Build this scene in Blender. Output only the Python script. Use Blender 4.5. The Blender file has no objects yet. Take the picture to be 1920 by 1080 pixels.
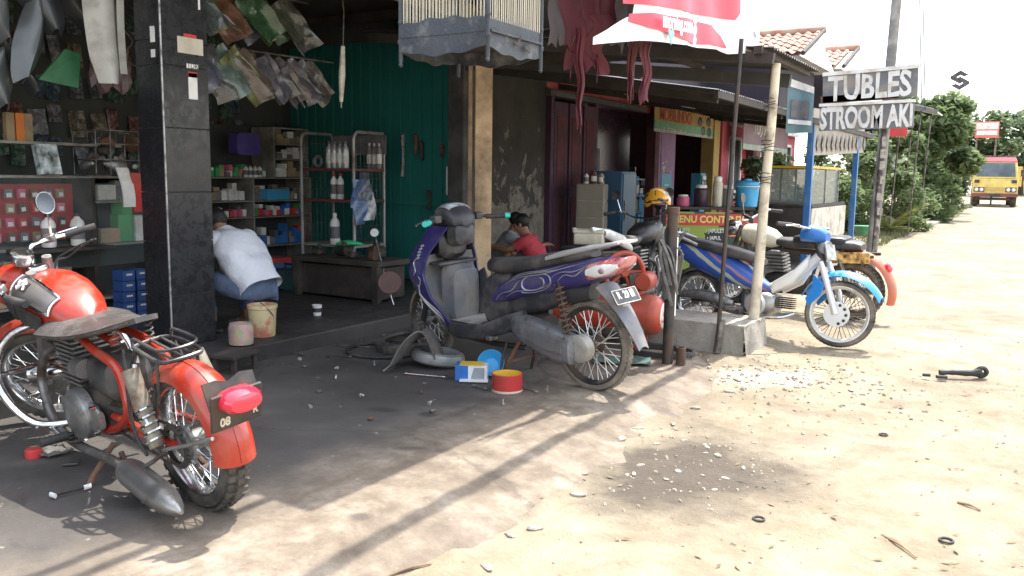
import bpy, math, random
from mathutils import Vector, Matrix, noise
R = math.radians
rnd = random.Random(7)
S = bpy.context.scene
COL = S.collection

# ------------------------------------------------------------------ camera, sky, sun, exposure
YAW, PITCH, ROLL, EYE = R(31.5), R(7.5), R(0.8), 1.3
fw = Vector((-math.sin(YAW)*math.cos(PITCH), math.cos(YAW)*math.cos(PITCH), -math.sin(PITCH)))
rt0 = Vector((math.cos(YAW), math.sin(YAW), 0)); up0 = rt0.cross(fw)
rt = rt0*math.cos(ROLL) + up0*math.sin(ROLL); up = up0*math.cos(ROLL) - rt0*math.sin(ROLL)
cd = bpy.data.cameras.new('camera'); cam = bpy.data.objects.new('camera', cd); COL.objects.link(cam)
m = Matrix.Identity(4)
for i, v in enumerate((rt, up, -fw)):
    for j in range(3): m[j][i] = v[j]
m.translation = (0, 0, EYE); cam.matrix_world = m
cd.sensor_width = 36; cd.lens = 36*1600/1920; cd.clip_start = .05; cd.clip_end = 3000
S.camera = cam
SUN_EL, SUN_AZ = R(66), R(80)          # azimuth measured from +X towards +Y
wd = bpy.data.worlds.new('World'); S.world = wd; wd.use_nodes = True
nt = wd.node_tree; nt.nodes.clear()
sky = nt.nodes.new('ShaderNodeTexSky'); sky.sky_type = 'NISHITA'; sky.sun_disc = False
sky.sun_elevation = SUN_EL; sky.sun_rotation = R(90) - SUN_AZ
sky.air_density = 1.2; sky.dust_density = 2; sky.ozone_density = 1
hs = nt.nodes.new('ShaderNodeHueSaturation'); hs.inputs['Saturation'].default_value = .45
bg = nt.nodes.new('ShaderNodeBackground'); bg.inputs[1].default_value = .15
ow = nt.nodes.new('ShaderNodeOutputWorld')
nt.links.new(sky.outputs[0], hs.inputs['Color']); nt.links.new(hs.outputs[0], bg.inputs[0]); nt.links.new(bg.outputs[0], ow.inputs[0])
sl = bpy.data.lights.new('sun', 'SUN'); sl.energy = 2.0; sl.angle = R(.6); sl.color = (1, .95, .86)
so = bpy.data.objects.new('sun', sl); COL.objects.link(so)
sd = Vector((math.cos(SUN_EL)*math.cos(SUN_AZ), math.cos(SUN_EL)*math.sin(SUN_AZ), math.sin(SUN_EL)))
so.rotation_euler = sd.to_track_quat('Z', 'Y').to_euler(); so.location = (5, 5, 12)
vs = S.view_settings; vs.view_transform = 'Standard'; vs.look = 'None'; vs.gamma = 1; vs.exposure = 2.0; vs.use_curve_mapping = False

# ------------------------------------------------------------------ mesh helpers
def V(*a): return Vector(a)
class MB:
    def __init__(s): s.v = []; s.f = []
    def add(s, vs, fs):
        o = len(s.v); s.v += [tuple(v) for v in vs]; s.f += [tuple(i+o for i in f) for f in fs]; return s
    def box(s, c, d, rot=None, taper=1.0):
        x, y, z = (k/2 for k in d); c = Vector(c)
        p = [V(-x,-y,-z), V(x,-y,-z), V(x,y,-z), V(-x,y,-z), V(-x*taper,-y*taper,z), V(x*taper,-y*taper,z), V(x*taper,y*taper,z), V(-x*taper,y*taper,z)]
        if rot is not None:
            if not isinstance(rot, Matrix): rot = Matrix.Rotation(rot[2],3,'Z') @ Matrix.Rotation(rot[1],3,'Y') @ Matrix.Rotation(rot[0],3,'X')
            p = [rot @ q for q in p]
        return s.add([q+c for q in p], [(0,3,2,1),(4,5,6,7),(0,1,5,4),(1,2,6,5),(2,3,7,6),(3,0,4,7)])
    def tube(s, pts, r, n=8, closed=False, cap=True, flat=1.0):
        pts = [Vector(p) for p in pts]; k = len(pts); rs = list(r) if hasattr(r, '__len__') else [r]*k
        T = []
        for i in range(k):
            a = pts[(i-1) % k] if (closed or i > 0) else pts[i]
            b = pts[(i+1) % k] if (closed or i < k-1) else pts[i]
            t = (b-a); T.append(t.normalized() if t.length > 1e-9 else V(0,0,1))
        ref = V(0,0,1) if abs(T[0].z) < .9 else V(1,0,0)
        N = (ref - T[0]*ref.dot(T[0])).normalized(); vs = []
        for i in range(k):
            N = (N - T[i]*N.dot(T[i])); N = N.normalized() if N.length > 1e-6 else T[i].orthogonal().normalized()
            B = T[i].cross(N)
            for j in range(n):
                a = 2*math.pi*j/n; vs.append(pts[i] + (N*math.cos(a)*flat + B*math.sin(a))*rs[i])
        fs = []
        for i in range(k if closed else k-1):
            i2 = (i+1) % k
            for j in range(n):
                j2 = (j+1) % n; fs.append((i*n+j, i*n+j2, i2*n+j2, i2*n+j))
        if cap and not closed:
            fs.append(tuple(range(n-1, -1, -1))); fs.append(tuple((k-1)*n+j for j in range(n)))
        return s.add(vs, fs)
    def lathe(s, prof, o=(0,0,0), axis=(0,0,1), n=20, cap=True):
        ax = Vector(axis).normalized(); u = ax.orthogonal().normalized(); w = ax.cross(u); o = Vector(o); vs = []
        for r, h in prof:
            for j in range(n):
                a = 2*math.pi*j/n; vs.append(o + ax*h + (u*math.cos(a)+w*math.sin(a))*r)
        fs = [(i*n+j, i*n+(j+1) % n, (i+1)*n+(j+1) % n, (i+1)*n+j) for i in range(len(prof)-1) for j in range(n)]
        if cap: fs.append(tuple(range(n-1, -1, -1))); fs.append(tuple((len(prof)-1)*n+j for j in range(n)))
        return s.add(vs, fs)
    def torus(s, c, axis, R_, r, n=28, m_=8, a0=0, a1=None, flat=1.0):
        ax = Vector(axis).normalized(); u = ax.orthogonal().normalized(); w = ax.cross(u); c = Vector(c)
        if a1 is None: return s.tube([c+(u*math.cos(2*math.pi*i/n)+w*math.sin(2*math.pi*i/n))*R_ for i in range(n)], r, m_, True, flat=flat)
        return s.tube([c+(u*math.cos(a0+(a1-a0)*i/n)+w*math.sin(a0+(a1-a0)*i/n))*R_ for i in range(n+1)], r, m_, flat=flat)
    def prism(s, outline, ext):
        o = [Vector(p) for p in outline]; e = Vector(ext); n = len(o)
        return s.add(o+[p+e for p in o], [tuple(range(n-1,-1,-1)), tuple(range(n, 2*n))]+[(i, (i+1) % n, n+(i+1) % n, n+i) for i in range(n)])
    def loft(s, rings, cap=True):
        n = len(rings[0]); vs = [p for r in rings for p in r]
        fs = [(i*n+j, i*n+(j+1) % n, (i+1)*n+(j+1) % n, (i+1)*n+j) for i in range(len(rings)-1) for j in range(n)]
        if cap: fs.append(tuple(range(n-1,-1,-1))); fs.append(tuple((len(rings)-1)*n+j for j in range(n)))
        return s.add(vs, fs)
    def hull(s, secs, n=18, cap=True):
        return s.loft([[V(*hp(q, 2*math.pi*j/n)) for j in range(n)] for q in secs], cap)
    def ell(s, c, r, n=14, m_=9, rot=None):
        c = Vector(c); vs = []
        for i in range(m_+1):
            t = math.pi*i/m_
            for j in range(n):
                a = 2*math.pi*j/n; p = V(r[0]*math.sin(t)*math.cos(a), r[1]*math.sin(t)*math.sin(a), r[2]*math.cos(t))
                if rot is not None: p = rot @ p
                vs.append(c+p)
        return s.add(vs, [(i*n+j, (i+1)*n+j, (i+1)*n+(j+1) % n, i*n+(j+1) % n) for i in range(m_) for j in range(n)])
    def grid(s, nu, nv, fn, th=None):
        vs = [Vector(fn(i/nu, j/nv)) for i in range(nu+1) for j in range(nv+1)]; w = nv+1
        fs = [(i*w+j, (i+1)*w+j, (i+1)*w+j+1, i*w+j+1) for i in range(nu) for j in range(nv)]
        if th is None: return s.add(vs, fs)
        t = Vector(th) if hasattr(th, '__len__') else None
        k = len(vs); nn = []
        for i in range(nu+1):
            for j in range(nv+1):
                if t is not None: nn.append(vs[i*w+j]+t); continue
                a = vs[min(i+1,nu)*w+j]-vs[max(i-1,0)*w+j]; b = vs[i*w+min(j+1,nv)]-vs[i*w+max(j-1,0)]
                c = a.cross(b); c = c.normalized() if c.length > 1e-12 else V(0,0,1); nn.append(vs[i*w+j]-c*th)
        fs2 = [tuple(k+q for q in reversed(f)) for f in fs]
        rim = [i*w for i in range(nu+1)] + [nu*w+j for j in range(1,nv+1)] + [i*w+nv for i in range(nu-1,-1,-1)] + [j for j in range(nv-1,0,-1)]
        fs3 = [(rim[(q+1) % len(rim)], rim[q], rim[q]+k, rim[(q+1) % len(rim)]+k) for q in range(len(rim))]
        return s.add(vs+nn, fs+fs2+fs3)
    def mesh(s, name, sharp=38):
        me = bpy.data.meshes.new(name); me.from_pydata(s.v, [], s.f); me.validate(); me.update()
        me.polygons.foreach_set('use_smooth', [True]*len(me.polygons)); me.set_sharp_from_angle(angle=R(sharp)); return me
    def build(s, name, mt, parent=None, bevel=0, sharp=38, loc=None, rot=None):
        o = bpy.data.objects.new(name, s.mesh(name, sharp)); COL.objects.link(o)
        o.data.materials.append(mt if not isinstance(mt, str) else M[mt])
        if parent: o.parent = parent
        if loc is not None: o.location = loc
        if rot is not None: o.rotation_euler = rot
        if bevel:
            b = o.modifiers.new('bevel', 'BEVEL'); b.width = bevel; b.segments = 2; b.limit_method = 'ANGLE'; b.angle_limit = R(40)
        return o
def hp(q, a):
    x, y, z, hw, hh, e = q; c, s_ = math.cos(a), math.sin(a)
    return (x, y+hw*math.copysign(abs(c)**(2/e), c), z+hh*math.copysign(abs(s_)**(2/e), s_))
def hull_at(secs, x, a, off=0):
    for q0, q1 in zip(secs, secs[1:]):
        if (q0[0]-x)*(q1[0]-x) <= 0:
            t = (x-q0[0])/(q1[0]-q0[0]+1e-9); q = [u+(w-u)*t for u, w in zip(q0, q1)]; q[3] += off; q[4] += off; return V(*hp(q, a))
    q = secs[-1]; return V(*hp(q, a))
def patch(secs, x0, x1, a0, a1, off, nu=8, nv=6, th=.004):
    return MB().grid(nu, nv, lambda u, v: hull_at(secs, x0+(x1-x0)*u, a0+(a1-a0)*v, off), th)
def tag(o, label=None, cat=None, group=None, kind=None):
    if label: o['label'] = label
    if cat: o['category'] = cat
    if group: o['group'] = group
    if kind: o['kind'] = kind
    return o
def root(name, label, cat, loc=(0,0,0), rot=(0,0,0), group=None):
    o = bpy.data.objects.new(name, None); COL.objects.link(o); o.empty_display_size = .1
    o.location = loc; o.rotation_euler = rot; return tag(o, label, cat, group)
def copy_tree(o, parent=None):
    c = o.copy(); COL.objects.link(c); c.parent = parent
    for ch in list(o.children): copy_tree(ch, c)
    return c
ORD = ['first','second','third','fourth','fifth','sixth','seventh','eighth','ninth','tenth','eleventh','twelfth','thirteenth','fourteenth','fifteenth','sixteenth','seventeenth','eighteenth','nineteenth','twentieth']
def arc(c, r, a0, a1, n, pl='xz'):
    out = []
    for i in range(n+1):
        a = R(a0+(a1-a0)*i/n); u, w = r*math.cos(a), r*math.sin(a)
        out.append(V(c[0]+u, c[1], c[2]+w) if pl == 'xz' else (V(c[0]+u, c[1]+w, c[2]) if pl == 'xy' else V(c[0], c[1]+u, c[2]+w)))
    return out
def smooth_path(pts, n=6):
    pts = [Vector(p) for p in pts]; out = []
    for i in range(len(pts)-1):
        p0 = pts[max(i-1,0)]; p1 = pts[i]; p2 = pts[i+1]; p3 = pts[min(i+2,len(pts)-1)]
        for k in range(n):
            t = k/n; out.append(.5*((2*p1)+(p2-p0)*t+(2*p0-5*p1+4*p2-p3)*t*t+(3*p1-p0-3*p2+p3)*t**3))
    return out+[pts[-1]]
def text(name, s, size, mt, parent=None, loc=(0,0,0), mat3=None, ext=.003, xs=1.0, bold=0, mirror=False, shear=0, wob=0):
    cu = bpy.data.curves.new('t', 'FONT'); cu.body = s; cu.size = size; cu.align_x = 'CENTER'; cu.align_y = 'CENTER'; cu.extrude = ext; cu.offset = bold; cu.shear = shear; cu.resolution_u = 3
    ob = bpy.data.objects.new('t', cu); me = bpy.data.meshes.new_from_object(ob); bpy.data.objects.remove(ob); bpy.data.curves.remove(cu)
    T = Matrix.Diagonal((xs*(-1 if mirror else 1), 1, 1)).to_4x4()
    if mat3 is not None: T = mat3.to_4x4() @ T
    if wob:
        for v_ in me.vertices: v_.co.x += wob*noise.noise(V(v_.co.x*9,v_.co.y*9,1)); v_.co.y += wob*noise.noise(V(v_.co.x*9,v_.co.y*9,7))
    me.transform(T); me.name = name
    if mirror: me.flip_normals()
    o = bpy.data.objects.new(name, me); COL.objects.link(o); me.materials.clear(); me.materials.append(M[mt] if isinstance(mt, str) else mt)
    o.location = loc
    if parent: o.parent = parent
    return o
def basis(right, upv):     # text lies with its x along right and y along upv
    r_ = Vector(right).normalized(); u_ = Vector(upv).normalized(); n_ = r_.cross(u_).normalized(); u_ = n_.cross(r_)
    return Matrix(((r_.x,u_.x,n_.x),(r_.y,u_.y,n_.y),(r_.z,u_.z,n_.z)))
FX = basis((0,1,0), (0,0,1))       # faces +X (the road)
FY = basis((1,0,0), (0,0,1))       # faces -Y (the camera end of the street)

# ------------------------------------------------------------------ materials
M = {}
def mat(name, col, rough=.5, metal=0, var=.18, sc=6, bump=.0, bsc=60, dirt=None, damt=.35, dsc=4, coat=0, trans=0, alpha=1, emit=None, sheen=0):
    mt = bpy.data.materials.new(name); mt.use_nodes = True; n = mt.node_tree.nodes; L = mt.node_tree.links; b = n['Principled BSDF']
    tc = n.new('ShaderNodeTexCoord'); nz = n.new('ShaderNodeTexNoise'); nz.inputs['Scale'].default_value = sc; nz.inputs['Detail'].default_value = 5
    oi = n.new('ShaderNodeObjectInfo'); ad = n.new('ShaderNodeVectorMath'); ad.operation = 'ADD'
    L.new(tc.outputs['Object'], ad.inputs[0]); L.new(oi.outputs['Location'], ad.inputs[1]); L.new(ad.outputs[0], nz.inputs['Vector'])
    rp = n.new('ShaderNodeValToRGB'); rp.color_ramp.elements[0].position = .3; rp.color_ramp.elements[1].position = .7
    rp.color_ramp.elements[0].color = tuple(c*(1-var) for c in col)+(1,); rp.color_ramp.elements[1].color = tuple(min(1, c*(1+var)) for c in col)+(1,)
    L.new(nz.outputs['Fac'], rp.inputs[0]); out = rp.outputs[0]
    if dirt:
        n2 = n.new('ShaderNodeTexNoise'); n2.inputs['Scale'].default_value = dsc; n2.inputs['Detail'].default_value = 8; n2.inputs['Roughness'].default_value = .65
        L.new(ad.outputs[0], n2.inputs['Vector'])
        r2 = n.new('ShaderNodeValToRGB'); r2.color_ramp.elements[0].position = .62-damt*.5; r2.color_ramp.elements[1].position = .78-damt*.3
        L.new(n2.outputs['Fac'], r2.inputs[0]); mx = n.new('ShaderNodeMix'); mx.data_type = 'RGBA'
        L.new(r2.outputs[0], mx.inputs['Factor']); L.new(out, mx.inputs[6]); mx.inputs[7].default_value = tuple(dirt)+(1,); out = mx.outputs[2]
        mr = n.new('ShaderNodeMapRange'); mr.inputs['To Min'].default_value = rough; mr.inputs['To Max'].default_value = min(1, rough+.35); L.new(r2.outputs[0], mr.inputs[0]); L.new(mr.outputs[0], b.inputs['Roughness'])
    else: b.inputs['Roughness'].default_value = rough
    L.new(out, b.inputs['Base Color']); b.inputs['Metallic'].default_value = metal
    b.inputs['Coat Weight'].default_value = coat; b.inputs['Coat Roughness'].default_value = .12
    b.inputs['Transmission Weight'].default_value = trans; b.inputs['Alpha'].default_value = alpha
    if sheen: b.inputs['Sheen Weight'].default_value = sheen
    if emit: b.inputs['Emission Color'].default_value = tuple(emit[:3])+(1,); b.inputs['Emission Strength'].default_value = emit[3]
    if bump:
        n3 = n.new('ShaderNodeTexNoise'); n3.inputs['Scale'].default_value = bsc; n3.inputs['Detail'].default_value = 6; L.new(tc.outputs['Object'], n3.inputs['Vector'])
        bp = n.new('ShaderNodeBump'); bp.inputs['Strength'].default_value = bump; bp.inputs['Distance'].default_value = .02; L.new(n3.outputs['Fac'], bp.inputs['Height']); L.new(bp.outputs[0], b.inputs['Normal'])
    M[name] = mt; return mt
DUST = (.33, .27, .2); OIL = (.03, .027, .024)
mat('red_paint', (.42,.03,.012), .3, 0, .12, 3, dirt=(.3,.09,.055), damt=.3, dsc=6, coat=.5)
mat('red_lamp', (.75,.03,.06), .15, 0, .05, 8, coat=.8)
mat('chrome', (.7,.7,.7), .16, 1, .08, 12, dirt=(.25,.23,.2), damt=.2, dsc=9)
mat('alloy', (.36,.36,.35), .42, .85, .15, 14, dirt=(.14,.13,.12), damt=.3, dsc=12)
mat('old_steel', (.22,.21,.2), .5, .8, .3, 20, dirt=(.1,.07,.05), damt=.45, dsc=9)
mat('tyre', (.028,.027,.026), .8, 0, .25, 20, bump=.2, bsc=90, dirt=(.14,.12,.1), damt=.42, dsc=6)
mat('tyre_dusty', (.07,.064,.058), .9, 0, .3, 15, bump=.2, bsc=80, dirt=(.27,.23,.18), damt=.5, dsc=5)
mat('rubber', (.03,.03,.03), .65, 0, .2, 20, dirt=(.1,.09,.08), damt=.25)
mat('vinyl', (.045,.043,.042), .42, 0, .2, 14, bump=.15, bsc=160, dirt=(.14,.12,.11), damt=.3)
mat('black_paint', (.02,.02,.022), .35, 0, .2, 10, dirt=(.11,.1,.09), damt=.3)
mat('engine_black', (.03,.028,.026), .6, .3, .3, 18, dirt=(.1,.08,.06), damt=.45, dsc=8)
mat('rust', (.17,.09,.055), .8, .2, .35, 14, bump=.2, dirt=(.07,.05,.04), damt=.4)
mat('dark_iron', (.06,.057,.055), .55, .6, .3, 12, dirt=(.16,.11,.08), damt=.3)
mat('mirror', (.22,.235,.25), .12, 1, .1)
mat('white_plastic', (.75,.75,.73), .4, 0, .08, 8, dirt=(.45,.4,.33), damt=.25)
mat('grey_plastic', (.13,.135,.15), .5, 0, .15, 8, dirt=(.25,.22,.19), damt=.34, dsc=5)
mat('dark_plastic', (.04,.04,.045), .45, 0, .15, 8, dirt=(.14,.12,.11), damt=.3)
mat('silver_paint', (.6,.6,.6), .35, .5, .1, 8, dirt=(.35,.31,.26), damt=.25)
mat('teal_rubber', (.05,.55,.45), .5)
mat('skin', (.3,.15,.09), .55, 0, .12, 9)
mat('hair', (.012,.01,.009), .45, 0, .3, 40, bump=.5, bsc=120)
mat('white_cloth', (.62,.63,.67), .85, 0, .06, 6, bump=1.0, bsc=9, dirt=(.45,.45,.48), damt=.18)
mat('denim', (.09,.13,.22), .85, 0, .25, 9, bump=.9, bsc=11, dirt=(.16,.2,.28), damt=.35)
mat('red_cloth', (.5,.05,.07), .85, 0, .12, 9, bump=.9, bsc=10)
mat('grey_cloth', (.3,.31,.33), .85, 0, .12, 9, bump=.25, bsc=30)
mat('dark_cloth', (.04,.04,.045), .85, 0, .2, 9)
mat('glass', (.25,.3,.3), .05, 0, .02, trans=.0, alpha=.1)
mat('label_white', (.8,.78,.74), .6, 0, .1, 20, dirt=(.5,.44,.35), damt=.25)
mat('cream', (.6,.55,.43), .45, 0, .1, 6, dirt=(.36,.3,.22), damt=.3)
mat('yellow', (.75,.48,.05), .45, 0, .1, 6, dirt=(.4,.28,.08), damt=.25)
mat('blue', (.03,.16,.5), .45, 0, .12, 6, dirt=(.1,.16,.3), damt=.25)
mat('sky_blue', (.06,.38,.68), .4, 0, .1, 6, dirt=(.2,.35,.45), damt=.2)
mat('green', (.06,.35,.12), .5, 0, .15, 6)
mat('red', (.6,.05,.05), .5, 0, .12, 6, dirt=(.35,.08,.06), damt=.25)
mat('orange', (.7,.2,.03), .5, 0, .12, 6)
mat('pink', (.65,.14,.25), .5, 0, .12, 6)
mat('purple', (.1,.07,.3), .5)
mat('card', (.4,.29,.17), .8, 0, .15, 8, dirt=(.2,.15,.1), damt=.3)
mat('wood', (.34,.23,.13), .75, 0, .25, 5, bump=.3, bsc=40, dirt=(.13,.09,.06), damt=.42, dsc=3)
mat('wood_pale', (.52,.37,.22), .75, 0, .2, 4, bump=.3, bsc=35, dirt=(.2,.14,.09), damt=.35, dsc=3)
mat('wood_dark', (.045,.036,.03), .7, 0, .3, 6, bump=.3, bsc=40, dirt=(.09,.075,.06), damt=.3)
mat('bamboo', (.68,.6,.45), .55, 0, .12, 5, bump=.2, bsc=30, dirt=(.3,.24,.17), damt=.28, dsc=6)
class NB:
    def __init__(s, name):
        s.mt = bpy.data.materials.new(name); s.mt.use_nodes = True; s.n = s.mt.node_tree.nodes; s.L = s.mt.node_tree.links; s.b = s.n['Principled BSDF']
        s.co = s.n.new('ShaderNodeTexCoord').outputs['Object']; M[name] = s.mt
    def inp(s, sock, v):
        if isinstance(v, (int, float)): sock.default_value = v
        elif isinstance(v, tuple): sock.default_value = v if len(v) == len(sock.default_value) else tuple(v)+(1,)
        else: s.L.new(v, sock)
    def noise(s, sc, det=6, rough=.6, vec=None, dist=0):
        q = s.n.new('ShaderNodeTexNoise'); q.inputs['Scale'].default_value = sc; q.inputs['Detail'].default_value = det; q.inputs['Roughness'].default_value = rough; q.inputs['Distortion'].default_value = dist
        s.L.new(vec or s.co, q.inputs['Vector']); return q.outputs['Fac']
    def vor(s, sc, feat='F1', vec=None):
        q = s.n.new('ShaderNodeTexVoronoi'); q.feature = feat; q.inputs['Scale'].default_value = sc; s.L.new(vec or s.co, q.inputs['Vector']); return q.outputs['Distance']
    def ramp(s, f, *stops):
        q = s.n.new('ShaderNodeValToRGB'); e = q.color_ramp.elements
        while len(e) < len(stops): e.new(.5)
        for k, (p, c) in zip(e, stops): k.position = p; k.color = (c,c,c,1) if isinstance(c, (int,float)) else tuple(c)+(1,)
        s.L.new(f, q.inputs[0]); return q.outputs[0]
    def mix(s, f, a, b, bt='MIX'):
        q = s.n.new('ShaderNodeMix'); q.data_type = 'RGBA'; q.blend_type = bt
        s.inp(q.inputs['Factor'], f); s.inp(q.inputs[6], a); s.inp(q.inputs[7], b); return q.outputs[2]
    def math(s, op, a, b=0.0):
        q = s.n.new('ShaderNodeMath'); q.operation = op; s.inp(q.inputs[0], a); s.inp(q.inputs[1], b); return q.outputs[0]
    def xyz(s):
        q = s.n.new('ShaderNodeSeparateXYZ'); s.L.new(s.co, q.inputs[0]); return q.outputs
    def mapping(s, loc=(0,0,0), rot=(0,0,0), sc=(1,1,1)):
        q = s.n.new('ShaderNodeMapping'); q.inputs['Location'].default_value = loc; q.inputs['Rotation'].default_value = rot; q.inputs['Scale'].default_value = sc; s.L.new(s.co, q.inputs[0]); return q.outputs[0]
    def blob(s, c, rx, ry, rot=0, edge=.5, warp=.5):      # a ragged stain of its own shape round c
        ca, sa = math.cos(-rot), math.sin(-rot); ox = -(c[0]*ca-c[1]*sa)/rx; oy = -(c[0]*sa+c[1]*ca)/ry
        mp = s.n.new('ShaderNodeMapping'); mp.inputs['Rotation'].default_value = (0,0,-rot); s.L.new(s.co, mp.inputs[0])
        m2 = s.n.new('ShaderNodeMapping'); m2.inputs['Scale'].default_value = (1/rx,1/ry,0); m2.inputs['Location'].default_value = (ox,oy,0); s.L.new(mp.outputs[0], m2.inputs[0])
        ln = s.n.new('ShaderNodeVectorMath'); ln.operation = 'LENGTH'; s.L.new(m2.outputs[0], ln.inputs[0])
        d = s.math('ADD', ln.outputs['Value'], s.math('MULTIPLY', s.math('SUBTRACT', s.noise(3.2,7,.65), .5), warp*2))
        return s.ramp(d, (1-edge, 1.0), (1.0, 0.0))
    def done(s, col, rough=.8, bump=None, strength=.4, dist=.02, metal=0):
        s.inp(s.b.inputs['Base Color'], col); s.inp(s.b.inputs['Roughness'], rough); s.inp(s.b.inputs['Metallic'], metal)
        if bump is not None:
            q = s.n.new('ShaderNodeBump'); q.inputs['Strength'].default_value = strength; q.inputs['Distance'].default_value = dist; s.L.new(bump, q.inputs['Height']); s.L.new(q.outputs[0], s.b.inputs['Normal'])
        return s.mt

# ------------------------------------------------------------------ ground
def gz(x, y): return 0 if y < 12 else .0067*(y-12)
def gsz(x, y): return .022*noise.noise(V(x*1.3, y*1.3, 5)) + .012*noise.noise(V(x*5, y*5, 2)) + .006*noise.noise(V(x*17, y*17, 9)) - .012 - drop(x, y)
def drop(x, y): t = min(1,max(0,(6.6-y)/1.6)); return .055*t*t*(3-2*t)
def edge_x(y): return -1.86 + .13*noise.noise(V(y*1.3, 3, 0)) + .07*noise.noise(V(y*5, 1, 0)) + .03*noise.noise(V(y*13, 1, 0)) - (.45*min(1, max(0, (y-5.6)/1.2)))
k = NB('dirt'); n1 = k.noise(.9,8,.62); n2 = k.noise(6,9,.7); n3 = k.noise(38,6,.7); n4 = k.noise(2.2,7,.6,dist=.6)
c = k.ramp(n1, (.3,(.185,.146,.096)), (.5,(.265,.218,.146)), (.7,(.35,.297,.21)))
c = k.mix(k.ramp(n2,(.42,0.0),(.75,.55)), c, (.42,.37,.285)); c = k.mix(k.ramp(n4,(.5,0.0),(.68,.65)), c, (.16,.122,.083))
c = k.mix(k.ramp(n3,(.58,0.0),(.78,.6)), c, (.2,.16,.12)); c = k.mix(k.ramp(n3,(.2,.5),(.36,0.0)), c, (.5,.45,.35))
vv = k.vor(26); c = k.mix(k.ramp(vv,(.04,.6),(.13,0.0)), c, (.5,.46,.4))
bl = k.blob((-1.7,4.75), .3, .8, R(12), .8, .5); c = k.mix(k.math('MULTIPLY', bl, .5), c, (.13,.1,.075))
bl = k.blob((-1.32,3.75), .6, .85, R(-14), .55, .6); c = k.mix(k.math('MULTIPLY', bl, .9), c, k.mix(n2, (.03,.025,.021), (.115,.09,.07)))
bl = k.blob((-.95,4.6), .2, .28, 0, .7, .6); c = k.mix(k.math('MULTIPLY', bl, .5), c, (.17,.13,.1))
bl = k.blob((-1.75,2.95), .12, .2, R(20), .7, .6); c = k.mix(k.math('MULTIPLY', bl, .6), c, (.14,.115,.095))
bl = k.blob((-1.5,5.7), .5, .35, R(30), .7, .5); c = k.mix(k.math('MULTIPLY', bl, .6), c, k.mix(k.ramp(n2,(.4,0.0),(.6,1.0)), (.3,.26,.21), (.62,.6,.55)))
bl = k.blob((-2.35,6.95), .8, .6, R(10), .6, .4); c = k.mix(k.math('MULTIPLY', bl, .8), c, (.16,.13,.11))
bm = k.math('ADD', k.math('MULTIPLY', n2, .9), k.math('ADD', k.math('MULTIPLY', n3, .5), k.math('MULTIPLY', k.ramp(vv,(.0,1.0),(.2,0.0)), .25)))
k.done(c, .95, bm, .75, .03)
def axis_lines(segs):
    out = []
    for a, b, st in segs:
        n_ = max(1, int(round((b-a)/st))); out += [a+(b-a)*i/n_ for i in range(n_)]
    return out+[segs[-1][1]]
XS = axis_lines([(-400,-60,60),(-60,-8,6),(-8,-3,.5),(-3,.6,.055),(.6,4,.5),(4,30,4),(30,400,60)])
YS = axis_lines([(-60,-4,8),(-4,1.4,.5),(1.4,9,.055),(9,16,.35),(16,60,4),(60,900,60)])
gm = MB()
for x in XS:
    for y in YS:
        z = gz(x, y)
        if x < edge_x(y)-.03 and y < 16.5: z -= .08
        elif -3 < x < .6 and 1.4 < y < 9:
            z = gsz(x, y)
        elif y < 6.6: z -= drop(x, y)+.012
        gm.v.append((x, y, z))
w = len(YS); gm.f = [(i*w+j, (i+1)*w+j, (i+1)*w+j+1, i*w+j+1) for i in range(len(XS)-1) for j in range(w-1)]
tag(gm.build('ground', 'dirt', sharp=180), kind='structure')

k = NB('apron_concrete'); X_, Y_, Z_ = k.xyz(); n1 = k.noise(1.1,8,.62); n2 = k.noise(5,9,.7); n3 = k.noise(45,5,.7); n4 = k.noise(2.6,6,.6,dist=1.2)
pale = k.ramp(k.math('ADD', k.math('MULTIPLY', n2, .55), k.math('MULTIPLY', k.noise(1.9,8,.65), .45)), (.38,(.115,.086,.062)), (.49,(.19,.15,.11)), (.57,(.27,.222,.17)), (.66,(.4,.35,.28)))
pale = k.mix(k.ramp(n4,(.54,0.0),(.64,.65)), pale, (.13,.1,.072)); pale = k.mix(k.ramp(k.noise(22,7,.7),(.56,0.0),(.72,.6)), pale, (.1,.08,.062))
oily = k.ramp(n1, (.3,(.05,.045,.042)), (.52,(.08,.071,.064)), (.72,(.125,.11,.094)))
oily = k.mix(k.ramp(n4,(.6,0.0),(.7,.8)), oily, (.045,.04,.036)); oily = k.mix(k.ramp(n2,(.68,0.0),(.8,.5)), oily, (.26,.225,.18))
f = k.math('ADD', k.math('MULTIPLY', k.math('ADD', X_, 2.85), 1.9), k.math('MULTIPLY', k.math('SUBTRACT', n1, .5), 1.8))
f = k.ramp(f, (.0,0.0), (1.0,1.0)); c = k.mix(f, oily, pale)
c = k.mix(k.ramp(n3,(.6,0.0),(.8,.45)), c, (.05,.045,.04)); c = k.mix(k.ramp(k.noise(14,3,.5),(.7,0.0),(.76,.55)), c, (.4,.35,.28))
for (bx,by,rx,ry,ro,a) in [(-2.95,1.97,.16,.1,.4,.75),(-3.0,3.55,.12,.07,.3,.8),(-2.75,3.62,.07,.05,0,.8),(-2.1,2.35,.07,.05,.5,.6),(-2.45,3.1,.1,.04,.6,.5),(-3.4,2.7,.5,.35,.2,.55),(-3.9,4.2,.4,.3,.8,.5),(-2.25,5.0,.2,.3,.1,.6),(-3.6,1.9,.25,.12,.4,.4)]:
    c = k.mix(k.math('MULTIPLY', k.blob((bx,by), rx, ry, ro, .55, .5), a), c, (.035,.031,.028))
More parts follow.
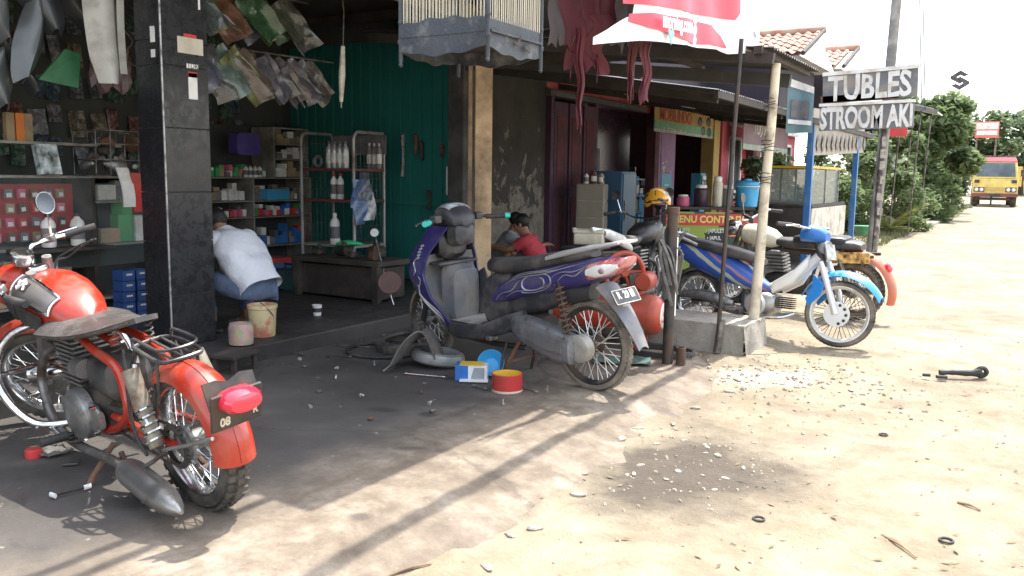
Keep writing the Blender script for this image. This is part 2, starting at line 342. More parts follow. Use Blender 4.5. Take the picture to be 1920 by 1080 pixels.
cr = k.vor(.55, 'DISTANCE_TO_EDGE', k.mapping(sc=(1,1,0))); crk = k.ramp(k.math('ADD', cr, k.math('MULTIPLY', k.math('SUBTRACT', n2, .5), .08)), (.004,1.0), (.016,0.0))
c = k.mix(k.math('MULTIPLY', crk, .3), c, (.06,.052,.045))
bm = k.math('ADD', k.math('MULTIPLY', n2, .5), k.math('SUBTRACT', k.math('MULTIPLY', n3, .35), k.math('MULTIPLY', crk, .6)))
k.done(c, k.ramp(n1,(.3,.62),(.7,.9)), bm, .5, .02)
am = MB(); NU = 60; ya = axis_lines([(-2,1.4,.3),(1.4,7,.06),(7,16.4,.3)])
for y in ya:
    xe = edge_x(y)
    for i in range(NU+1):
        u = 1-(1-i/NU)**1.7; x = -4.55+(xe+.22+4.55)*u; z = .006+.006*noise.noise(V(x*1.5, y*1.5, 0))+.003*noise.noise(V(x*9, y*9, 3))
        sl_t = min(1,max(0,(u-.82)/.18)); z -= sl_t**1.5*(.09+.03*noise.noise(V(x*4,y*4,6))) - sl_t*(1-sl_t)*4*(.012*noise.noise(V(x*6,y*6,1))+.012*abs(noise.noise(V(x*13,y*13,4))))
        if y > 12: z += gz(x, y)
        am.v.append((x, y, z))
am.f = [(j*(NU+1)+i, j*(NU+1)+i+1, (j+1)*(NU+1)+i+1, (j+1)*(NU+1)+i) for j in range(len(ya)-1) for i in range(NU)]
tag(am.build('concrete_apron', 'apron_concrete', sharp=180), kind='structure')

# ------------------------------------------------------------------ the workshop: raised floor, walls, pillar, eave
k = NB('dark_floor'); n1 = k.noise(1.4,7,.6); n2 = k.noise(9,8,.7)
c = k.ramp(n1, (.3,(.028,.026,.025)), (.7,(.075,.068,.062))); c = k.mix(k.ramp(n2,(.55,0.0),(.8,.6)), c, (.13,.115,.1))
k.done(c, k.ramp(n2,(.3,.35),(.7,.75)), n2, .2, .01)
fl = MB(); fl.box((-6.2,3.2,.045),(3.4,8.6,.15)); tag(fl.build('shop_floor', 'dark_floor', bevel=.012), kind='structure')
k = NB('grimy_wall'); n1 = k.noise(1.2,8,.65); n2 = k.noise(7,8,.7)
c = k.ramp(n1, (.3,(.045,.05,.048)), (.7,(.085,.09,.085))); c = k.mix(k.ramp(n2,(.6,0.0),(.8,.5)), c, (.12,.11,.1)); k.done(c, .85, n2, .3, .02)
k = NB('green_steel'); n1 = k.noise(1.3,7,.6); n2 = k.noise(11,8,.7)
c = k.ramp(n1, (.3,(.012,.13,.11)), (.7,(.02,.185,.155))); c = k.mix(k.ramp(n2,(.66,0.0),(.82,.7)), c, (.1,.085,.07))
k.done(c, .5, n2, .15, .01)
k = NB('black_granite'); n2 = k.noise(14,8,.7); n1 = k.noise(2,6,.6)
c = k.ramp(n1, (.3,(.012,.012,.014)), (.7,(.028,.028,.031))); c = k.mix(k.ramp(n2,(.6,0.0),(.85,.35)), c, (.13,.12,.11)); k.done(c, k.ramp(n2,(.35,.13),(.75,.55)))
mat('grout', (.09,.085,.08), .9)
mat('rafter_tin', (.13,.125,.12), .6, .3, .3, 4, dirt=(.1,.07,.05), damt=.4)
k = NB('stained_plaster'); X_, Y_, Z_ = k.xyz(); n1 = k.noise(1.6,8,.65); n2 = k.noise(3.4,9,.68,dist=.5)
c = k.ramp(n1, (.3,(.035,.033,.032)), (.7,(.075,.07,.065)))
pe = k.math('ADD', n2, k.math('MULTIPLY', k.math('SUBTRACT', 1.35, Z_), .16)); pe = k.ramp(pe, (.53,0.0), (.555,1.0))
c = k.mix(pe, c, k.ramp(k.noise(9,6,.6), (.3,(.11,.095,.08)), (.7,(.25,.225,.19))))
k.done(c, .9, k.math('SUBTRACT', n2, k.math('MULTIPLY', pe, .15)), .5, .03)
k = NB('peeled_plaster'); n2 = k.noise(9,9,.72,dist=.4); c = k.ramp(n2, (.3,(.13,.11,.09)), (.7,(.3,.27,.23))); k.done(c, .9, n2, .4, .02)
mat('column_grey', (.07,.066,.062), .85, 0, .3, 3, bump=.3, dirt=(.04,.037,.034), damt=.4)
wb = root('workshop_building', 'open-fronted dark repair workshop with black tiled pillar and green steel side', 'building', (-6,4,.12))
def wpart(name, mbx, mt, bevel=0, parent=None):
    o = mbx.build(name, mt, wb if parent is None else parent, bevel)
    if parent is None: o.location = (6,-4,-.12)
    return o
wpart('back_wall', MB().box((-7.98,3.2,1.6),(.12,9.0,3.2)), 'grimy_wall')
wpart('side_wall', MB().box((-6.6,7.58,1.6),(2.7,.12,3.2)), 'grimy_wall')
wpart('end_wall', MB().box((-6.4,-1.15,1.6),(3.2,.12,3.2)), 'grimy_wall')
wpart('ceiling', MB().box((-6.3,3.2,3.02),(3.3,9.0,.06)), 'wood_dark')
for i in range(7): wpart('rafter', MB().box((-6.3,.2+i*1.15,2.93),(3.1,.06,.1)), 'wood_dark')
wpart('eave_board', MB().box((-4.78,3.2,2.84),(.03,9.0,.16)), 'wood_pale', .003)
wpart('corner_column', MB().box((-5.17,7.45,1.5),(.2,.34,3.0)), 'column_grey', .01)
for i in range(17):      # ribbed steel leaves of the folded gate
    x = -7.75+i*.142
    g_ = MB(); g_.prism([V(x,7.515,.14), V(x+.004,7.49,.14), V(x+.128,7.487,.14), V(x+.139,7.515,.14)], (0,0,2.62)); wpart('gate_leaf', g_, 'green_steel')
wpart('gate_edge', MB().box((-5.3,7.46,1.45),(.03,.05,2.66)), 'green_steel', .004)
ge = wpart('gate_handle', MB().tube([(-5.36,7.44,1.08),(-5.36,7.40,1.09),(-5.36,7.40,1.38),(-5.36,7.44,1.39)], .011, 8), 'white_plastic')
wpart('gate_rail', MB().box((-6.5,7.47,.98),(2.4,.012,.03)), 'green_steel')
# pillar clad in black tiles
pil = wpart('pillar', MB().box((-5.0,3.78,1.56),(.25,.34,2.88)), 'grout')
zt = [.12,.47,.83,1.16,1.58,1.98,2.14,2.56,2.98]
for a, b in zip(zt, zt[1:]):
    hgt = b-a-.006
    MB().box((-4.869,3.78,(a+b)/2),(.014,.352,hgt)).build('tile', 'black_granite', pil, .002)
    MB().box((-5.002,3.604,(a+b)/2),(.25,.014,hgt)).build('tile', 'black_granite', pil, .002)
MB().tube([(-4.87,3.602,.13),(-4.87,3.602,2.98)], .009, 6).build('corner_trim', 'alloy', pil)
for nm, y, z, sy, sz, mt_ in [('sticker',3.82,2.12,.2,.105,'cream'),('sticker',3.83,1.86,.07,.17,'label_white'),('sticker',3.83,1.99,.09,.03,'label_white'),('sticker',3.86,2.46,.05,.04,'label_white'),('sticker',3.83,1.935,.075,.035,'red'),('sticker',3.9,2.4,.015,.07,'label_white'),('sticker',3.82,2.185,.1,.02,'red')]:
    MB().box((-4.86,y,z),(.003,sy,sz)).build(nm, mt_, pil)
text('sticker_lettering', 'TDR', .05, 'black_paint', pil, (-4.8575,3.83,1.99), FX, .0005, .9, 0)
for y, z, sy, sz in [(3.6,2.17,.045,.1),(3.6,2.05,.04,.05)]: MB().box((-4.94,3.594,z),(sy,.003,sz)).build('sticker', 'label_white', pil)
# ------------------------------------------------------------------ tin awning over the apron (above the picture) and the next lean-to
def tin(x0, z0, x1, z1, y0, y1, pitch=.076, amp=.009, th=.004, skew=0):
    nv = int((y1-y0)/pitch*6)
    return MB().grid(6, nv, lambda u, v: V(x0+(x1-x0)*u, y0+(y1-y0)*v+skew*u*(1-v), z0+(z1-z0)*u+amp*math.sin(2*math.pi*(y1-y0)*v/pitch)), (0,0,-th))
aw = root('tin_awning', 'corrugated tin awning on poles over the workshop forecourt', 'awning', (-1.4,5.6,0))
aw.location = (0,0,0)
tin(-2.06,2.93,-5.0,3.3,3.55,7.0,skew=.42).build('tin_sheet', 'rafter_tin', aw)
MB().tube([(-1.70,1.4,2.9),(-1.76,7.0,2.9)], .036, 8).build('edge_pole', 'bamboo', aw)
for xx in (-2.3,-2.42): MB().tube([(xx,2.5,2.88),(xx,5.5,2.9)], .025, 8).build('purlin', 'bamboo', aw)
for yy, xe_ in ((3.9,-2.1),(5.1,-2.1),(6.95,-1.7)): MB().tube([(xe_,yy,2.86),(-5.0,yy,3.24)], .035, 8).build('rafter', 'bamboo', aw)
pp = root('pipe_post', 'dark iron pipe post wrapped with old inner tubes beside the compressor', 'post', (-2.14,5.6,0))
MB().tube([(0,0,0),(0,0,1.06)], .038, 12).build('pipe', 'dark_iron', pp); MB().tube([(0,0,1.05),(0,0,1.1)], .046, 12).build('pipe_cap', 'rust', pp)
MB().box((.033,.012,.62),(.006,.03,.55)).build('sunlit_strip', 'label_white', pp)  # white strip stands in for sunlight along the pipe's road side
rg = MB()
for i in range(16):
    a = rnd.uniform(0,6.28); z0 = rnd.uniform(.75,1.0); L_ = rnd.uniform(.2,.42); rr = rnd.uniform(.05,.085)
    rg.tube(smooth_path([V(rr*math.cos(a+t*2.2), rr*math.sin(a+t*2.2), z0-L_*t+.1*math.sin(t*3)) for t in (0,.2,.4,.6,.8,1)],3), rnd.uniform(.009,.016), 6, flat=.5)
rg.build('rag_wrap', mat('old_rag', (.16,.15,.14), .9, 0, .35, 14, bump=.4, bsc=50), pp)
tp = root('thin_pole', 'thin dark steel pole rising from the corner of the concrete plinth', 'pole', (-1.98,6.2,0))
MB().tube([(0,0,0),(.03,.02,1.2),(.06,.05,2.3)], .017, 8).build('pole', 'dark_iron', tp); MB().tube([(0,0,0),(.02,.02,.25)], .03, 8).build('sleeve', 'old_steel', tp)
bp_ = root('bamboo_post', 'pale sunlit wooden pole standing on the concrete plinth', 'pole', (-1.86,6.72,.2))
MB().tube(smooth_path([(0,0,0),(.02,.01,.5),(.03,.02,1.0),(.05,.03,1.5),(.06,.05,1.98)],4), [.043-.001*i*.6 for i in range(17)], 12).build('pole', 'bamboo', bp_)
for q0 in (1.05,1.3,1.62): MB().tube([(.035+.047*math.cos(t)+.004*math.sin(t*3), .025+.047*math.sin(t), q0+.004*t+.006*math.sin(t*1.7)) for t in [i*.5 for i in range(50)]], .0035, 5).build('wire_binding', 'dark_iron', bp_)
k = NB('plinth_concrete'); n1 = k.noise(2.4,8,.65); n2 = k.noise(14,8,.7); c = k.ramp(n1,(.3,(.2,.185,.16)),(.7,(.45,.41,.35))); c = k.mix(k.ramp(n2,(.58,0.0),(.8,.6)), c, (.12,.11,.1)); k.done(c,.9,n2,.6,.03)
pm = MB().grid(34, 10, lambda u, v: V(-3.3+1.5*u+.03*noise.noise(V(u*9,v*5,1)), 6.28+.55*v, .2+.016*noise.noise(V(u*14,v*6,0))), None)
pm2 = MB()
pts = []
for i in range(35):
    u = i/34
    for j in range(5):
        t = j/4; pts.append((-3.3+1.5*u, 6.25+.03*t+.022*noise.noise(V(u*16,t*4,3)), .205*t-.03*(1-t)))
pm2.add(pts, [(i*5+j,(i+1)*5+j,(i+1)*5+j+1,i*5+j+1) for i in range(34) for j in range(4)])
pts = [(-1.8+.03*noise.noise(V(i*.4,j,7))+.03*(1-j/3), 6.25+.58*i/10, .205*j/3-.03*(1-j/3)) for i in range(11) for j in range(4)]
pm2.add(pts, [(i*4+j,(i+1)*4+j,(i+1)*4+j+1,i*4+j+1) for i in range(10) for j in range(3)])
tag(pm2.add(pm.v, pm.f).build('concrete_plinth', 'plinth_concrete', sharp=50), 'low broken concrete plinth carrying the pale pole', 'plinth')
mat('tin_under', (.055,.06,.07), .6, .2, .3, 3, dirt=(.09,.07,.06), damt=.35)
lt = root('lean_to_roof', 'dark lean-to tin roof with grey cross beam next to the workshop', 'roof', (-3.4,7.3,0)); lt.location = (0,0,0)
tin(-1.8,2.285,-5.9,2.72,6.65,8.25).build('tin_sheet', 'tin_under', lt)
MB().box((-3.78,6.66,2.42),(4.0,.05,.08), (0,R(6.2),0)).build('edge_beam', 'wood_dark', lt)
MB().box((-3.92,8.15,2.40),(3.8,.07,.12), (0,R(6.2),0)).build('cross_beam', mat('grey_wood',(.1,.1,.105),.8,0,.2,5,dirt=(.1,.09,.08),damt=.3), lt)
for x in (-1.9,-2.9,-3.9,-4.9): MB().box((x,7.4,2.22-(x+1.45)*.108),(.06,1.6,.06)).build('purlin', 'wood_dark', lt)
lu = root('shop_awning', 'dark low awning running along the purple shop front', 'awning', (0,0,0))
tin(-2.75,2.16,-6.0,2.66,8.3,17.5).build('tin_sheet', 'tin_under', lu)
for y in (8.5,11,13.5,17.2): MB().box((-4.4,y,2.33),(3.2,.06,.08),(0,R(8.7),0)).build('rafter', 'wood_dark', lu)
MB().box((-2.78,12.9,2.12),(.05,9.2,.07)).build('edge_beam', 'wood_dark', lu)
for y in (11.2,12.4,13.4,15): MB().box((-4.9,y,2.42),(.12,.5,.01),(0,R(8.7),0)).build('white_strip', 'white_plastic', lu)  # opaque white strips just under the tin

# wooden plank post
wp = root('plank_post', 'tall weathered post of two pale planks behind the purple scooter', 'post', (-4.09,6.17,0))
MB().box((0,.0,1.14),(.035,.15,2.28),(0,0,R(-42))).build('plank', 'wood_pale', wp, .004)
MB().box((-.075,-.085,1.13),(.03,.12,2.26),(0,0,R(30))).build('plank', 'wood', wp, .004)

# ------------------------------------------------------------------ purple shop
mat('maroon', (.12,.03,.045), .7, 0, .2, 3, bump=.15, dirt=(.08,.05,.05), damt=.35)
mat('plum', (.085,.035,.07), .6, 0, .18, 4, dirt=(.06,.045,.05), damt=.3)
mat('lilac', (.3,.12,.33), .55, 0, .15, 4, dirt=(.4,.3,.4), damt=.25)
mat('pinkwall', (.5,.12,.13), .75, 0, .12, 3, bump=.1, dirt=(.35,.12,.11), damt=.3)
mat('redwall', (.6,.12,.16), .75, 0, .1, 2.5, dirt=(.45,.15,.17), damt=.25)
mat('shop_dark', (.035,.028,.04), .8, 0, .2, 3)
mat('ochre', (.55,.38,.13), .75, 0, .15, 4, dirt=(.35,.22,.1), damt=.3)
PX = -6.0
ps = root('purple_shop', 'maroon and purple shop front with folding doors behind the scooter', 'building', (PX,12,0)); 
def pp_(name, mbx, mt, bevel=0, parent=None):
    o = mbx.build(name, mt, parent or ps, bevel)
    if parent is None: o.location = (-PX,-12,0)
    return o
pp_('wall', MB().box((PX-.08,9.1,1.5),(.16,3.1,3.0)), 'stained_plaster')
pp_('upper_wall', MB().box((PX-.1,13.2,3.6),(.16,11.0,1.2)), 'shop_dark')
for i in range(6): wpart('siding_board', MB().box((-3.95,7.22+.012*(i%2),2.42+i*.17),(2.1,.03,.165)), 'wood_dark', .003)
pp_('lintel', MB().box((PX-.08,14.2,2.72),(.16,7.1,.56)), 'pinkwall')
pp_('floor_slab', MB().box((PX-1.6,14.3,.04),(3.4,7.6,.1)), 'grout')
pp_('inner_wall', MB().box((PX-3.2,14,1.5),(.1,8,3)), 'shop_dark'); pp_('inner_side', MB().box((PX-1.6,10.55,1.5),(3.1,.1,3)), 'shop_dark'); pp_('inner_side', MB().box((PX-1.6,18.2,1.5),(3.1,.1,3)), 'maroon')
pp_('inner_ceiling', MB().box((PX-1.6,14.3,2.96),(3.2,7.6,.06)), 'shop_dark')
pp_('door_frame', MB().box((PX+.02,12.08,1.22),(.14,.09,2.44)), 'plum', .005); pp_('door_frame', MB().box((PX+.02,10.68,1.22),(.14,.09,2.44)), 'plum', .005)
for q in range(3):        # folded door leaves with sunk panels
    d = pp_('door_leaf', MB().box((PX+.06+.02*q,10.95+q*.42,1.2),(.05,.4,2.3)), 'plum', .004)
    for zc, h_ in ((.6,.8),(1.65,1.0)): MB().box((PX+.088+.02*q,10.95+q*.42,zc),(.014,.27,h_)).build('door_panel', 'maroon', d, .006)
pp_('door_head', MB().box((PX+.02,12.3,2.46),(.16,3.4,.08)), 'grey_wood', .005)
pp_('side_pier', MB().box((PX-.02,14.62,1.22),(.18,.2,2.44)), 'maroon', .005)
text('window_lettering', 'TI', .62, mat('frosted',(.16,.13,.17),.6), ps, (-.4,.95,1.52), FX, .004, 1.15, .02)
pp_('shop_window', MB().box((PX-.45,13.3,1.25),(.02,2.5,2.4)), mat('dim_pane', (.05,.03,.05), .25, 0, .2, 2))
ds = pp_('lilac_door', MB().box((PX+.05,15.1,1.15),(.05,.8,2.3),(0,0,0)), 'lilac', .004)
MB().box((PX+.078,15.05,1.72),(.012,.55,.75)).build('door_panel', 'lilac', ds, .006); MB().box((PX+.078,15.05,.6),(.012,.55,.7)).build('door_panel', 'lilac', ds, .006)
for i, (ox_, oz_) in enumerate([(rnd.uniform(-.2,.2), rnd.uniform(-.12,.12)) for _ in range(14)]): MB().prism([V(PX+.086+.0006*i,15.05+ox_+.06*math.cos(a*1.05)*q_,1.5+oz_+.04*math.sin(a*1.05)*q_) for a in range(6) for q_ in (.6+.4*math.sin(a*2.3+i),)],(.003,0,0)).build('peeled_sticker', 'label_white', ds)
MB().box((PX+.086,15.08,1.12),(.006,.5,.5)).build('notice', mat('notice_blue',(.1,.38,.55),.5,0,.12,5), ds); MB().box((PX+.091,15.08,1.17),(.003,.22,.02)).build('notice_line', 'label_white', ds); MB().box((PX+.091,15.08,1.0),(.003,.34,.04)).build('notice_line', 'label_white', ds)
pp_('pier', MB().box((PX+.04,17.6,1.25),(.28,.36,2.5)), 'ochre', .01); pp_('pier', MB().box((PX+.06,18.1,1.25),(.3,.5,2.5)), 'redwall', .01)
# ------------------------------------------------------------------ motorcycles (local: +x forward from the rear axle, +y left, z up)
def wheel(par, x, Rr, tw, rim_r, hub_r, hub_w, steer=0, rim_m='chrome', tyre_m='tyre', ns=18, knob=False, cz=None, hub_m='alloy', spoke_m='chrome', tilt=None):
    w_ = MB().lathe([(rim_r,-tw*.42),(rim_r+.014,-tw*.42),(rim_r+.004,-tw*.25),(rim_r-.008,0),(rim_r+.004,tw*.25),(rim_r+.014,tw*.42),(rim_r,tw*.42),(rim_r-.018,tw*.1),(rim_r-.018,-tw*.1),(rim_r,-tw*.42)], axis=(0,1,0), n=40, cap=False).build('wheel', rim_m, par)
    w_.location = (x, 0, Rr if cz is None else cz); w_.rotation_euler = (0,0,steer)
    sw = Rr-rim_r
    prof = [(rim_r+.006,-tw*.4),(rim_r+sw*.35,-tw*.52),(rim_r+sw*.7,-tw*.48),(Rr-.012,-tw*.3),(Rr,-tw*.1),(Rr,tw*.1),(Rr-.012,tw*.3),(rim_r+sw*.7,tw*.48),(rim_r+sw*.35,tw*.52),(rim_r+.006,tw*.4)]
    ty = MB().lathe(prof, axis=(0,1,0), n=44, cap=False)
    nb = 40 if knob else 52
    for i in range(nb):        # tread blocks
        a = 2*math.pi*i/nb
        for s_ in ((-1,0,1) if knob else (-1,1)):
            rr = Rr+(.004 if knob else .0005) - (.010 if s_ and knob else .003 if s_ else 0); bw = tw*(.26 if knob else .2); bl = Rr*2*math.pi/nb*.62
            aa = a+(.5*2*math.pi/nb if s_ == 0 else 0); c_ = V(rr*math.cos(aa), s_*tw*(.31 if knob else .2), rr*math.sin(aa))
            ty.box(c_, (bl, bw, .014 if knob else .006), Matrix.Rotation(-aa+math.pi/2,3,'Y'))
    ty.build('tyre', tyre_m, w_)
    MB().lathe([(hub_r*.3,-hub_w*.62),(hub_r*.5,-hub_w*.6),(hub_r,-hub_w*.45),(hub_r,-hub_w*.3),(hub_r*.55,-hub_w*.2),(hub_r*.55,hub_w*.2),(hub_r,hub_w*.3),(hub_r,hub_w*.45),(hub_r*.5,hub_w*.6),(hub_r*.3,hub_w*.62)], axis=(0,1,0), n=22).build('hub', hub_m, w_)
    sp = MB()
    for i in range(ns*2):
        a = 2*math.pi*i/(ns*2); s_ = 1 if i % 2 else -1; b = a+(.38 if (i//2) % 2 else -.38)
        sp.tube([V(hub_r*.92*math.cos(b), s_*hub_w*.36, hub_r*.92*math.sin(b)), V((rim_r-.012)*math.cos(a), 0, (rim_r-.012)*math.sin(a))], .0028, 5, cap=False)
    tag(sp.build('spokes', spoke_m, w_), kind='stuff')
    return w_
def fender(c, r, w_, a0, a1, n=18, crown=.5, depth=.05, th=.004):      # valanced mudguard sheet round an axle
    def fn(u, v):
        a = R(a0+(a1-a0)*u); t = 2*v-1; y = w_*.5*math.sin(t*math.pi/2*.98); rr = r-depth*(1-math.cos(t*math.pi/2))*1.0
        return V(c[0]+rr*math.cos(a), c[1]+y, c[2]+rr*math.sin(a))
    return MB().grid(n, 12, fn, th)
def spring(p, q, r, n, wire):
    p, q = Vector(p), Vector(q); ax = (q-p); u = ax.orthogonal().normalized(); w_ = ax.normalized().cross(u)
    return MB().tube([p+ax*(i/(n*8))+(u*math.cos(i*math.pi/4)+w_*math.sin(i*math.pi/4))*r for i in range(n*8+1)], wire, 5)
def fins(mbx, c, d, n, tilt=0):
    for i in range(n):
        z = c[2]-d[2]/2+d[2]*(i+.5)/n; mbx.box((c[0]+tilt*(z-c[2]),c[1],z),(d[0],d[1],d[2]/n*.45))
    return mbx

# ---- red classic motorcycle
WB = 1.45
rb = root('classic_motorcycle', 'red classic motorcycle with chrome tank panel leaning on its stand', 'motorcycle', (-2.69,2.13,0), (0,0,0))
rb.scale = (1,1,.95); rb.rotation_euler = (R(-8), 0, R(170)); rb.rotation_mode = 'XYZ'
wheel(rb, 0, .295, .1, .222, .075, .13, knob=True, tyre_m='tyre')
fwl = wheel(rb, WB, .295, .085, .225, .085, .12)
rf = fender((0,0,.3), .33, .165, 186, 62, 24, depth=.07).build('rear_fender', 'red_paint', rb)
MB().grid(20, 2, lambda u, v: V((.3325)*math.cos(R(184-118*u)), -.012+.024*v, .3+.3325*math.sin(R(184-118*u))), .003).build('fender_ridge', 'red_paint', rf)
pl = MB().box((0,0,0),(.014,.2,.15)).build('number_plate', 'dark_iron', rf, .004, loc=(-.335,.0,.50), rot=(0,R(-14),0))
text('plate_lettering', '08', .05, 'cream', pl, (-.009,.05,-.04), basis((0,-1,0),(0,0,1)), .001, .8, .002); text('plate_lettering', 'R', .04, 'cream', pl, (-.009,-.07,-.03), basis((0,-1,0),(0,0,1)), .001, .8, .002)
tl = MB().hull([(-.42,0,.535,.03,.02,2),(-.415,0,.535,.06,.033,2.2),(-.395,0,.537,.072,.042,2.4),(-.34,0,.54,.075,.045,2.6),(-.325,0,.54,.07,.04,2.6)]).build('tail_lamp', 'red_lamp', rf)
MB().grid(6,4,lambda u,v: V(-.30-.03*u,-.10+.20*v,.61-.1*u+.012*math.sin(v*9)), .006).build('lamp_bracket', 'dark_iron', rf)
tank = [(q[0], q[1], q[2]-.035, q[3], q[4]*.9, q[5]) for q in [(.82,0,.70,.05,.05,2.2),(.86,0,.715,.10,.085,2.4),(.95,0,.745,.135,.12,2.5),(1.08,0,.775,.155,.14,2.5),(1.2,0,.79,.16,.145,2.4),(1.3,0,.80,.145,.13,2.3),(1.37,0,.80,.11,.10,2.2),(1.4,0,.80,.05,.05,2)]]
tk = MB().hull(tank, 26).build('fuel_tank', 'red_paint', rb)
patch(tank, .93, 1.25, R(12), R(62), .004, 10, 8).build('side_panel', mat('tank_grey',(.28,.26,.25),.35,.5,.1,8,dirt=(.2,.17,.14),damt=.3), tk)
tr = MB()
for a_, b_ in ((R(10),R(10)),(R(64),R(64))):
    tr.tube([hull_at(tank, .92+.34*i/10, a_, .008) for i in range(11)], .008, 6)
tr.tube([hull_at(tank, .92, R(10)+R(54)*i/8, .008) for i in range(9)], .008, 6); tr.tube([hull_at(tank, 1.26, R(10)+R(54)*i/8, .008) for i in range(9)], .006, 6)
tr.build('panel_trim', 'chrome', tk)
patch(tank, 1.1, 1.2, R(30), R(52), .009, 5, 5).build('emblem', 'black_paint', tk)
em = MB()
for (x0,x1,a0,a1) in ((1.115,1.185,34,48),(1.12,1.18,46,36),(1.15,1.185,48,49)): em.tube([hull_at(tank, x0+(x1-x0)*i/8, R(a0+(a1-a0)*i/8)+.12*math.sin(i*.8), .014) for i in range(9)], .006, 5)
em.build('emblem_mark', 'label_white', tk)
patch(tank, 1.17, 1.34, R(-22), R(8), .012, 8, 6, .012).build('knee_pad', 'rubber', tk)
patch(tank, .96, 1.16, R(-30), R(2), .010, 8, 6, .010).build('knee_pad', 'rubber', tk)
MB().lathe([(.048,0),(.052,.006),(.052,.022),(.046,.03),(.02,.034)], (1.26,.02,.88), (0,.08,1), 24).build('filler_cap', 'chrome', tk)
def saddle(u, v, lift=0):
    t = 2*v-1; w_ = .04+.17*u**.6; return V(.27+.68*u-.05*u*t*t, w_*t, .765-.06*math.sin(u*2.2)-.05*u*abs(t)**2.5+.012*(1-u)+lift)
st = MB().grid(20, 14, saddle, .022).build('seat', mat('saddle_hide',(.06,.052,.047),.5,0,.15,9,bump=.2,bsc=120,dirt=(.12,.105,.095),damt=.3,dsc=8), rb)
MB().tube([saddle(.03+.92*q/16, .985, -.012) for q in range(17)], .007, 6).build('seat_piping', 'old_steel', st)
for y in (-.07,.07): spring((.42,y,.62),(.42,y,.72), .02, 4, .004).build('seat_spring', 'old_steel', rb)
# carrier rack
rk = MB(); P_ = [(.02,.1,.72),(.02,-.1,.72),(-.24,-.1,.69),(-.24,.1,.69)]
rk.tube(smooth_path([(.05,.1,.725),(-.22,.11,.70),(-.27,.06,.695),(-.27,-.06,.695),(-.22,-.11,.70),(.05,-.1,.725),(.08,0,.727),(.05,.1,.725)],4), .010, 7)
for y in (-.05,0,.05): rk.tube([(.07,y,.732),(-.26,y,.70)], .007, 6)
for y in (-.1,.1):
    rk.tube([(-.2,y,.70),(-.17,y*1.1,.52),(-.02,y*1.25,.38)], .008, 6); rk.tube([(.03,y,.72),(.12,y*1.1,.6)], .008, 6)
rk.tube(smooth_path([(.05,.1,.73),(.02,.1,.765),(-.22,.1,.745),(-.27,0,.74),(-.22,-.1,.745),(.02,-.1,.765),(.05,-.1,.73)],4), .008, 6)
rk.v = [(p[0]*.75+.2, p[1]*.8, p[2]*.95-.02) for p in rk.v]; rk.build('carrier_rack', 'black_paint', rb)
# frame
fr = MB()
for y in (-.1,.1):
    fr.tube(smooth_path([(.92,y*.5,.66),(.6,y,.62),(.38,y,.56),(.3,y*1.15,.44),(.33,y*1.15,.36),(.5,y*1.0,.26),(.75,y,.2)],5), .019, 8)
    fr.tube([(.0,y*.9,.3),(.55,y*.8,.3)], .017, 8)
fr.tube([(.6,0,.62),(.98,0,.68),(1.3,0,.74)], .024, 8); fr.tube([(1.28,0,.7),(1.12,0,.3),(.95,0,.2),(.5,0,.2)], .022, 8)
fr.build('frame', 'red_paint', rb)
for y in (-1,1):
    sh = MB().tube([(.02,.15*y,.31),(.16,.135*y,.58)], [.028,.028], 10); sh.tube([(.09,.143*y,.44),(.17,.133*y,.6)], .034, 12)
    so_ = sh.build('shock_absorber', mat('shock_cream',(.3,.27,.21),.5,.3,.2,9,dirt=(.14,.1,.07),damt=.4,dsc=9) if y < 0 else M['shock_cream'], rb); spring((.03,.149*y,.33),(.10,.142*y,.47), .03, 5, .006).build('spring', 'chrome', so_)
eng = MB(); eng.hull([(.56,0,.3,.1,.08,3),(.62,0,.3,.13,.12,3),(.85,0,.29,.13,.12,3),(.96,0,.3,.1,.1,3),(.99,0,.3,.05,.05,2)])
ee = eng.build('engine', 'engine_black', rb)
MB().lathe([(.04,.03),(.1,.025),(.118,.01),(.12,-.03)], (.72,.155,.30), (0,1,0), 28).build('clutch_cover', 'alloy', ee)
MB().hull([(.54,.135,.3,.014,.04,3),(.58,.137,.3,.018,.065,3),(.7,.14,.3,.02,.085,3),(.84,.137,.295,.018,.075,3),(.92,.135,.3,.014,.04,3)]).build('crankcase_cover', 'alloy', ee)
fins(MB(), (.9,0,.5), (.2,.2,.22), 10, .15).build('cylinder', 'alloy', ee)
for cx_, cz_ in ((.57,.36),(.57,.24),(.7,.39),(.7,.21),(.84,.37),(.84,.22)): MB().tube([(cx_,.14,cz_),(cx_,.165,cz_)], .008, 6).build('cover_bolt', 'chrome', ee); MB().hull([(.82,0,.62,.08,.035,3),(.95,0,.635,.09,.04,3),(1.03,0,.63,.07,.03,3)]).build('cylinder_head', 'alloy', ee)
MB().tube([(.7,.1,.5),(.78,.1,.5)], .045, 14).build('carburettor', 'alloy', ee)
MB().hull([(.48,0,.46,.06,.07,3),(.52,0,.46,.1,.1,3),(.7,0,.47,.1,.1,3),(.74,0,.47,.06,.07,3)]).build('air_box', 'black_paint', rb)
ex = MB().tube(smooth_path([(1.0,.08,.56),(1.12,.11,.5),(1.14,.14,.36),(1.02,.16,.2),(.8,.17,.15),(.5,.17,.155),(.3,.17,.16)],5), .021, 10).build('exhaust_pipe', 'old_steel', rb)
MB().lathe([(.022,0),(.03,.02),(.05,.06),(.056,.1),(.056,.34),(.05,.36),(.052,.37),(.05,.42),(.03,.5),(.012,.54),(.008,.545)], (.33,.17,.16), (-1,.07,-.06), 20).build('muffler', mat('muffler_metal',(.42,.41,.39),.32,.85,.15,9,dirt=(.24,.21,.17),damt=.3,dsc=9), rb)
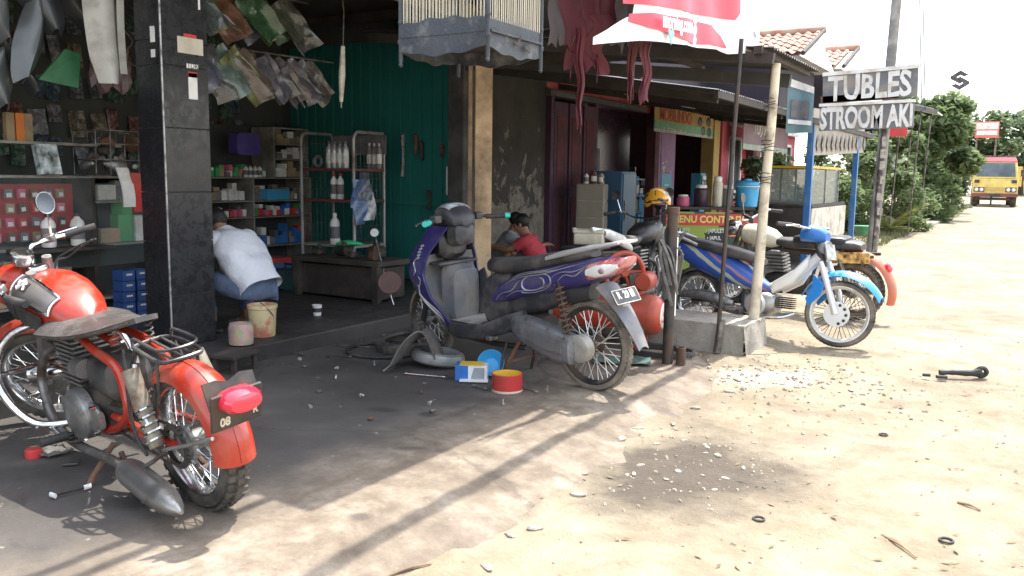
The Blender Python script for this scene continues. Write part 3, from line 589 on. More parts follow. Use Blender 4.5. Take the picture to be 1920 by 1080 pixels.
MB().lathe([(.0515,.37),(.0505,.42),(.031,.5),(.013,.541),(.002,.547)], (.33,.17,.16), (-1,.07,-.06), 20).build('muffler_tip', 'chrome', rb.children[-1])
stt = MB().tube(smooth_path([(.16,.12,.62),(.13,.15,.54),(.12,.155,.46),(.06,.155,.42),(.03,.15,.33)],4), .011, 8).build('fender_stay', 'chrome', rb); MB().tube([(0,.14,.3),(-.16,.115,.35),(-.3,.09,.40)], .008, 7).build('fender_stay', 'alloy', rb)
for q in (-1,1): MB().tube(smooth_path([(.28,.1*q,.66),(.24,.13*q,.5),(.2,.15*q,.34),(.1,.16*q,.26)],4), .007, 6).build('hose', 'rubber', rb)
MB().tube([(.0,.135,.29),(.07,.15,.24),(.2,.17,.165)], .009, 6).build('muffler_hanger', 'old_steel', rb)
ch = MB(); ch.lathe([(.085,-.006),(.09,0),(.085,.006)], (0,-.085,.295), (0,1,0), 26)
ch.build('sprocket', 'dark_iron', rb); MB().grid(20,3,lambda u,v: V(.02+.6*u, .095+.006*math.sin(v*3), .345+.02*math.sin(u*3)-.02*v), .004).build('chain_guard', 'dark_iron', rb)
cs = MB().lathe([(.07,-.008),(.085,-.006),(.085,.006),(.07,.008)], (0,.088,.295), (0,1,0), 28, False)
for i in range(22):
    a = 2*math.pi*i/22; cs.box((.088*math.cos(a),.088,.295+.088*math.sin(a)),(.012,.012,.012),Matrix.Rotation(-a,3,'Y'))
cs.tube([(0,.088,.385),(.3,.09,.375),(.6,.09,.34)], .006, 5); cs.tube([(0,.088,.205),(.3,.09,.225),(.6,.09,.26)], .006, 5)
cs.build('chain', 'dark_iron', rb)
# foot controls and stand
pg = MB().tube([(.78,-.2,.2),(.78,.22,.2)], .012, 8); pg.build('footrest_bar', 'dark_iron', rb); MB().tube([(.78,.2,.2),(.78,.31,.205)], .021, 10).build('footrest_rubber', 'rubber', rb)
MB().tube(smooth_path([(.66,.17,.2),(.8,.2,.17),(1.0,.2,.2),(1.0,.25,.2)],4), .008, 6).build('gear_lever', 'chrome', rb)
MB().tube([(.5,.12,.2),(.52,.22,.08),(.5,.3,-.02),(.56,.32,-.03)], [.013,.012,.011,.011], 8).build('side_stand', 'rust', rb)
MB().tube(smooth_path([(.42,-.13,.18),(.3,-.14,.06),(.24,-.12,.05),(.24,.12,.05),(.3,.14,.06),(.42,.13,.18)],4), .012, 7).build('centre_stand', 'rust', rb)
# front end
fk = MB()
for y in (-.085,.085): fk.tube([(WB,y,.3),(1.33,y,.66),(1.25,y,.92)], [.026,.024,.022], 10)
ffk = fk.build('front_fork', 'alloy', rb)
ffn = fender((WB,0,.3), .345, .14, 165, 20, 18, depth=.05).build('front_fender', 'red_paint', rb)
MB().lathe([(.03,-.13),(.085,-.1),(.1,-.02),(.1,.02),(.093,.03)], (1.43,0,.84), (1,0,0), 24).build('headlamp', 'red_paint', rb); fhl = rb.children[-1]
hb = MB().tube(smooth_path([(1.1,.39,.97),(1.18,.34,.975),(1.25,.25,1.0),(1.29,.17,1.01),(1.28,.12,.95),(1.27,.06,.93),(1.27,0,.925),(1.27,-.06,.93),(1.28,-.12,.95),(1.29,-.17,1.01),(1.25,-.25,1.0),(1.18,-.34,.975),(1.1,-.39,.97)],4), .0115, 8).build('handlebar', 'chrome', rb)
for y in (-1,1):
    MB().tube([(1.07,.41*y,.968),(1.19,.33*y,.978)], .018, 10).build('grip', 'rubber', hb)
    MB().tube(smooth_path([(1.22,.3*y,1.0),(1.25,.36*y,.985),(1.18,.44*y,.97)],4), .006, 6).build('lever', 'chrome', hb)
    MB().box((1.24,.27*y,1.0),(.05,.04,.04)).build('switch', 'alloy', hb, .006)
for y, dz in ((1,0.0),(-1,.0)):
    ms = MB().tube(smooth_path([(1.23,.27*y,1.0),(1.22,.3*y,1.08),(1.2,.3*y,1.14+dz)],4), .006, 6).build('mirror_stem', 'chrome', rb)
    MB().lathe([(.005,-.03),(.04,-.024),(.056,-.004),(.058,.004)], (1.2,.31*y,1.18+dz), (-.95,-.25*y,.1), 22).build('mirror_shell', 'chrome', ms); MB().lathe([(.053,.003),(.053,.006)], (1.2,.31*y,1.18+dz), (-.95,-.25*y,.1), 22).build('mirror_glass', 'mirror', ms)
MB().lathe([(.04,-.03),(.05,0),(.05,.025),(.046,.03)], (1.31,0,.97), (-.5,0,1), 20).build('speedometer', 'chrome', rb)
cb = MB()
for i, (y0, e) in enumerate(((.26,(1.0,.1,.55)),(.24,(1.35,.1,.7)),(-.26,(.95,-.1,.55)),(-.24,(1.42,-.07,.4)),(.05,(1.4,.0,.6)))): cb.tube(smooth_path([(1.24,y0,.99),(1.36,y0*.7,1.0-.03*i),(1.38,y0*.4,.85),e],5), .005, 5)
cb.build('cables', 'rubber', rb)
cbar = MB().tube(smooth_path([(1.16,.03,.66),(1.2,.2,.62),(1.22,.28,.5),(1.16,.3,.36),(1.02,.24,.22),(.92,.1,.2)],5), .019, 12)
cbar.tube(smooth_path([(1.16,-.03,.66),(1.2,-.2,.62),(1.22,-.28,.5),(1.16,-.3,.36),(1.02,-.24,.22),(.92,-.1,.2)],5), .019, 12); cbar.tube([(1.2,-.28,.44),(1.2,.28,.44)], .012, 8)
cbar.build('crash_bar', 'chrome', rb)
def steer(par, names, ang, pivot, axis, extra=()):
    T = Matrix.Translation(pivot) @ Matrix.Rotation(ang, 4, Vector(axis)) @ Matrix.Translation(-Vector(pivot))
    for o in par.children:
        if o.name.split('.')[0] in names or o in extra: o.matrix_basis = T @ o.matrix_basis
steer(rb, ('front_fork','front_fender','headlamp','handlebar','mirror_stem','speedometer'), R(46), (1.3,0,.75), (-.42,0,1), (fwl,))
for o in rb.children:
    if o.name.split('.')[0] in ('handlebar','mirror_stem'): o.matrix_basis = Matrix.Translation((.13,.0,-.075)) @ o.matrix_basis

# ---- purple scooter
mat('purple_plain', (.042,.034,.15), .35, 0, .15, 4, dirt=(.11,.095,.12), damt=.32, coat=.4)
sc = root('scooter', 'purple and grey automatic scooter on its stand in front of the plank post', 'scooter', (-2.24,4.63,0), (0,0,0))
sc.rotation_euler = (R(-3), 0, math.atan2(.34,-1.51)); SW = 1.52
wheel(sc, 0, .285, .075, .235, .06, .12, tyre_m='tyre_dusty', rim_m='dark_iron', hub_m='dark_iron', spoke_m='silver_paint')
wheel(sc, SW, .255, .06, .215, .05, .1, steer=R(-6), tyre_m='tyre_dusty', rim_m='dark_iron', spoke_m='silver_paint', ns=18)
# leg shield: outer purple cowl, inner grey panel
def shield(z, t, off=0):         # t -1..1 across
    def itp(T): 
        for (a_, b_), (c_, d_) in zip(T, T[1:]):
            if z <= c_: return b_+(d_-b_)*max(0,(z-a_)/(c_-a_))
        return T[-1][1]
    w_ = itp([(.24,.12),(.34,.17),(.48,.235),(.62,.255),(.74,.225),(.86,.15),(.96,.1)])
    xc = itp([(.24,1.10),(.36,1.16),(.5,1.24),(.64,1.28),(.78,1.26),(.96,1.17)])
    a = t*math.pi/2; dp = (.13+.12*min(1,max(0,(z-.3)/.3)))
    return V(xc + off + dp*max(0,math.cos(a))**.55, w_*math.copysign(abs(math.sin(a))**.6, t), z)
def inner(z, t, off=0):
    p = shield(z, 0); q = shield(z, 1); return V(q.x+off+.05*(1-t*t), q.y*t*.93, z)
oc = MB().grid(18, 16, lambda u, v: shield(.25+.70*u, 2*v-1, .0), .012).build('front_cowl', 'purple_plain', sc)
ip = MB().grid(14, 14, lambda u, v: inner(.26+.50*u, (2*v-1), .012), .006).build('inner_panel', 'grey_plastic', sc)
MB().box((1.25,0,.70),(.12,.36,.02)).build('pocket_shelf', 'dark_plastic', ip, .006); MB().hull([(1.2,0,.82,.06,.06,3),(1.25,0,.82,.13,.1,3),(1.34,0,.82,.13,.1,3)]).build('recess_shade', 'black_paint', ip); MB().hull([(1.12,0,.48,.12,.18,5),(1.24,0,.5,.13,.2,5)]).build('pocket', 'grey_plastic', ip, .004)  # solid black block stands in for the shade inside the upper recess
MB().prism([V(1.06,-.12,.33),V(1.02,-.13,.52),V(1.08,-.13,.66),V(1.18,-.13,.6),V(1.16,-.12,.33)], (0,-.014,0)).build('panel_flap', 'dark_plastic', ip, .004)
nose = MB().hull([(1.44,0,.78,.15,.10,2.4),(1.5,0,.74,.13,.12,2.4),(1.56,0,.67,.09,.1,2.3),(1.6,0,.62,.04,.05,2)]).build('nose_cowl', 'purple_plain', sc)
fender((SW,0,.255), .29, .11, 150, 60, 12, depth=.04).build('front_fender', 'dark_plastic', sc)
fk = MB()
for y in (-.075,.075): fk.tube([(SW,y,.255),(1.40,y,.6)], .02, 8)
fk.tube([(1.42,0,.55),(1.24,0,.98)], .028, 8); fk.build('front_fork', 'dark_iron', sc)
hd = MB().hull([(1.1,0,.99,.05,.03,2.4),(1.13,0,1.0,.105,.06,2.5),(1.2,0,1.02,.125,.085,2.5),(1.28,0,1.02,.12,.08,2.4),(1.35,0,.99,.09,.06,2.3),(1.38,0,.97,.04,.03,2)], 22).build('head_cowl', 'dark_plastic', sc)
patch([(1.13,0,1.0,.105,.06,2.5),(1.2,0,1.02,.125,.085,2.5),(1.28,0,1.02,.12,.08,2.4),(1.35,0,.99,.09,.06,2.3)], 1.17, 1.34, R(40), R(140), .004, 8, 8).build('gauge_lens', mat('gauge_print',(.3,.31,.33),.2,0,.9,14), hd)
MB().hull([(1.09,0,.90,.03,.04,3),(1.12,0,.90,.09,.075,3),(1.2,0,.9,.1,.09,3)]).build('key_panel', 'dark_plastic', sc, .003)
hb = MB().tube(smooth_path([(1.1,.36,1.0),(1.16,.28,1.0),(1.2,.15,1.01),(1.22,0,1.01),(1.2,-.15,1.01),(1.16,-.28,1.0),(1.1,-.36,1.0)],4), .011, 8).build('handlebar', 'dark_iron', sc)
for y in (-1,1):
    MB().tube([(1.09,.37*y,1.0),(1.17,.25*y,1.0)], .018, 10).build('grip', 'rubber', hb); MB().tube([(1.075,.395*y,1.0),(1.095,.365*y,1.0)], .0195, 10).build('grip_end', 'teal_rubber', hb)
    MB().tube(smooth_path([(1.22,.2*y,1.01),(1.24,.27*y,1.0),(1.18,.38*y,.985)],4), .006, 6).build('brake_lever', 'alloy', hb); MB().box((1.2,.19*y,1.01),(.06,.06,.05)).build('switch_block', 'dark_plastic', hb, .008)
MB().tube([(1.09,.36,1.0),(1.13,.31,1.0)], .0188, 10).build('grip_band', 'teal_rubber', hb)
fb = MB().hull([(.74,0,.30,.12,.03,4),(.82,0,.29,.165,.035,5),(1.1,0,.275,.17,.035,5),(1.2,0,.285,.14,.04,4)]).build('floor_board', 'dark_plastic', sc, .004)
MB().box((.98,0,.317),(.34,.27,.008)).build('floor_mat', mat('worn_mat',(.22,.2,.19),.8,0,.3,8,dirt=(.4,.37,.33),damt=.4), fb, .003)
for y in (-1,1): MB().hull([(.45,.12*y,.42,.02,.05,3),(.6,.14*y,.36,.03,.06,3),(.8,.155*y,.28,.03,.055,3),(1.05,.15*y,.245,.03,.04,3),(1.18,.12*y,.26,.02,.04,3)]).build('side_skirt', 'dark_plastic', sc)
MB().hull([(.62,0,.56,.09,.14,3),(.72,0,.5,.12,.2,3.2),(.83,0,.48,.115,.17,3.2),(.86,0,.46,.07,.12,3)]).build('seat_base', 'dark_plastic', sc, .004)
bs = [(-.2,0,.80,.05,.035,2.4),(-.14,0,.775,.085,.06,2.5),(.02,0,.735,.125,.085,2.6),(.25,0,.68,.15,.10,2.6),(.5,0,.62,.15,.10,2.6),(.68,0,.55,.135,.08,2.6),(.8,0,.46,.11,.05,2.4)]
bdp = MB().hull(bs, 24).build('body_panel', 'purple_plain', sc)
dec = MB()
for s_ in (1,-1):
    def on_body(x, a, s_=s_): p = hull_at(bs, x, R(a), .003); p.y *= s_; return p
    for r0, tn in ((.03,1.6),(.055,1.1)): dec.tube([on_body(.33+(r0+.02*t)*2.0*math.cos(2.2+t*3.14), -2+(r0+.02*t)*420*math.sin(2.2+t*3.14)) for t in [q*tn/22 for q in range(23)]], .0065, 5, flat=.4)
    for a0, a1, x0, x1 in ((22,34,.6,-.02),(12,30,.66,.05),(-16,8,.7,.46),(30,40,.55,.1),(-22,-14,.6,.2),(2,20,.2,-.06),(-8,10,.16,-.04)): dec.tube([on_body(x0+(x1-x0)*q/14, a0+(a1-a0)*q/14+6*math.sin(q*.5)) for q in range(15)], [.002+.0065*math.sin(math.pi*q/14) for q in range(15)], 5, flat=.4)
tag(dec.build('swirl_decal', 'silver_paint', bdp), kind='stuff')
dec = MB()
for s_ in (1,-1):
    for t0, z0, z1, am in ((.93,.3,.62,.06),(.85,.28,.56,.08),(.75,.3,.5,.06),(.9,.62,.78,.04)): dec.tube([shield(z0+(z1-z0)*q/14, s_*min(.99,t0+am*math.sin(q*.6)), .0)+V(.006,.017*s_,0) for q in range(15)], [.002+.007*math.sin(math.pi*q/14) for q in range(15)], 5, flat=.4)
    for q in range(5): dec.box(shield(.74+.02*q, s_*(.93-.02*q), .0)+V(.006,.017*s_,0), (.03,.006,.012), (0,R(20),0))
tag(dec.build('swirl_decal', 'silver_paint', oc), kind='stuff')
MB().hull([(-.02,0,.62,.06,.05,3),(.2,0,.58,.1,.07,3),(.5,0,.5,.11,.09,3),(.65,0,.44,.09,.07,3)]).build('under_seat_box', 'dark_plastic', sc)
MB().hull([(-.03,0,.845,.05,.016,2.6),(.02,0,.84,.10,.03,2.8),(.15,0,.82,.135,.042,2.8),(.35,0,.775,.15,.05,2.8),(.55,0,.735,.145,.05,2.8),(.72,0,.72,.125,.052,2.8),(.82,0,.715,.09,.048,2.6),(.86,0,.71,.04,.03,2.4)], 24).build('seat', 'vinyl', sc)
gr = MB()
for y in (-1,1): gr.hull([(-.26,.085*y,.935,.012,.008,3),(-.1,.12*y,.905,.018,.014,3),(.1,.145*y,.855,.018,.018,3),(.24,.15*y,.815,.01,.012,3)])
gr.hull([(-.275,0,.935,.07,.008,3),(-.22,0,.93,.1,.012,3)]); gr.build('grab_rail', 'silver_paint', sc)
tl = MB().hull([(-.285,0,.835,.05,.012,4),(-.27,0,.825,.075,.026,4),(-.2,0,.79,.1,.046,4),(-.12,0,.768,.118,.054,4),(-.05,0,.75,.124,.052,4)]).build('tail_lamp', mat('lamp_rose',(.5,.07,.08),.18,0,.5,7,coat=.8,dirt=(.6,.35,.33),damt=.35,dsc=9), sc)
for y in (-1,1):
    MB().hull([(-.25,.075*y,.80,.02,.012,3.5),(-.2,.085*y,.78,.034,.03,3.5),(-.12,.1*y,.762,.036,.04,3.5),(-.05,.108*y,.75,.025,.02,3.5)]).build('indicator_lens', mat('clear_lens',(.7,.68,.66),.12,0,.1,12,coat=.8) if y < 0 else M['clear_lens'], tl)
    MB().ell((-.16,.112*y,.768),(.026,.024,.02)).build('indicator_bulb', mat('lens_mauve',(.3,.16,.2),.2,0,.4,20) if y < 0 else M['lens_mauve'], tl)
fn_ = MB().grid(12, 6, lambda u, v: V(-.10-.27*u-.02*math.sin(u*3), (2*v-1)*(.10-.055*u), .66-.30*u-.05*u*u+.02*(1-(2*v-1)**2)), .006).build('rear_fender', 'grey_plastic', sc)
pl = MB().box((0,0,0),(.008,.27,.105)).build('number_plate', 'black_paint', sc, .003, loc=(-.26,.02,.62), rot=(0,R(33),0)); pl.scale = (1,.86,.9)
text('plate_number', 'R  29 III', .07, 'label_white', pl, (-.006,0,.008), basis((0,-1,0),(0,0,1)), .001, .82, .003)
pb = MB()
for a_, b_ in (((-.13,-.048),(.13,-.048)),((.13,-.048),(.13,.048)),((.13,.048),(-.13,.048)),((-.13,.048),(-.13,-.048))): pb.tube([(-.005,a_[0],a_[1]),(-.005,b_[0],b_[1])], .003, 5)
pb.build('plate_border', 'label_white', pl)
cv = MB().hull([(.02,.13,.275,.03,.05,3),(.04,.135,.275,.06,.09,3.6),(.16,.14,.29,.066,.105,3.8),(.3,.14,.32,.066,.10,3.6),(.42,.135,.35,.06,.09,3.4),(.52,.12,.36,.05,.07,3),(.58,.1,.36,.03,.04,2.4)], 24).build('transmission_case', mat('case_grey',(.2,.2,.21),.5,.4,.12,8,dirt=(.13,.12,.11),damt=.3,dsc=10), sc)
MB().hull([(.08,.205,.3,.006,.05,3),(.2,.208,.315,.01,.06,3),(.42,.198,.35,.006,.045,3)]).build('case_rib', 'case_grey', cv)
for bx_2, bz_2 in ((.07,.35),(.07,.2),(.2,.385),(.22,.2),(.38,.43),(.4,.27),(.5,.4)): MB().tube([(bx_2,.17,bz_2),(bx_2,.195,bz_2)], .009, 6).build('case_bolt', 'old_steel', cv)
MB().lathe([(.03,.03),(.07,.03),(.085,.02),(.085,-.03)], (0,.12,.285), (0,1,0), 24).build('brake_drum', mat('drum_pale',(.5,.48,.44),.45,.5,.2,12,dirt=(.3,.26,.2),damt=.35), sc)
MB().tube([(.36,0,.33),(.62,0,.36)], .1, 16).build('engine', 'engine_black', sc); MB().tube([(.45,-.15,.3),(.1,-.18,.3),(-.2,-.2,.34)], [.03,.05,.055], 12).build('muffler', 'engine_black', sc)
sh = MB().tube([(.06,.155,.35),(.16,.13,.68)], .012, 8).build('shock_absorber', 'dark_iron', sc); spring((.07,.153,.38),(.155,.132,.66), .028, 9, .006).build('spring', 'rust', sh)
sd_ = MB()
for y in (-.1,.1): sd_.tube(smooth_path([(.55,y*.6,.25),(.6,y*1.2,.12),(.66,y*1.5,.0)],3), .013, 7)
sd_.tube([(.61,-.12,.1),(.61,.12,.1)], .01, 6); sd_.build('centre_stand', 'rust', sc)
MB().tube(smooth_path([(.6,.14,.24),(.62,.17,.12),(.6,.2,.03)],3), .010, 7).build('side_stand', 'dark_iron', sc)
MB().tube([(.5,.06,.2),(.8,.07,.19),(1.12,.06,.2)], .02, 8).build('under_frame', 'dark_iron', sc); MB().box((.72,.16,.255),(.05,.07,.03)).build('foot_peg', 'alloy', sc, .006)

# ---- blue underbone motorcycle
k = NB('blue_graphic'); X_, Y_, Z_ = k.xyz(); d = k.math('ADD', k.math('MULTIPLY', X_, .55), Z_); d = k.math('ADD', d, k.math('MULTIPLY', k.noise(4,2,.5), .06))
c = k.ramp(d, (.55,(.03,.08,.34)), (.665,(.04,.1,.42)), (.68,(.6,.62,.6)), (.69,(.42,.5,.12)), (.705,(.62,.62,.6)), (.712,(.04,.1,.42)), (.755,(.05,.12,.45)), (.765,(.55,.22,.12)), (.785,(.05,.12,.45))); k.done(c, .35); k.b.inputs['Coat Weight'].default_value = .4
bb = root('underbone_motorcycle', 'blue underbone motorcycle with bright blue front fender turned to the road', 'motorcycle', (-2.5,7.2,0))
bb.rotation_euler = (R(-5),0,math.atan2(-.25,1.23)); BW = 1.26
wheel(bb, 0, .25, .07, .2, .05, .1, tyre_m='tyre'); wheel(bb, BW, .262, .06, .213, .05, .1, steer=R(16), tyre_m='tyre_dusty', rim_m=mat('rim_white',(.72,.71,.68),.35,.3,.06,8,dirt=(.45,.4,.33),damt=.2), spoke_m='old_steel')
MB().lathe([(.04,0),(.098,0),(.098,.006),(.04,.006)], (BW,-.06,.262), (.28,-1,0), 24).build('brake_disc', 'silver_paint', bb)
for i in range(10): a = i*.628; MB().tube([(BW+.075*math.cos(a)+.0,-.066,.262+.075*math.sin(a)),(BW+.075*math.cos(a),-.069,.262+.075*math.sin(a))], .012, 8).build('disc_hole', 'dark_iron', bb)
fk = MB()
for y in (-.085,.085): fk.tube([(BW,y,.262),(BW-.09,y,.5),(BW-.16,y*.9,.66)], [.027,.025,.02], 10)
fk.build('front_fork', mat('fork_white',(.7,.7,.68),.35,.2,.08), bb)
fe = MB().grid(16, 10, lambda u, v: V(BW+.33*math.cos(R(155-128*u))+.02*u, (2*v-1)*(.085-.03*abs(2*u-1)**2), .275+.33*math.sin(R(155-128*u))-.045*(2*v-1)**2), .005)
fe.build('front_fender', mat('fender_blue',(.02,.24,.68),.25,0,.08,4,dirt=(.1,.25,.45),damt=.15,coat=.6), bb)
for y in (-1,1): MB().prism([V(BW-.2,.09*y,.56),V(BW-.1,.1*y,.48),V(BW-.12,.1*y,.4),V(BW-.22,.09*y,.3),V(BW-.25,.085*y,.36),V(BW-.2,.09*y,.45)], (0,.012*y,0)).build('fender_side', 'fender_blue', bb, .004)
MB().tube([(BW-.16,0,.62),(BW-.26,0,.88)], .03, 10).build('steering_head', 'dark_iron', bb)
MB().lathe([(.02,-.07),(.045,-.05),(.058,0),(.054,.015)], (BW-.15,-.01,.77), (.9,-.25,-.1), 18).build('headlamp', mat('dim_lens',(.3,.31,.32),.15,0,.4,14,coat=.6), bb)
MB().prism([V(BW-.1,-.09,.68),V(BW-.1,.09,.68),V(BW-.13,.09,.8),V(BW-.13,-.09,.8)], (-.01,0,0)).build('number_plate', mat('plate_grey',(.3,.3,.3),.5,0,.6,22), bb)
MB().hull([(BW-.36,0,.86,.05,.05,2.5),(BW-.28,0,.88,.1,.07,2.5),(BW-.2,0,.87,.09,.065,2.4),(BW-.15,0,.85,.05,.04,2)]).build('head_cowl', 'blue', bb)
hb = MB().tube(smooth_path([(BW-.4,.36,.93),(BW-.33,.25,.93),(BW-.27,.1,.91),(BW-.27,-.1,.91),(BW-.33,-.25,.93),(BW-.4,-.36,.93)],4), .011, 8).build('handlebar', 'chrome', bb)
for y in (-1,1): MB().tube([(BW-.41,.37*y,.93),(BW-.34,.26*y,.93)], .018, 8).build('grip', 'rubber', hb); MB().tube(smooth_path([(BW-.3,.2*y,.93),(BW-.27,.3*y,.93),(BW-.33,.38*y,.92)],3), .006, 6).build('lever', 'chrome', hb)
MB().tube(smooth_path([(BW-.2,0,.7),(BW-.4,0,.5),(BW-.6,0,.4)],4), .045, 10).build('backbone', 'fork_white', bb)
for y in (-1,1): MB().hull([(BW-.26,.06*y,.66,.02,.05,3),(BW-.36,.09*y,.52,.03,.06,3),(BW-.52,.1*y,.42,.03,.05,3)]).build('leg_shield', 'fork_white', bb)
MB().hull([(-.32,0,.70,.04,.035,2.4),(-.22,0,.68,.09,.07,2.6),(0,0,.61,.12,.11,2.6),(.25,0,.54,.135,.12,2.6),(.45,0,.48,.12,.10,2.6),(.6,0,.42,.08,.06,2.4),(.7,0,.39,.04,.03,2.2)], 22).build('body_panel', 'blue_graphic', bb)
MB().hull([(-.28,0,.765,.06,.02,2.6),(-.2,0,.765,.11,.035,2.8),(0,0,.73,.125,.045,2.8),(.3,0,.68,.125,.05,2.8),(.5,0,.645,.1,.045,2.6),(.6,0,.62,.05,.025,2.4)], 22).build('seat', 'vinyl', bb)
gb = MB().tube(smooth_path([(.02,.13,.72),(-.22,.13,.8),(-.33,.06,.82),(-.33,-.06,.82),(-.22,-.13,.8),(.02,-.13,.72)],4), .012, 8).build('grab_rail', 'silver_paint', bb)
MB().hull([(-.36,0,.7,.05,.03,2.4),(-.33,0,.69,.09,.045,2.5),(-.26,0,.68,.095,.05,2.5)]).build('tail_lamp', 'red_lamp', bb)
en = MB().hull([(.45,0,.28,.08,.07,3),(.5,0,.28,.12,.1,3),(.68,0,.28,.12,.1,3),(.75,0,.29,.08,.07,3)]).build('engine', 'alloy', bb); MB().lathe([(.03,.03),(.08,.025),(.095,0)], (.6,-.12,.27), (0,-1,0), 24).build('clutch_cover', 'silver_paint', en)
fins(MB(), (.82,0,.3), (.12,.09,.1), 6).build('cylinder', 'engine_black', en)
MB().hull([(-.1,-.13,.28,.03,.03,3),(.1,-.13,.3,.045,.045,3),(.3,-.12,.27,.045,.05,3),(.4,-.1,.25,.02,.025,3)]).build('muffler', 'alloy', bb)
MB().tube([(0,-.09,.25),(.45,-.08,.28)], .025, 8).build('swing_arm', 'dark_iron', bb); MB().tube([(.52,-.2,.2),(.52,.2,.2)], .012, 8).build('footrest_bar', 'dark_iron', bb); MB().tube([(.52,-.16,.2),(.52,-.26,.2)], .02, 8).build('footrest_rubber', 'rubber', bb)
MB().tube(smooth_path([(.9,-.03,.22),(.8,-.1,.18),(.5,-.13,.17),(.2,-.14,.22)],4), .016, 8).build('exhaust_pipe', 'chrome', bb); MB().tube([(.45,.1,.2),(.42,.2,.1),(.45,.26,-.01)], .01, 7).build('side_stand', 'dark_iron', bb)
fender((0,0,.25), .29, .11, 185, 70, 14, depth=.04).build('rear_fender', 'dark_plastic', bb)

# ---- old orange motorcycle and dark motorcycle further back
def old_bike(name, label, loc, rz, paint, tankm, wb_, R_, box=False, lean=-4):
    o = root(name, label, 'motorcycle', loc); o.rotation_euler = (R(lean),0,rz)
    wheel(o, 0, R_, .085, R_*.76, .07, .12, knob=True, tyre_m='tyre_dusty', rim_m='rust', spoke_m='old_steel'); wheel(o, wb_, R_, .075, R_*.77, .06, .1, tyre_m='tyre')
    fender((0,0,R_), R_+(.11 if paint == 'orange_paint' else .05), .17, 196, 60, 18, depth=.05).build('rear_fender', paint, o); fender((wb_,0,R_), R_+.045, .12, 160, 30, 14, depth=.04).build('front_fender', paint, o)
    MB().hull([(.72,0,.7,.07,.05,2.4),(.8,0,.72,.12,.09,2.5),(.95,0,.75,.14,.11,2.5),(1.08,0,.76,.12,.09,2.4),(1.14,0,.76,.05,.04,2)]).build('fuel_tank', tankm, o)
    MB().hull([(-.08,0,.69,.08,.03,3),(-.02,0,.7,.11,.045,3.2),(.2,0,.7,.12,.05,3.2),(.6,0,.69,.115,.05,3),(.74,0,.7,.08,.04,2.8)]).build('seat', 'vinyl', o)
    fr = MB(); fr.tube([(.7,0,.64),(1.12,0,.72)], .024, 8); fr.tube([(1.1,0,.68),(.98,0,.3),(.85,0,.2),(.4,0,.2)], .02, 8)
    for y in (-.1,.1): fr.tube([(.7,y*.6,.62),(.2,y,.6),(-.2,y,.62)], .016, 8); fr.tube([(0,y,R_),(.45,y*.8,.28)], .017, 8); fr.tube([(.4,y,.22),(.3,y,.6)], .016, 8)
    fr.build('frame', 'dark_iron', o)
    e = MB().hull([(.42,0,.3,.09,.08,3),(.5,0,.3,.12,.11,3),(.75,0,.29,.12,.11,3),(.85,0,.3,.07,.07,3)]).build('engine', 'engine_black', o); fins(MB(), (.75,0,.5), (.18,.18,.2), 6, .15).build('cylinder', 'alloy', e)
    MB().tube(smooth_path([(.85,-.08,.5),(1.0,-.12,.4),(.85,-.15,.2),(.4,-.17,.2),(-.2,-.19,.26)],4), [.02]*9+[.04]*8, 10).build('exhaust', 'old_steel', o)
    for y in (-.08,.08): MB().tube([(wb_,y,R_),(wb_-.2,y,.85)], .022, 8).build('fork_leg', 'old_steel', o); MB().tube([(0,y*1.6,R_),(.1,y*1.5,.58)], .025, 8).build('shock_absorber', 'old_steel', o)
    MB().lathe([(.03,-.1),(.08,-.07),(.095,0),(.09,.02)], (wb_-.06,0,.8), (1,0,0), 20).build('headlamp', 'chrome', o)
    h = MB().tube(smooth_path([(wb_-.42,.36,.95),(wb_-.3,.25,.97),(wb_-.22,.1,.9),(wb_-.22,-.1,.9),(wb_-.3,-.25,.97),(wb_-.42,-.36,.95)],4), .011, 8).build('handlebar', 'chrome', o)
    for y in (-1,1): MB().tube([(wb_-.43,.37*y,.95),(wb_-.34,.29*y,.965)], .018, 8).build('grip', 'rubber', h)
    for y in (-1,1):
        q = MB().tube([(wb_-.3,.24*y,.96),(wb_-.3,.28*y,1.1)], .006, 6).build('mirror_stem', 'chrome', o); MB().lathe([(.01,-.02),(.045,-.014),(.05,.0)], (wb_-.31,.29*y,1.14), (-1,0,.1), 16).build('mirror_shell', 'black_paint', q)
    MB().lathe([(.0,-.02),(.03,-.015),(.045,.0),(.045,.03)], (-R_*1.15,0,R_+.24), (1,0,-.3), 16).build('tail_lamp', 'red_lamp', o)
    return o
mat('orange_paint', (.5,.11,.045), .4, 0, .15, 4, dirt=(.3,.14,.08), damt=.35, coat=.3)
ob = old_bike('trail_motorcycle', 'old orange motorcycle with knobbly rear tyre seen beyond the blue one', (-1.42,8.5,0), math.atan2(.2,-1.3), 'orange_paint', 'cream', 1.3, .275)
MB().hull([(.06,0,.735,.1,.03,5),(.09,0,.74,.12,.04,5),(.25,0,.74,.12,.04,5),(.54,0,.735,.12,.038,5),(.56,0,.735,.1,.03,5)]).build('seat_box', 'black_paint', ob)
sp = MB().box((.0,.135,.60),(.36,.012,.1),(0,R(3),0)).build('side_panel', mat('side_print',(.5,.3,.1),.5,0,.95,26), ob, .004)
dbk = old_bike('dark_motorcycle', 'dark motorcycle with silver tail parked behind the compressor', (-3.35,7.1,0), math.atan2(1.0,.02), 'black_paint', 'black_paint', 1.25, .28)
for y in (-1,1): MB().hull([(-.35,.09*y,.84,.012,.02,3),(-.1,.13*y,.78,.02,.05,3),(.2,.13*y,.7,.02,.06,3),(.4,.12*y,.62,.01,.03,3)]).build('tail_panel', 'silver_paint', dbk)
MB().box((-.25,.05,.69),(.34,.26,.018)).build('rear_rack', 'dark_iron', dbk)
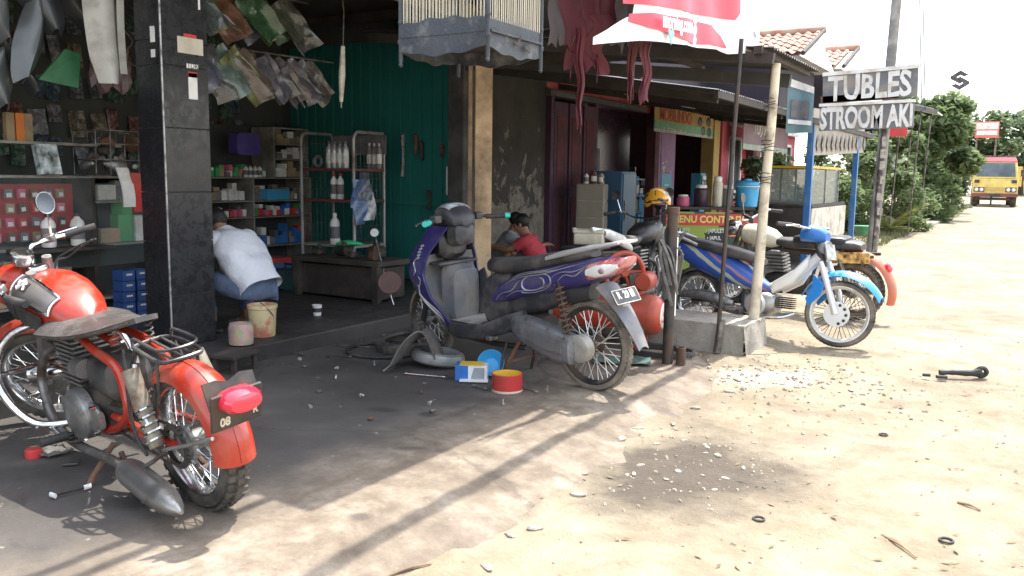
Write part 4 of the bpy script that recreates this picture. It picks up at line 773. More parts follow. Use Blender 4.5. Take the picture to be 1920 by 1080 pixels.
for y in (-.08,.16): MB().tube([(-.3,y,.69),(-.1,y*.7,.58)], .008, 6).build('rack_strut', 'dark_iron', dbk)
MB().hull([(1.02,0,.7,.1,.1,3),(1.12,0,.74,.12,.13,3),(1.22,0,.76,.1,.11,3),(1.27,0,.76,.04,.05,2.4)]).build('front_cowl', 'black_paint', dbk)
# ------------------------------------------------------------------ people
def skin_mesh(name, V_, E_, rad, rootv=0, sub=2):
    me = bpy.data.meshes.new(name); me.from_pydata([tuple(v) for v in V_], E_, []); o = bpy.data.objects.new(name, me); COL.objects.link(o)
    o.modifiers.new('skin', 'SKIN'); s_ = o.modifiers.new('sub', 'SUBSURF'); s_.levels = sub; s_.render_levels = sub
    for i, d in enumerate(me.skin_vertices[0].data): d.radius = (rad[i], rad[i]); d.use_root = (i == rootv)
    dg = bpy.context.evaluated_depsgraph_get(); m2 = bpy.data.meshes.new_from_object(o.evaluated_get(dg)); bpy.data.objects.remove(o); m2.name = name
    m2.polygons.foreach_set('use_smooth', [True]*len(m2.polygons)); return m2
def skin_part(name, chains, mt, parent):
    idx = {}; vs = []; rad = []; es = []
    for ch in chains:
        prev = None
        for p, r in ch:
            key = tuple(round(c, 4) for c in p)
            if key not in idx: idx[key] = len(vs); vs.append(p); rad.append(r)
            i = idx[key]
            if prev is not None and prev != i: es.append((prev, i))
            prev = i
    o = bpy.data.objects.new(name, skin_mesh(name, vs, es, rad)); COL.objects.link(o); o.data.materials.append(M[mt]); o.parent = parent; return o
def person(label, loc, rz, J, shirt, trousers, hairlong=1.0, sleeves=.5, shorts=False):
    o = root('person', label, 'person', loc, (0,0,rz)); g_ = {k_: Vector(v) for k_, v in J.items()}
    def L_(a, b, t): return a.lerp(b, t)
    ch = [[(g_['pel'],.1),(g_['bel'],.09),(g_['che'],.1),(g_['nec'],.05),(g_['hed'],.078),(g_['hed']+g_['hup']*.06,.072)]]
    ch.append([(g_['hed'],.078),(g_['hed']+g_['hfw']*.075-g_['hup']*.05,.04)]); ch.append([(g_['hed'],.078),(g_['hed']+g_['hfw']*.1-g_['hup']*.01,.014)])
    sh = [[(g_['pel'],.118),(g_['bel'],.135),(g_['che'],.145),(L_(g_['che'],g_['nec'],.6),.085)]]; tr = [[(g_['pel'],.128),(L_(g_['pel'],g_['bel'],.4),.122)]]
    for s_ in ('l','r'):
        S_, El, W_, H_, K_, A_, T_ = (g_[s_+q] for q in ('sho','elb','wri','hip','kne','ank','toe'))
        ch.append([(g_['che'],.1),(S_,.05),(L_(S_,El,.5),.046),(El,.036),(L_(El,W_,.4),.034),(W_,.024)])
        d = (W_-El).normalized(); side = d.cross(V(0,0,1)); side = side.normalized() if side.length > .05 else V(0,1,0); palm = W_+d*.055; ch.append([(W_,.024),(palm,.03)])
        for q in range(4):
            a_ = palm+d*.035+side*(.022-.0145*q); ch.append([(palm,.03),(a_,.0095),(a_+d*(.032-.004*abs(q-1.3))+V(0,0,-.012),.0085),(a_+d*.05+V(0,0,-.032),.007)])
        ch.append([(palm-d*.02,.02),(palm+side*.035*(1 if s_ == 'l' else -1)+d*.005,.0105),(palm+side*.045*(1 if s_ == 'l' else -1)+d*.035,.0085)]); ch.append([(palm,.03),(palm-d*.02,.02)])
        ch.append([(g_['pel'],.1),(H_,.085),(L_(H_,K_,.5),.075),(K_,.055),(L_(K_,A_,.35),.053),(A_,.036),(T_,.026)])
        sh.append([(g_['che'],.145),(S_,.086),(L_(S_,El,sleeves*.6),.075),(L_(S_,El,sleeves),.07),(L_(S_,El,sleeves+.12),.066)])
        if shorts: tr.append([(g_['pel'],.128),(H_,.108),(L_(H_,K_,.5),.092),(L_(H_,K_,.85),.082)])
        else: tr.append([(g_['pel'],.128),(H_,.108),(L_(H_,K_,.5),.092),(K_,.074),(L_(K_,A_,.4),.068),(L_(K_,A_,.9),.054)])
    skin_part('body', ch, 'skin', o)
    sp_ = smooth_path([g_['pel']-(g_['bel']-g_['pel'])*.25, g_['pel'].lerp(g_['bel'],.4), g_['bel'], g_['bel'].lerp(g_['che'],.5), g_['che'], g_['che'].lerp(g_['nec'],.55), g_['nec']], 4); K_n = len(sp_); rings = []
    HW = [.165,.165,.168,.172,.178,.18,.185,.19,.195,.2,.205,.208,.21,.212,.212,.21,.205,.198,.185,.165,.14,.11,.085,.07,.06]; HD = [.135,.137,.138,.138,.138,.136,.134,.132,.13,.13,.13,.128,.126,.124,.122,.12,.116,.11,.102,.093,.083,.073,.066,.06,.055]
    for q_, c_ in enumerate(sp_):
        t_ = (sp_[min(q_+1,K_n-1)]-sp_[max(q_-1,0)]).normalized(); n_ = t_.cross(V(0,1,0)).normalized(); ii = min(24,int(q_*24/(K_n-1))); rg_ = []
        for a_ in range(28):
            an = 2*math.pi*a_/28; p_ = c_+V(0,1,0)*HW[ii]*math.copysign(abs(math.cos(an))**.85,math.cos(an))+n_*HD[ii]*math.sin(an)
            fo = .010*math.sin(an*3+q_*.55+3*noise.noise(p_*5))*(1-.5*q_/K_n)+.014*noise.noise(p_*11+V(3,1,0)); rg_.append(p_+(p_-c_).normalized()*fo)
        rings.append(rg_)
    shm = MB().loft(rings, False)
    for s_ in ('l','r'):
        S_, El = g_[s_+'sho'], g_[s_+'elb']; inn = S_.lerp(g_['che'],.45); pth = smooth_path([inn, S_, S_.lerp(El,.35), S_.lerp(El,sleeves+.1)], 5); rs_ = [.085+.002*math.sin(q_*2)-.0012*q_ for q_ in range(len(pth))]; b0 = len(shm.v); shm.tube(pth, rs_, 16, cap=False)
        shm.v[b0:] = [tuple(Vector(p)+V(1,1,1)*.012*noise.noise(Vector(p)*17)) for p in shm.v[b0:]]
    shm.build('shirt', shirt, o, sharp=180)
    skin_part('trousers', tr, trousers, o)
    hu, hf = g_['hup'].normalized(), g_['hfw'].normalized(); hl = hu.cross(hf); rot = Matrix(((hf.x,hl.x,hu.x),(hf.y,hl.y,hu.y),(hf.z,hl.z,hu.z))); hc = g_['hed']+hu*.045-hf*.018
    h_ = MB().ell(hc, (.092,.083,.088), 22, 14, rot)
    h_.v = [tuple(Vector(p)+(Vector(p)-hc)*.10*noise.noise(Vector(p)*34)) for p in h_.v]; h_.build('hair', 'hair', o)
    e_ = MB()
    for s_ in (-1,1): e_.ell(g_['hed']+hl*.078*s_+hu*.0, (.018,.01,.028), 8, 6, rot)
    e_.build('ears', 'skin', o); e_ = MB()
    for s_ in (-1,1): e_.ell(g_['hed']+hl*.03*s_+hf*.082+hu*.015, (.008,.012,.007), 8, 6, rot)
    e_.build('eyes', 'hair', o); MB().ell(g_['hed']+hf*.088-hu*.045, (.008,.022,.006), 8, 6, rot).build('mouth', 'rust', o)
    for s_ in ('l','r'):
        A_, T_ = g_[s_+'ank'], g_[s_+'toe']; d = (T_-A_); d.z = 0; d.normalize(); hc2 = Vector((A_.x,A_.y,T_.z-.018))
        MB().hull([(-.07,0,0,.02,.01,2.5),(-.05,0,0,.034,.012,2.6),(.05,0,0,.036,.012,2.6),(.14,0,0,.045,.012,2.6),(.19,0,0,.03,.01,2.4)]).build('sandal', 'dark_cloth', o, loc=hc2, rot=(0,0,math.atan2(d.y,d.x)))
    return o
man = person('person in white shirt and jeans crouching on a bucket behind the black pillar', (-4.8,4.3,.12), math.atan2(.02,-1),
  dict(pel=(0,0,.37), bel=(.11,0,.5), che=(.25,0,.64), nec=(.39,0,.74), hed=(.47,0,.775), hup=V(.35,0,.93).normalized(), hfw=V(.9,0,-.38).normalized(),
       lsho=(.31,.17,.67), rsho=(.31,-.17,.67), lelb=(.48,.25,.5), relb=(.48,-.25,.5), lwri=(.66,.14,.36), rwri=(.66,-.14,.36),
       lhip=(.05,.09,.34), rhip=(.05,-.09,.34), lkne=(.43,.19,.4), rkne=(.43,-.19,.4), lank=(.32,.16,.08), rank=(.32,-.16,.08), ltoe=(.46,.19,.035), rtoe=(.46,-.19,.035)), 'white_cloth', 'denim', sleeves=.6)
sit = dict(pel=(0,0,.14), bel=(.05,0,.28), che=(.13,0,.43), nec=(.2,0,.58), hed=(.25,0,.68), hup=V(.2,0,.98).normalized(), hfw=V(.95,0,-.25).normalized(),
       lsho=(.16,.17,.5), rsho=(.16,-.17,.5), lelb=(.36,.2,.4), relb=(.36,-.2,.4), lwri=(.58,.08,.42), rwri=(.58,-.08,.42),
       lhip=(.05,.09,.13), rhip=(.05,-.09,.13), lkne=(.36,.13,.42), rkne=(.36,-.13,.42), lank=(.42,.12,.06), rank=(.42,-.12,.06), ltoe=(.55,.14,.03), rtoe=(.55,-.14,.03))
person('person in red shirt sitting with drawn-up knees behind the scooter', (-4.88,8.62,.05), math.atan2(-.35,-1), sit, 'red_cloth', 'dark_cloth', shorts=True)
person('person in grey shirt sitting beside the red-shirted one, mostly hidden', (-5.6,8.75,.05), math.atan2(.6,.8), sit, 'grey_cloth', 'dark_cloth', shorts=True)

def bottle(loc, h, r, body, cap, label, group=None, name='oil_bottle', handle=False):
    o = root(name, label, 'bottle', loc, (0,0,rnd.uniform(-.5,.5)), group)
    MB().lathe([(r*.9,0),(r,.01),(r,h*.68),(r*.8,h*.78),(r*.38,h*.86),(r*.36,h*.9)], n=16).build('body', body, o); MB().lathe([(r*.44,h*.9),(r*.44,h),(r*.3,h*1.01)], n=14).build('cap', cap, o)
    MB().lathe([(r*1.01,h*.2),(r*1.01,h*.58)], n=16, cap=False).build('label_band', 'label_white' if body != 'label_white' else 'grey_plastic', o)
    return o
# ------------------------------------------------------------------ shop interior
CM = ['red','blue','white_plastic','pink','sky_blue','card','label_white','green','yellow','grey_plastic']
def single(name, mbx, mt, loc, label, cat, group=None, rz=0, bevel=0, rot=None):
    return tag(mbx.build(name, mt, None, bevel, loc=loc, rot=rot or (0,0,rz)), label, cat, group)
mat('shelf_board', (.3,.285,.25), .6, 0, .2, 6, dirt=(.16,.14,.11), damt=.3); mat('shelf_metal', (.38,.38,.37), .45, .6, .15, 8, dirt=(.2,.14,.1), damt=.3); mat('shelf_red', (.18,.05,.05), .6, 0, .2, 6)
bsf = root('parts_shelving', 'wooden shelving full of small part boxes at the back of the workshop', 'shelf', (-7.5,6.6,.12))
def bpart(nm, c, d, mt='shelf_board'): o = MB().box((c[0]+7.5,c[1]-6.6,c[2]-.12), d).build(nm, mt, bsf, .003); return o
for z in (.15,.47,.8,.98,1.235): bpart('shelf', (-7.6,6.72,z), (.42,1.46,.014))
for z in (1.45,1.62,1.8): bpart('shelf', (-7.6,7.18,z), (.36,.52,.018))
for y in (5.99,6.58,7.45): bpart('upright', (-7.6,y,.68), (.42,.018,1.13))
bpart('upright', (-7.6,6.92,1.52), (.36,.025,.57)); bpart('upright', (-7.6,7.44,1.52), (.36,.02,.57)); bpart('back_panel', (-7.83,6.72,.95), (.02,1.5,1.75), 'grimy_wall')
def row(group, where, x, y0, y1, z, hmin, hmax, wmin, wmax, cols, name='part_box', cat='box', gap=.004, depth=.12, messy=0, stack=True):
    y = y0; i = 0; names = {}
    while True:
        w_ = rnd.uniform(wmin, wmax)
        if y+w_ > y1: break
        h_ = rnd.uniform(hmin, hmax); mt = rnd.choice(cols)
        colw = {'red':'red','blue':'blue','white_plastic':'white','pink':'pink','sky_blue':'light blue','card':'brown','label_white':'pale','green':'green','yellow':'yellow','grey_plastic':'grey'}[mt]
        single(name, MB().box((0,0,h_/2),(depth,w_,h_)), mt, (x+rnd.uniform(-.02,.02), y+w_/2, z+.002), f'{colw} small {cat}, {ORD[min(i,19)]} from the left {where}', cat, group, rz=rnd.uniform(-.1,.1)+rnd.uniform(-messy,messy), bevel=.003)
        if stack and rnd.random() < .6:
            h2 = rnd.uniform(hmin*.6, hmax*.7); m2 = rnd.choice(cols); w2 = w_*rnd.uniform(.7,1.0)
            single(name, MB().box((0,0,h2/2),(depth*.9,w2,h2)), m2, (x+rnd.uniform(-.02,.02), y+w_/2+rnd.uniform(-.01,.01), z+h_+.003), f'{cat} atop the {ORD[min(i,19)]} one from left {where}', cat, group, rz=rnd.uniform(-.25,.25), bevel=.003)
        y += w_+gap+rnd.uniform(0,gap); i += 1
row('boxes on the parts shelving', 'on the third board of the back shelving', -7.5, 6.03, 6.55, .991, .06,.11,.05,.09, ['label_white','card','white_plastic','grey_plastic'])
row('boxes on the parts shelving', 'on the third board right of the divider', -7.5, 6.63, 7.4, .991, .06,.1,.06,.1, ['grey_plastic','card','label_white'])
row('boxes on the parts shelving', 'on the second board of the back shelving', -7.5, 6.03, 6.55, .811, .05,.08,.045,.07, ['red','blue','label_white','pink','grey_plastic'])
row('boxes on the parts shelving', 'on the second board right of the divider', -7.5, 6.63, 7.4, .811, .05,.085,.045,.075, ['red','pink','green','label_white','blue'])
row('packets on the low shelf', 'on the lowest filled board of the back shelving', -7.48, 6.03, 6.55, .481, .08,.15,.045,.075, ['blue','blue','grey_plastic','blue'], 'part_packet', 'packet', messy=.5)
row('packets on the low shelf', 'on the lowest filled board right of the divider', -7.48, 6.63, 7.4, .481, .08,.14,.045,.08, ['blue','blue','label_white','red','grey_plastic'], 'part_packet', 'packet', messy=.5)
row('goods on the shelf top', 'along the top board of the back shelving', -7.5, 6.03, 6.88, 1.246, .04,.1,.045,.08, ['card','label_white','red','green','pink','grey_plastic'])
row('small boxes in the upper pigeonholes', 'in the lowest upper pigeonhole', -7.5, 6.97, 7.4, 1.247, .06,.12,.07,.14, ['label_white','card'])
row('small boxes in the upper pigeonholes', 'in the middle upper pigeonhole', -7.5, 6.97, 7.4, 1.46, .04,.09,.06,.12, ['label_white','grey_plastic'])
row('small boxes in the upper pigeonholes', 'in the top upper pigeonhole', -7.5, 6.97, 7.4, 1.63, .05,.12,.07,.12, ['card','grey_plastic','label_white'])
for i in range(4): bottle((-7.42,6.5+.065*i,1.243), .13, .026, 'label_white', ['red','red','green','red'][i], f'tiny white bottle, {ORD[i]} from the left in the row on the shelving top', 'tiny bottles on the shelving top', 'tiny_bottle')
single('cookie_tin', MB().box((0,0,.06),(.2,.36,.12)), 'sky_blue', (-7.45,6.9,.992), 'long light blue carton on the parts shelving', 'box', rz=.1, bevel=.005)
single('plastic_case', MB().hull([(0,0,.12,.16,.12,6),(.14,0,.12,.16,.12,6)]), 'purple', (-7.5,6.5,1.48), 'dark blue plastic case hanging above the back shelving', 'case')
# display rack against the green gate
rk = root('display_rack', 'wheeled metal display rack with curved posts against the green gate', 'rack', (-6.25,6.75,.12))
def loc_(p): return V(p[0]+6.25, p[1]-6.75, p[2]-.12)
for x in (-6.56,-5.84):
    MB().tube([loc_(q) for q in [(x,6.48,.14),(x,6.48,1.62)]+[(x,6.48+.07*(1-math.cos(a)),1.62+.09*math.sin(a)) for a in (.4,.8,1.2,1.57)]+[(x,6.93,1.71)]], .017, 8).build('post', 'shelf_metal', rk)
    MB().tube([loc_(q) for q in [(x-.05,7.0,.14),(x-.05,7.0,1.7)]], .017, 8).build('post', 'shelf_metal', rk)
for z, mt_ in ((.56,'shelf_board'),(1.02,'shelf_red'),(1.335,'shelf_red')): MB().box(loc_((-6.22,6.74,z)),(.7,.5,.028)).build('shelf', mt_, rk, .004)
MB().box(loc_((-6.22,6.99,1.6)),(.74,.012,.2)).build('header_board', 'grey_plastic', rk)
wr = MB()
for i in range(8):
    y = 6.52+.06*i; wr.tube([loc_((-5.84,y,.6)),loc_((-5.84,y,1.66))], .002, 5); wr.tube([loc_((-6.56,y,.6)),loc_((-6.56,y,1.66))], .002, 5)
for i in range(9): wr.tube([loc_((-5.84,6.5,.65+.12*i)),loc_((-5.84,6.95,.65+.12*i))], .002, 5); wr.tube([loc_((-6.56,6.5,.65+.12*i)),loc_((-6.56,6.95,.65+.12*i))], .002, 5)
tag(wr.build('wire_mesh', 'old_steel', rk), kind='stuff')
for i in range(4): bottle((-6.28+.075*i,6.6,1.35), .27, .034, 'silver_paint', 'grey_plastic', f'slim silver spray can, {ORD[i]} from the left on the rack top shelf', 'spray cans on the rack', 'spray_can')
for i in range(3): bottle((-5.98+.065*i,6.88,1.35), .26, .03, 'grey_plastic', 'silver_paint', f'grey spray can, {ORD[i]} of the three at the back right of the rack', 'spray cans at the rack end', 'spray_can')
for i in range(2): bottle((-6.22+.09*i,6.6,1.035), .26, .036, 'label_white', 'red', f'white bottle with red cap, {ORD[i]} of the pair on the rack middle shelf', 'red capped bottles', 'sealant_bottle')
bottle((-6.12,6.5,.575), .32, .05, 'label_white', 'label_white', 'tall white oil bottle on the lower rack shelf')
single('tape_roll', MB().torus((0,0,.07),(1,0,0),.05,.018), 'grey_plastic', (-6.42,6.58,1.35), 'grey coiled hose at the left of the rack top shelf', 'hose')
single('rubber_glove', MB().hull([(-.13,0,.02,.02,.012,2.4),(-.08,0,.03,.05,.025,2.4),(0,0,.035,.06,.03,2.2),(.08,.02,.03,.045,.022,2.2),(.14,.03,.02,.02,.01,2)]), mat('glove_green',(.05,.5,.2),.5), (-5.86,6.42,.575), 'bright green rubber gloves lying on the rack', 'gloves', rz=.4)
for i, (dy, dz, mt_) in enumerate(((0,.0,'blue'),(.1,.07,'grey_plastic'),(.16,-.13,'label_white'),(.03,-.17,'blue'))):
    single('hanging_pouch', MB().grid(6,6,lambda u,v: V(.02*math.sin(u*5+v*3+i), -.09+.18*v, .14-.28*u), .012), mat('pouch_'+str(i),{'blue':(.1,.16,.3),'grey_plastic':(.09,.1,.13),'label_white':(.4,.42,.45)}[mt_],.3,0,.5,16), (-5.8,6.5+dy,1.1+dz), f'{["dark blue","charcoal","pale printed","blue"][i]} plastic pouch on the display rack end, {ORD[i]} of four', 'pouch', 'pouches hanging on the rack')
# workbench, tools at its foot
bn = root('workbench', 'low dark grimy workbench in front of the display rack', 'workbench', (-5.6,6.15,.12))
MB().box((0,0,.36),(1.1,.46,.05)).build('bench_top', 'wood_dark', bn, .006); MB().box((0,.02,.17),(1.0,.38,.3)).build('cabinet', 'wood_dark', bn, .01)
for x in (-.5,.5): MB().box((x,-.2,.17),(.07,.06,.34)).build('leg', 'wood_dark', bn, .005)
for i, (x, y, w_, h_, mt_) in enumerate(((-.35,-.05,.14,.07,'engine_black'),(-.12,.05,.2,.1,'engine_black'),(.12,-.08,.1,.06,'old_steel'),(.3,.04,.18,.12,'engine_black'),(.42,-.12,.08,.09,'rust'))):
    single('engine_part', MB().hull([(-w_/2,0,h_/2,.04,h_*.3,3),(-w_*.3,0,h_/2,.07,h_*.5,3),(w_*.3,0,h_/2,.07,h_*.5,3),(w_/2,0,h_/2,.03,h_*.3,2.5)]).lathe([(h_*.3,0),(h_*.3,.03),(h_*.15,.05)],(0,0,h_*.9)), mt_, (-5.6+x,6.15+y,.505), f'greasy engine part, {ORD[i]} from the left on the low workbench', 'engine part', 'parts on the workbench')
tb = root('toolbox', 'teal metal toolbox on the workshop floor by the shelves', 'toolbox', (-6.45,6.2,.12), (0,0,R(-10)))
MB().box((0,0,.1),(.42,.2,.2)).build('body', mat('teal_tin',(.05,.14,.15),.5,.3,.2,8,dirt=(.09,.08,.07),damt=.35), tb, .008); MB().tube([(-.1,0,.2),(-.1,0,.25),(.1,0,.25),(.1,0,.2)], .008, 6).build('handle', 'dark_iron', tb)
for x in (-.1,.12): MB().box((x,-.103,.17),(.03,.008,.04)).build('latch', 'old_steel', tb)
single('carton', MB().box((0,0,.12),(.24,.34,.24)), 'blue', (-6.9,6.35,.12), 'dark blue carton with red lid on the floor below the shelves', 'carton', bevel=.005)
MB().box((0,0,.255),(.25,.35,.06)).build('lid', 'red', bpy.data.objects['carton'], .004)
single('cable_reel', MB().lathe([(.045,0),(.045,.01),(.025,.012),(.025,.05),(.045,.052),(.045,.06)], axis=(.3,-1,0)), 'white_plastic', (-6.62,5.95,.17), 'small white reel on the floor beside the teal toolbox', 'reel')
gg = root('pressure_gauge', 'tyre pressure gauge with white dial leaning on the green gate', 'gauge', (-5.02,6.0,.12))
MB().tube([(-.18,.05,.62),(-.02,.0,.25),(.1,-.02,.0)], .008, 8).build('stem', 'chrome', gg); MB().lathe([(.04,-.012),(.044,0),(.044,.02),(.04,.025)], (-.18,.05,.64), (.5,-.85,.1), 20).build('rim', 'dark_iron', gg); MB().lathe([(.038,.024),(.038,.028)], (-.18,.05,.64), (.5,-.85,.1), 20).build('dial', 'white_plastic', gg)
single('brake_disc', MB().lathe([(.03,0),(.1,0),(.105,.01),(.1,.02),(.03,.02)], axis=(.55,-.8,.2), n=28), mat('disc_brown',(.16,.09,.08),.6,.3,.15,8), (-4.92,5.92,.33), 'round brown metal disc leaning beside the pressure gauge', 'disc')
cp = root('paint_cup', 'small white printed cup standing on the shop floor', 'cup', (-5.06,5.15,.12)); MB().lathe([(.03,0),(.034,.02),(.04,.085),(.042,.09),(.037,.088),(.03,.01)], n=18).build('cup', 'label_white', cp); MB().lathe([(.0352,.03),(.0385,.065)], n=18, cap=False).build('print_band', 'dark_plastic', cp)
# bucket, jar, stool, at the edge of the floor
bk = root('paint_bucket', 'paint-stained cream bucket under the crouching person', 'bucket', (-4.74,4.27,.12))
k = NB('bucket_stained'); c = k.mix(k.ramp(k.noise(9,6,.6),(.5,0.0),(.6,.85)), (.62,.5,.28), (.55,.14,.1)); c = k.mix(k.ramp(k.noise(15,6,.7),(.6,0.0),(.7,.7)), c, (.25,.17,.09)); k.done(c, .55)
MB().lathe([(.085,0),(.09,.01),(.1,.2),(.108,.205),(.108,.23),(.1,.232),(.098,.2),(.086,.02)], n=26).build('pail', 'bucket_stained', bk); MB().torus((0,0,.2),(.3,1,.9),.108,.004,16,5,0,math.pi).build('handle', 'old_steel', bk)
jr = root('plastic_jar', 'clear plastic jar stuffed with coloured wrappers by the step', 'jar', (-4.6,3.95,.12))
k = NB('wrapper_mix'); c = k.n.new('ShaderNodeTexVoronoi'); c.inputs['Scale'].default_value = 22; k.L.new(k.co, c.inputs['Vector']); c = k.mix(.5, k.mix(.55, c.outputs['Color'], (.5,.1,.15)), (.5,.42,.2)); k.done(c, .4)
MB().lathe([(.07,.004),(.082,.01),(.084,.12),(.075,.15),(.03,.16)], n=20).build('wrappers', 'wrapper_mix', jr); MB().lathe([(.075,0),(.087,.008),(.089,.13),(.08,.165),(.07,.175)], n=22, cap=False).build('jar', 'glass', jr)
sl_ = root('wooden_stool', 'tiny dark wooden stool in front of the workshop step', 'stool', (-4.4,3.72,.0), (0,0,.2))
MB().box((0,0,.12),(.2,.27,.025)).build('seat', 'wood_dark', sl_, .004)
for x in (-.075,.075):
    for y in (-.1,.1): MB().box((x,y,.055),(.025,.03,.11)).build('leg', 'wood_dark', sl_)
# glass showcase on the left
sc_ = root('glass_showcase', 'glass-fronted showcase of spare parts on the left of the workshop', 'showcase', (-6.35,3.6,.12))
def spart(nm, c, d, mt='shelf_board', b=.003): return MB().box((c[0]+6.35,c[1]-3.6,c[2]-.12), d).build(nm, mt, sc_, b)
for z in (.16,.3,.72,1.245): spart('shelf', (-6.38,3.55,z), (.38,2.2,.02))
spart('shelf', (-6.38,4.28,1.055), (.38,.7,.02))
for y in (2.46,3.93,4.64): spart('upright', (-6.38,y,.69), (.38,.035,1.1), 'wood_dark')
spart('back_panel', (-6.58,3.55,.7), (.02,2.2,1.1), 'grimy_wall'); spart('glass_pane', (-6.185,3.2,.9), (.006,1.42,.68), 'glass', 0); spart('glass_pane', (-6.185,4.28,.88), (.006,.66,.64), 'glass', 0)
spart('red_backing', (-6.42,3.2,.98), (.012,1.4,.42), 'red')
for r_ in range(4):
    for c_ in range(9):
        o = MB().box((0,0,0),(.03,.058,.07)).build('hanging_packet', ['red','pink','grey_plastic','rust','card'][(r_*2+c_*3+(c_*c_) % 4) % 5], None, .004, loc=(-6.33+.02*rnd.random(), 2.98+c_*.095, 1.12-r_*.105), rot=(rnd.uniform(-.1,.1),0,rnd.uniform(-.2,.2)))
        tag(o, f'small red-board packet, {ORD[c_]} from the left in the {ORD[r_]} row of the showcase', 'packet', 'packets pegged on the red board'); MB().box((.016,0,-.008),(.002,.034,.03)).build('print', 'label_white', o)
row('packets below the red ones', 'on the low showcase shelf behind glass', -6.27, 2.95, 3.9, .312, .1,.2,.06,.12, ['card','card','grey_plastic','label_white'], 'part_packet', 'packet')
row('goods in the right showcase bay', 'in the upper right bay of the showcase', -6.27, 3.98, 4.6, 1.067, .07,.13,.08,.15, ['card','label_white','grey_plastic'])
row('goods in the right showcase bay', 'in the middle right bay of the showcase', -6.27, 3.98, 4.6, .732, .1,.22,.1,.2, ['card','green','label_white'])
for i, y in enumerate((3.5,3.72)): bottle((-6.08,y,.74-.0), .24, .05, 'label_white', 'dark_plastic', f'grey oil bottle, {ORD[i]} of the two standing before the showcase', 'oil bottles before the showcase')
spart('ledge', (-6.08,3.6,.72), (.22,.7,.025), 'wood_dark')
mat('box_navy', (.03,.08,.26), .5, 0, .15, 8)
bi = 0
for cidx, n_ in enumerate((5,5,4,3)):
    for r_ in range(n_):
        o = single('lamp_box', MB().box((0,0,.04),(.14,.1,.08)), 'box_navy', (-6.0+rnd.uniform(-.01,.01),4.02+cidx*.125,.122+r_*.083), f'navy box, {ORD[r_]} from the floor in the {ORD[cidx]} stack below the showcase', 'box', 'navy boxes stacked on the floor', bevel=.003)
        MB().box((.072,0,.05),(.002,.05,.014)).build('print', 'label_white', o)
# things on top of and above the showcase
single('catalogue', MB().box((0,0,.11),(.05,.17,.22),(0,R(-12),0)), mat('printed_page',(.4,.45,.45),.5,0,.9,18), (-6.15,3.56,1.257), 'pale printed spare-parts catalogue standing on the showcase', 'catalogue', rz=.15)
for i, (dy, mt_) in enumerate(((-.07,'card'),(0,'orange'),(.06,'card'))): single('spark_box', MB().box((0,0,.1),(.05,.06,.2)), mt_, (-6.35,3.48+dy,1.5), f'{["brown","orange","tan"][i]} upright carton on the wall shelf above the catalogue', 'carton', 'cartons on the wall shelf', bevel=.003)
single('wall_shelf', MB().box((0,0,0),(.25,1.4,.02)), 'shelf_board', (-6.35,3.7,1.488), 'narrow dark wall shelf above the showcase', 'shelf')
wk = root('wire_basket', 'dark wire basket of greasy spares standing on the showcase', 'basket', (-6.2,4.12,1.257))
for z in (0,.12,.24,.34): MB().tube(smooth_path([(-.14,-.24,z),(.14,-.24,z),(.14,.24,z),(-.14,.24,z),(-.14,-.24,z)],3), .005, 6).build('hoop', 'old_steel', wk)
for y in (-.24,-.12,0,.12,.24): MB().tube([(.14,y,0),(.15,y,.34)], .004, 5).build('wire', 'old_steel', wk); MB().tube([(-.14,y,0),(-.14,y,.34)], .004, 5).build('wire', 'old_steel', wk)
for i in range(9):
    r_ = rnd.uniform(.04,.075); q = MB().lathe([(r_*.4,-.03),(r_,-.025),(r_,.02),(r_*.6,.03),(r_*.3,.045)], n=14, axis=(rnd.uniform(-1,1),rnd.uniform(-1,1),.5)).box((r_*.8,0,0),(r_,r_*.5,r_*.5)) if i % 2 else MB().hull([(-r_,0,0,r_*.4,r_*.4,3),(-r_*.5,0,0,r_*.8,r_*.7,3),(r_*.6,0,.01,r_*.7,r_*.6,3),(r_*1.3,0,.02,r_*.2,r_*.2,2)])
    single('greasy_spare', q, ['alloy','old_steel','engine_black','rust'][i % 4], (-6.2+rnd.uniform(-.06,.06), 3.92+.05*i, 1.33+.06*(i % 4)), f'greasy spare part, {ORD[i]} from the left heaped in the wire basket', 'spare part', 'spares heaped in the wire basket', rz=i*1.1)
for i, (y, z, mt_) in enumerate(((4.02,1.2,'label_white'),(4.12,1.16,'red'),(4.34,1.2,'grey_plastic'),(4.52,1.38,'printed_page'))):
    single('packaged_spare', MB().grid(5,6,lambda u,v: V(.03*math.sin(u*3+i), -.05+.1*v+.05*u, .12-.3*u), .012), mt_, (-5.95,y,z), f'{["white","red","grey","blue printed"][i]} packaged spare hanging in front of the right showcase bay', 'packaged spare', 'packaged spares by the pillar')

# hanging body panels and packets
mat('fairing_cream', (.42,.41,.36), .4, 0, .1, 5, dirt=(.25,.23,.19), damt=.3); mat('cloudy_grey', (.085,.095,.095), .3, 0, .25, 5, coat=.3); mat('cloudy_dark', (.035,.04,.042), .35, 0, .25, 5, coat=.3)
single('cream_fairing', MB().grid(16,8,lambda u,v: V(.08*math.sin(v*math.pi)+.02*u, (v-.5)*(.2+.05*math.sin(u*3))*(1 if u < .8 else 1-1.6*(u-.8))+.05*u-.02, .3-.84*u), .006), 'fairing_cream', (-5.3,3.47,2.4), 'long cream motorcycle fairing hanging from the ceiling', 'fairing')
single('cream_fairing_strip', MB().grid(14,3,lambda u,v: V(.03*math.sin(u*3), -.03+.05*v-.03*math.sin(u*3), .2-.6*u), .006), 'fairing_cream', (-5.22,3.58,2.33), 'narrow cream trim strip hanging in front of the long fairing', 'fairing')
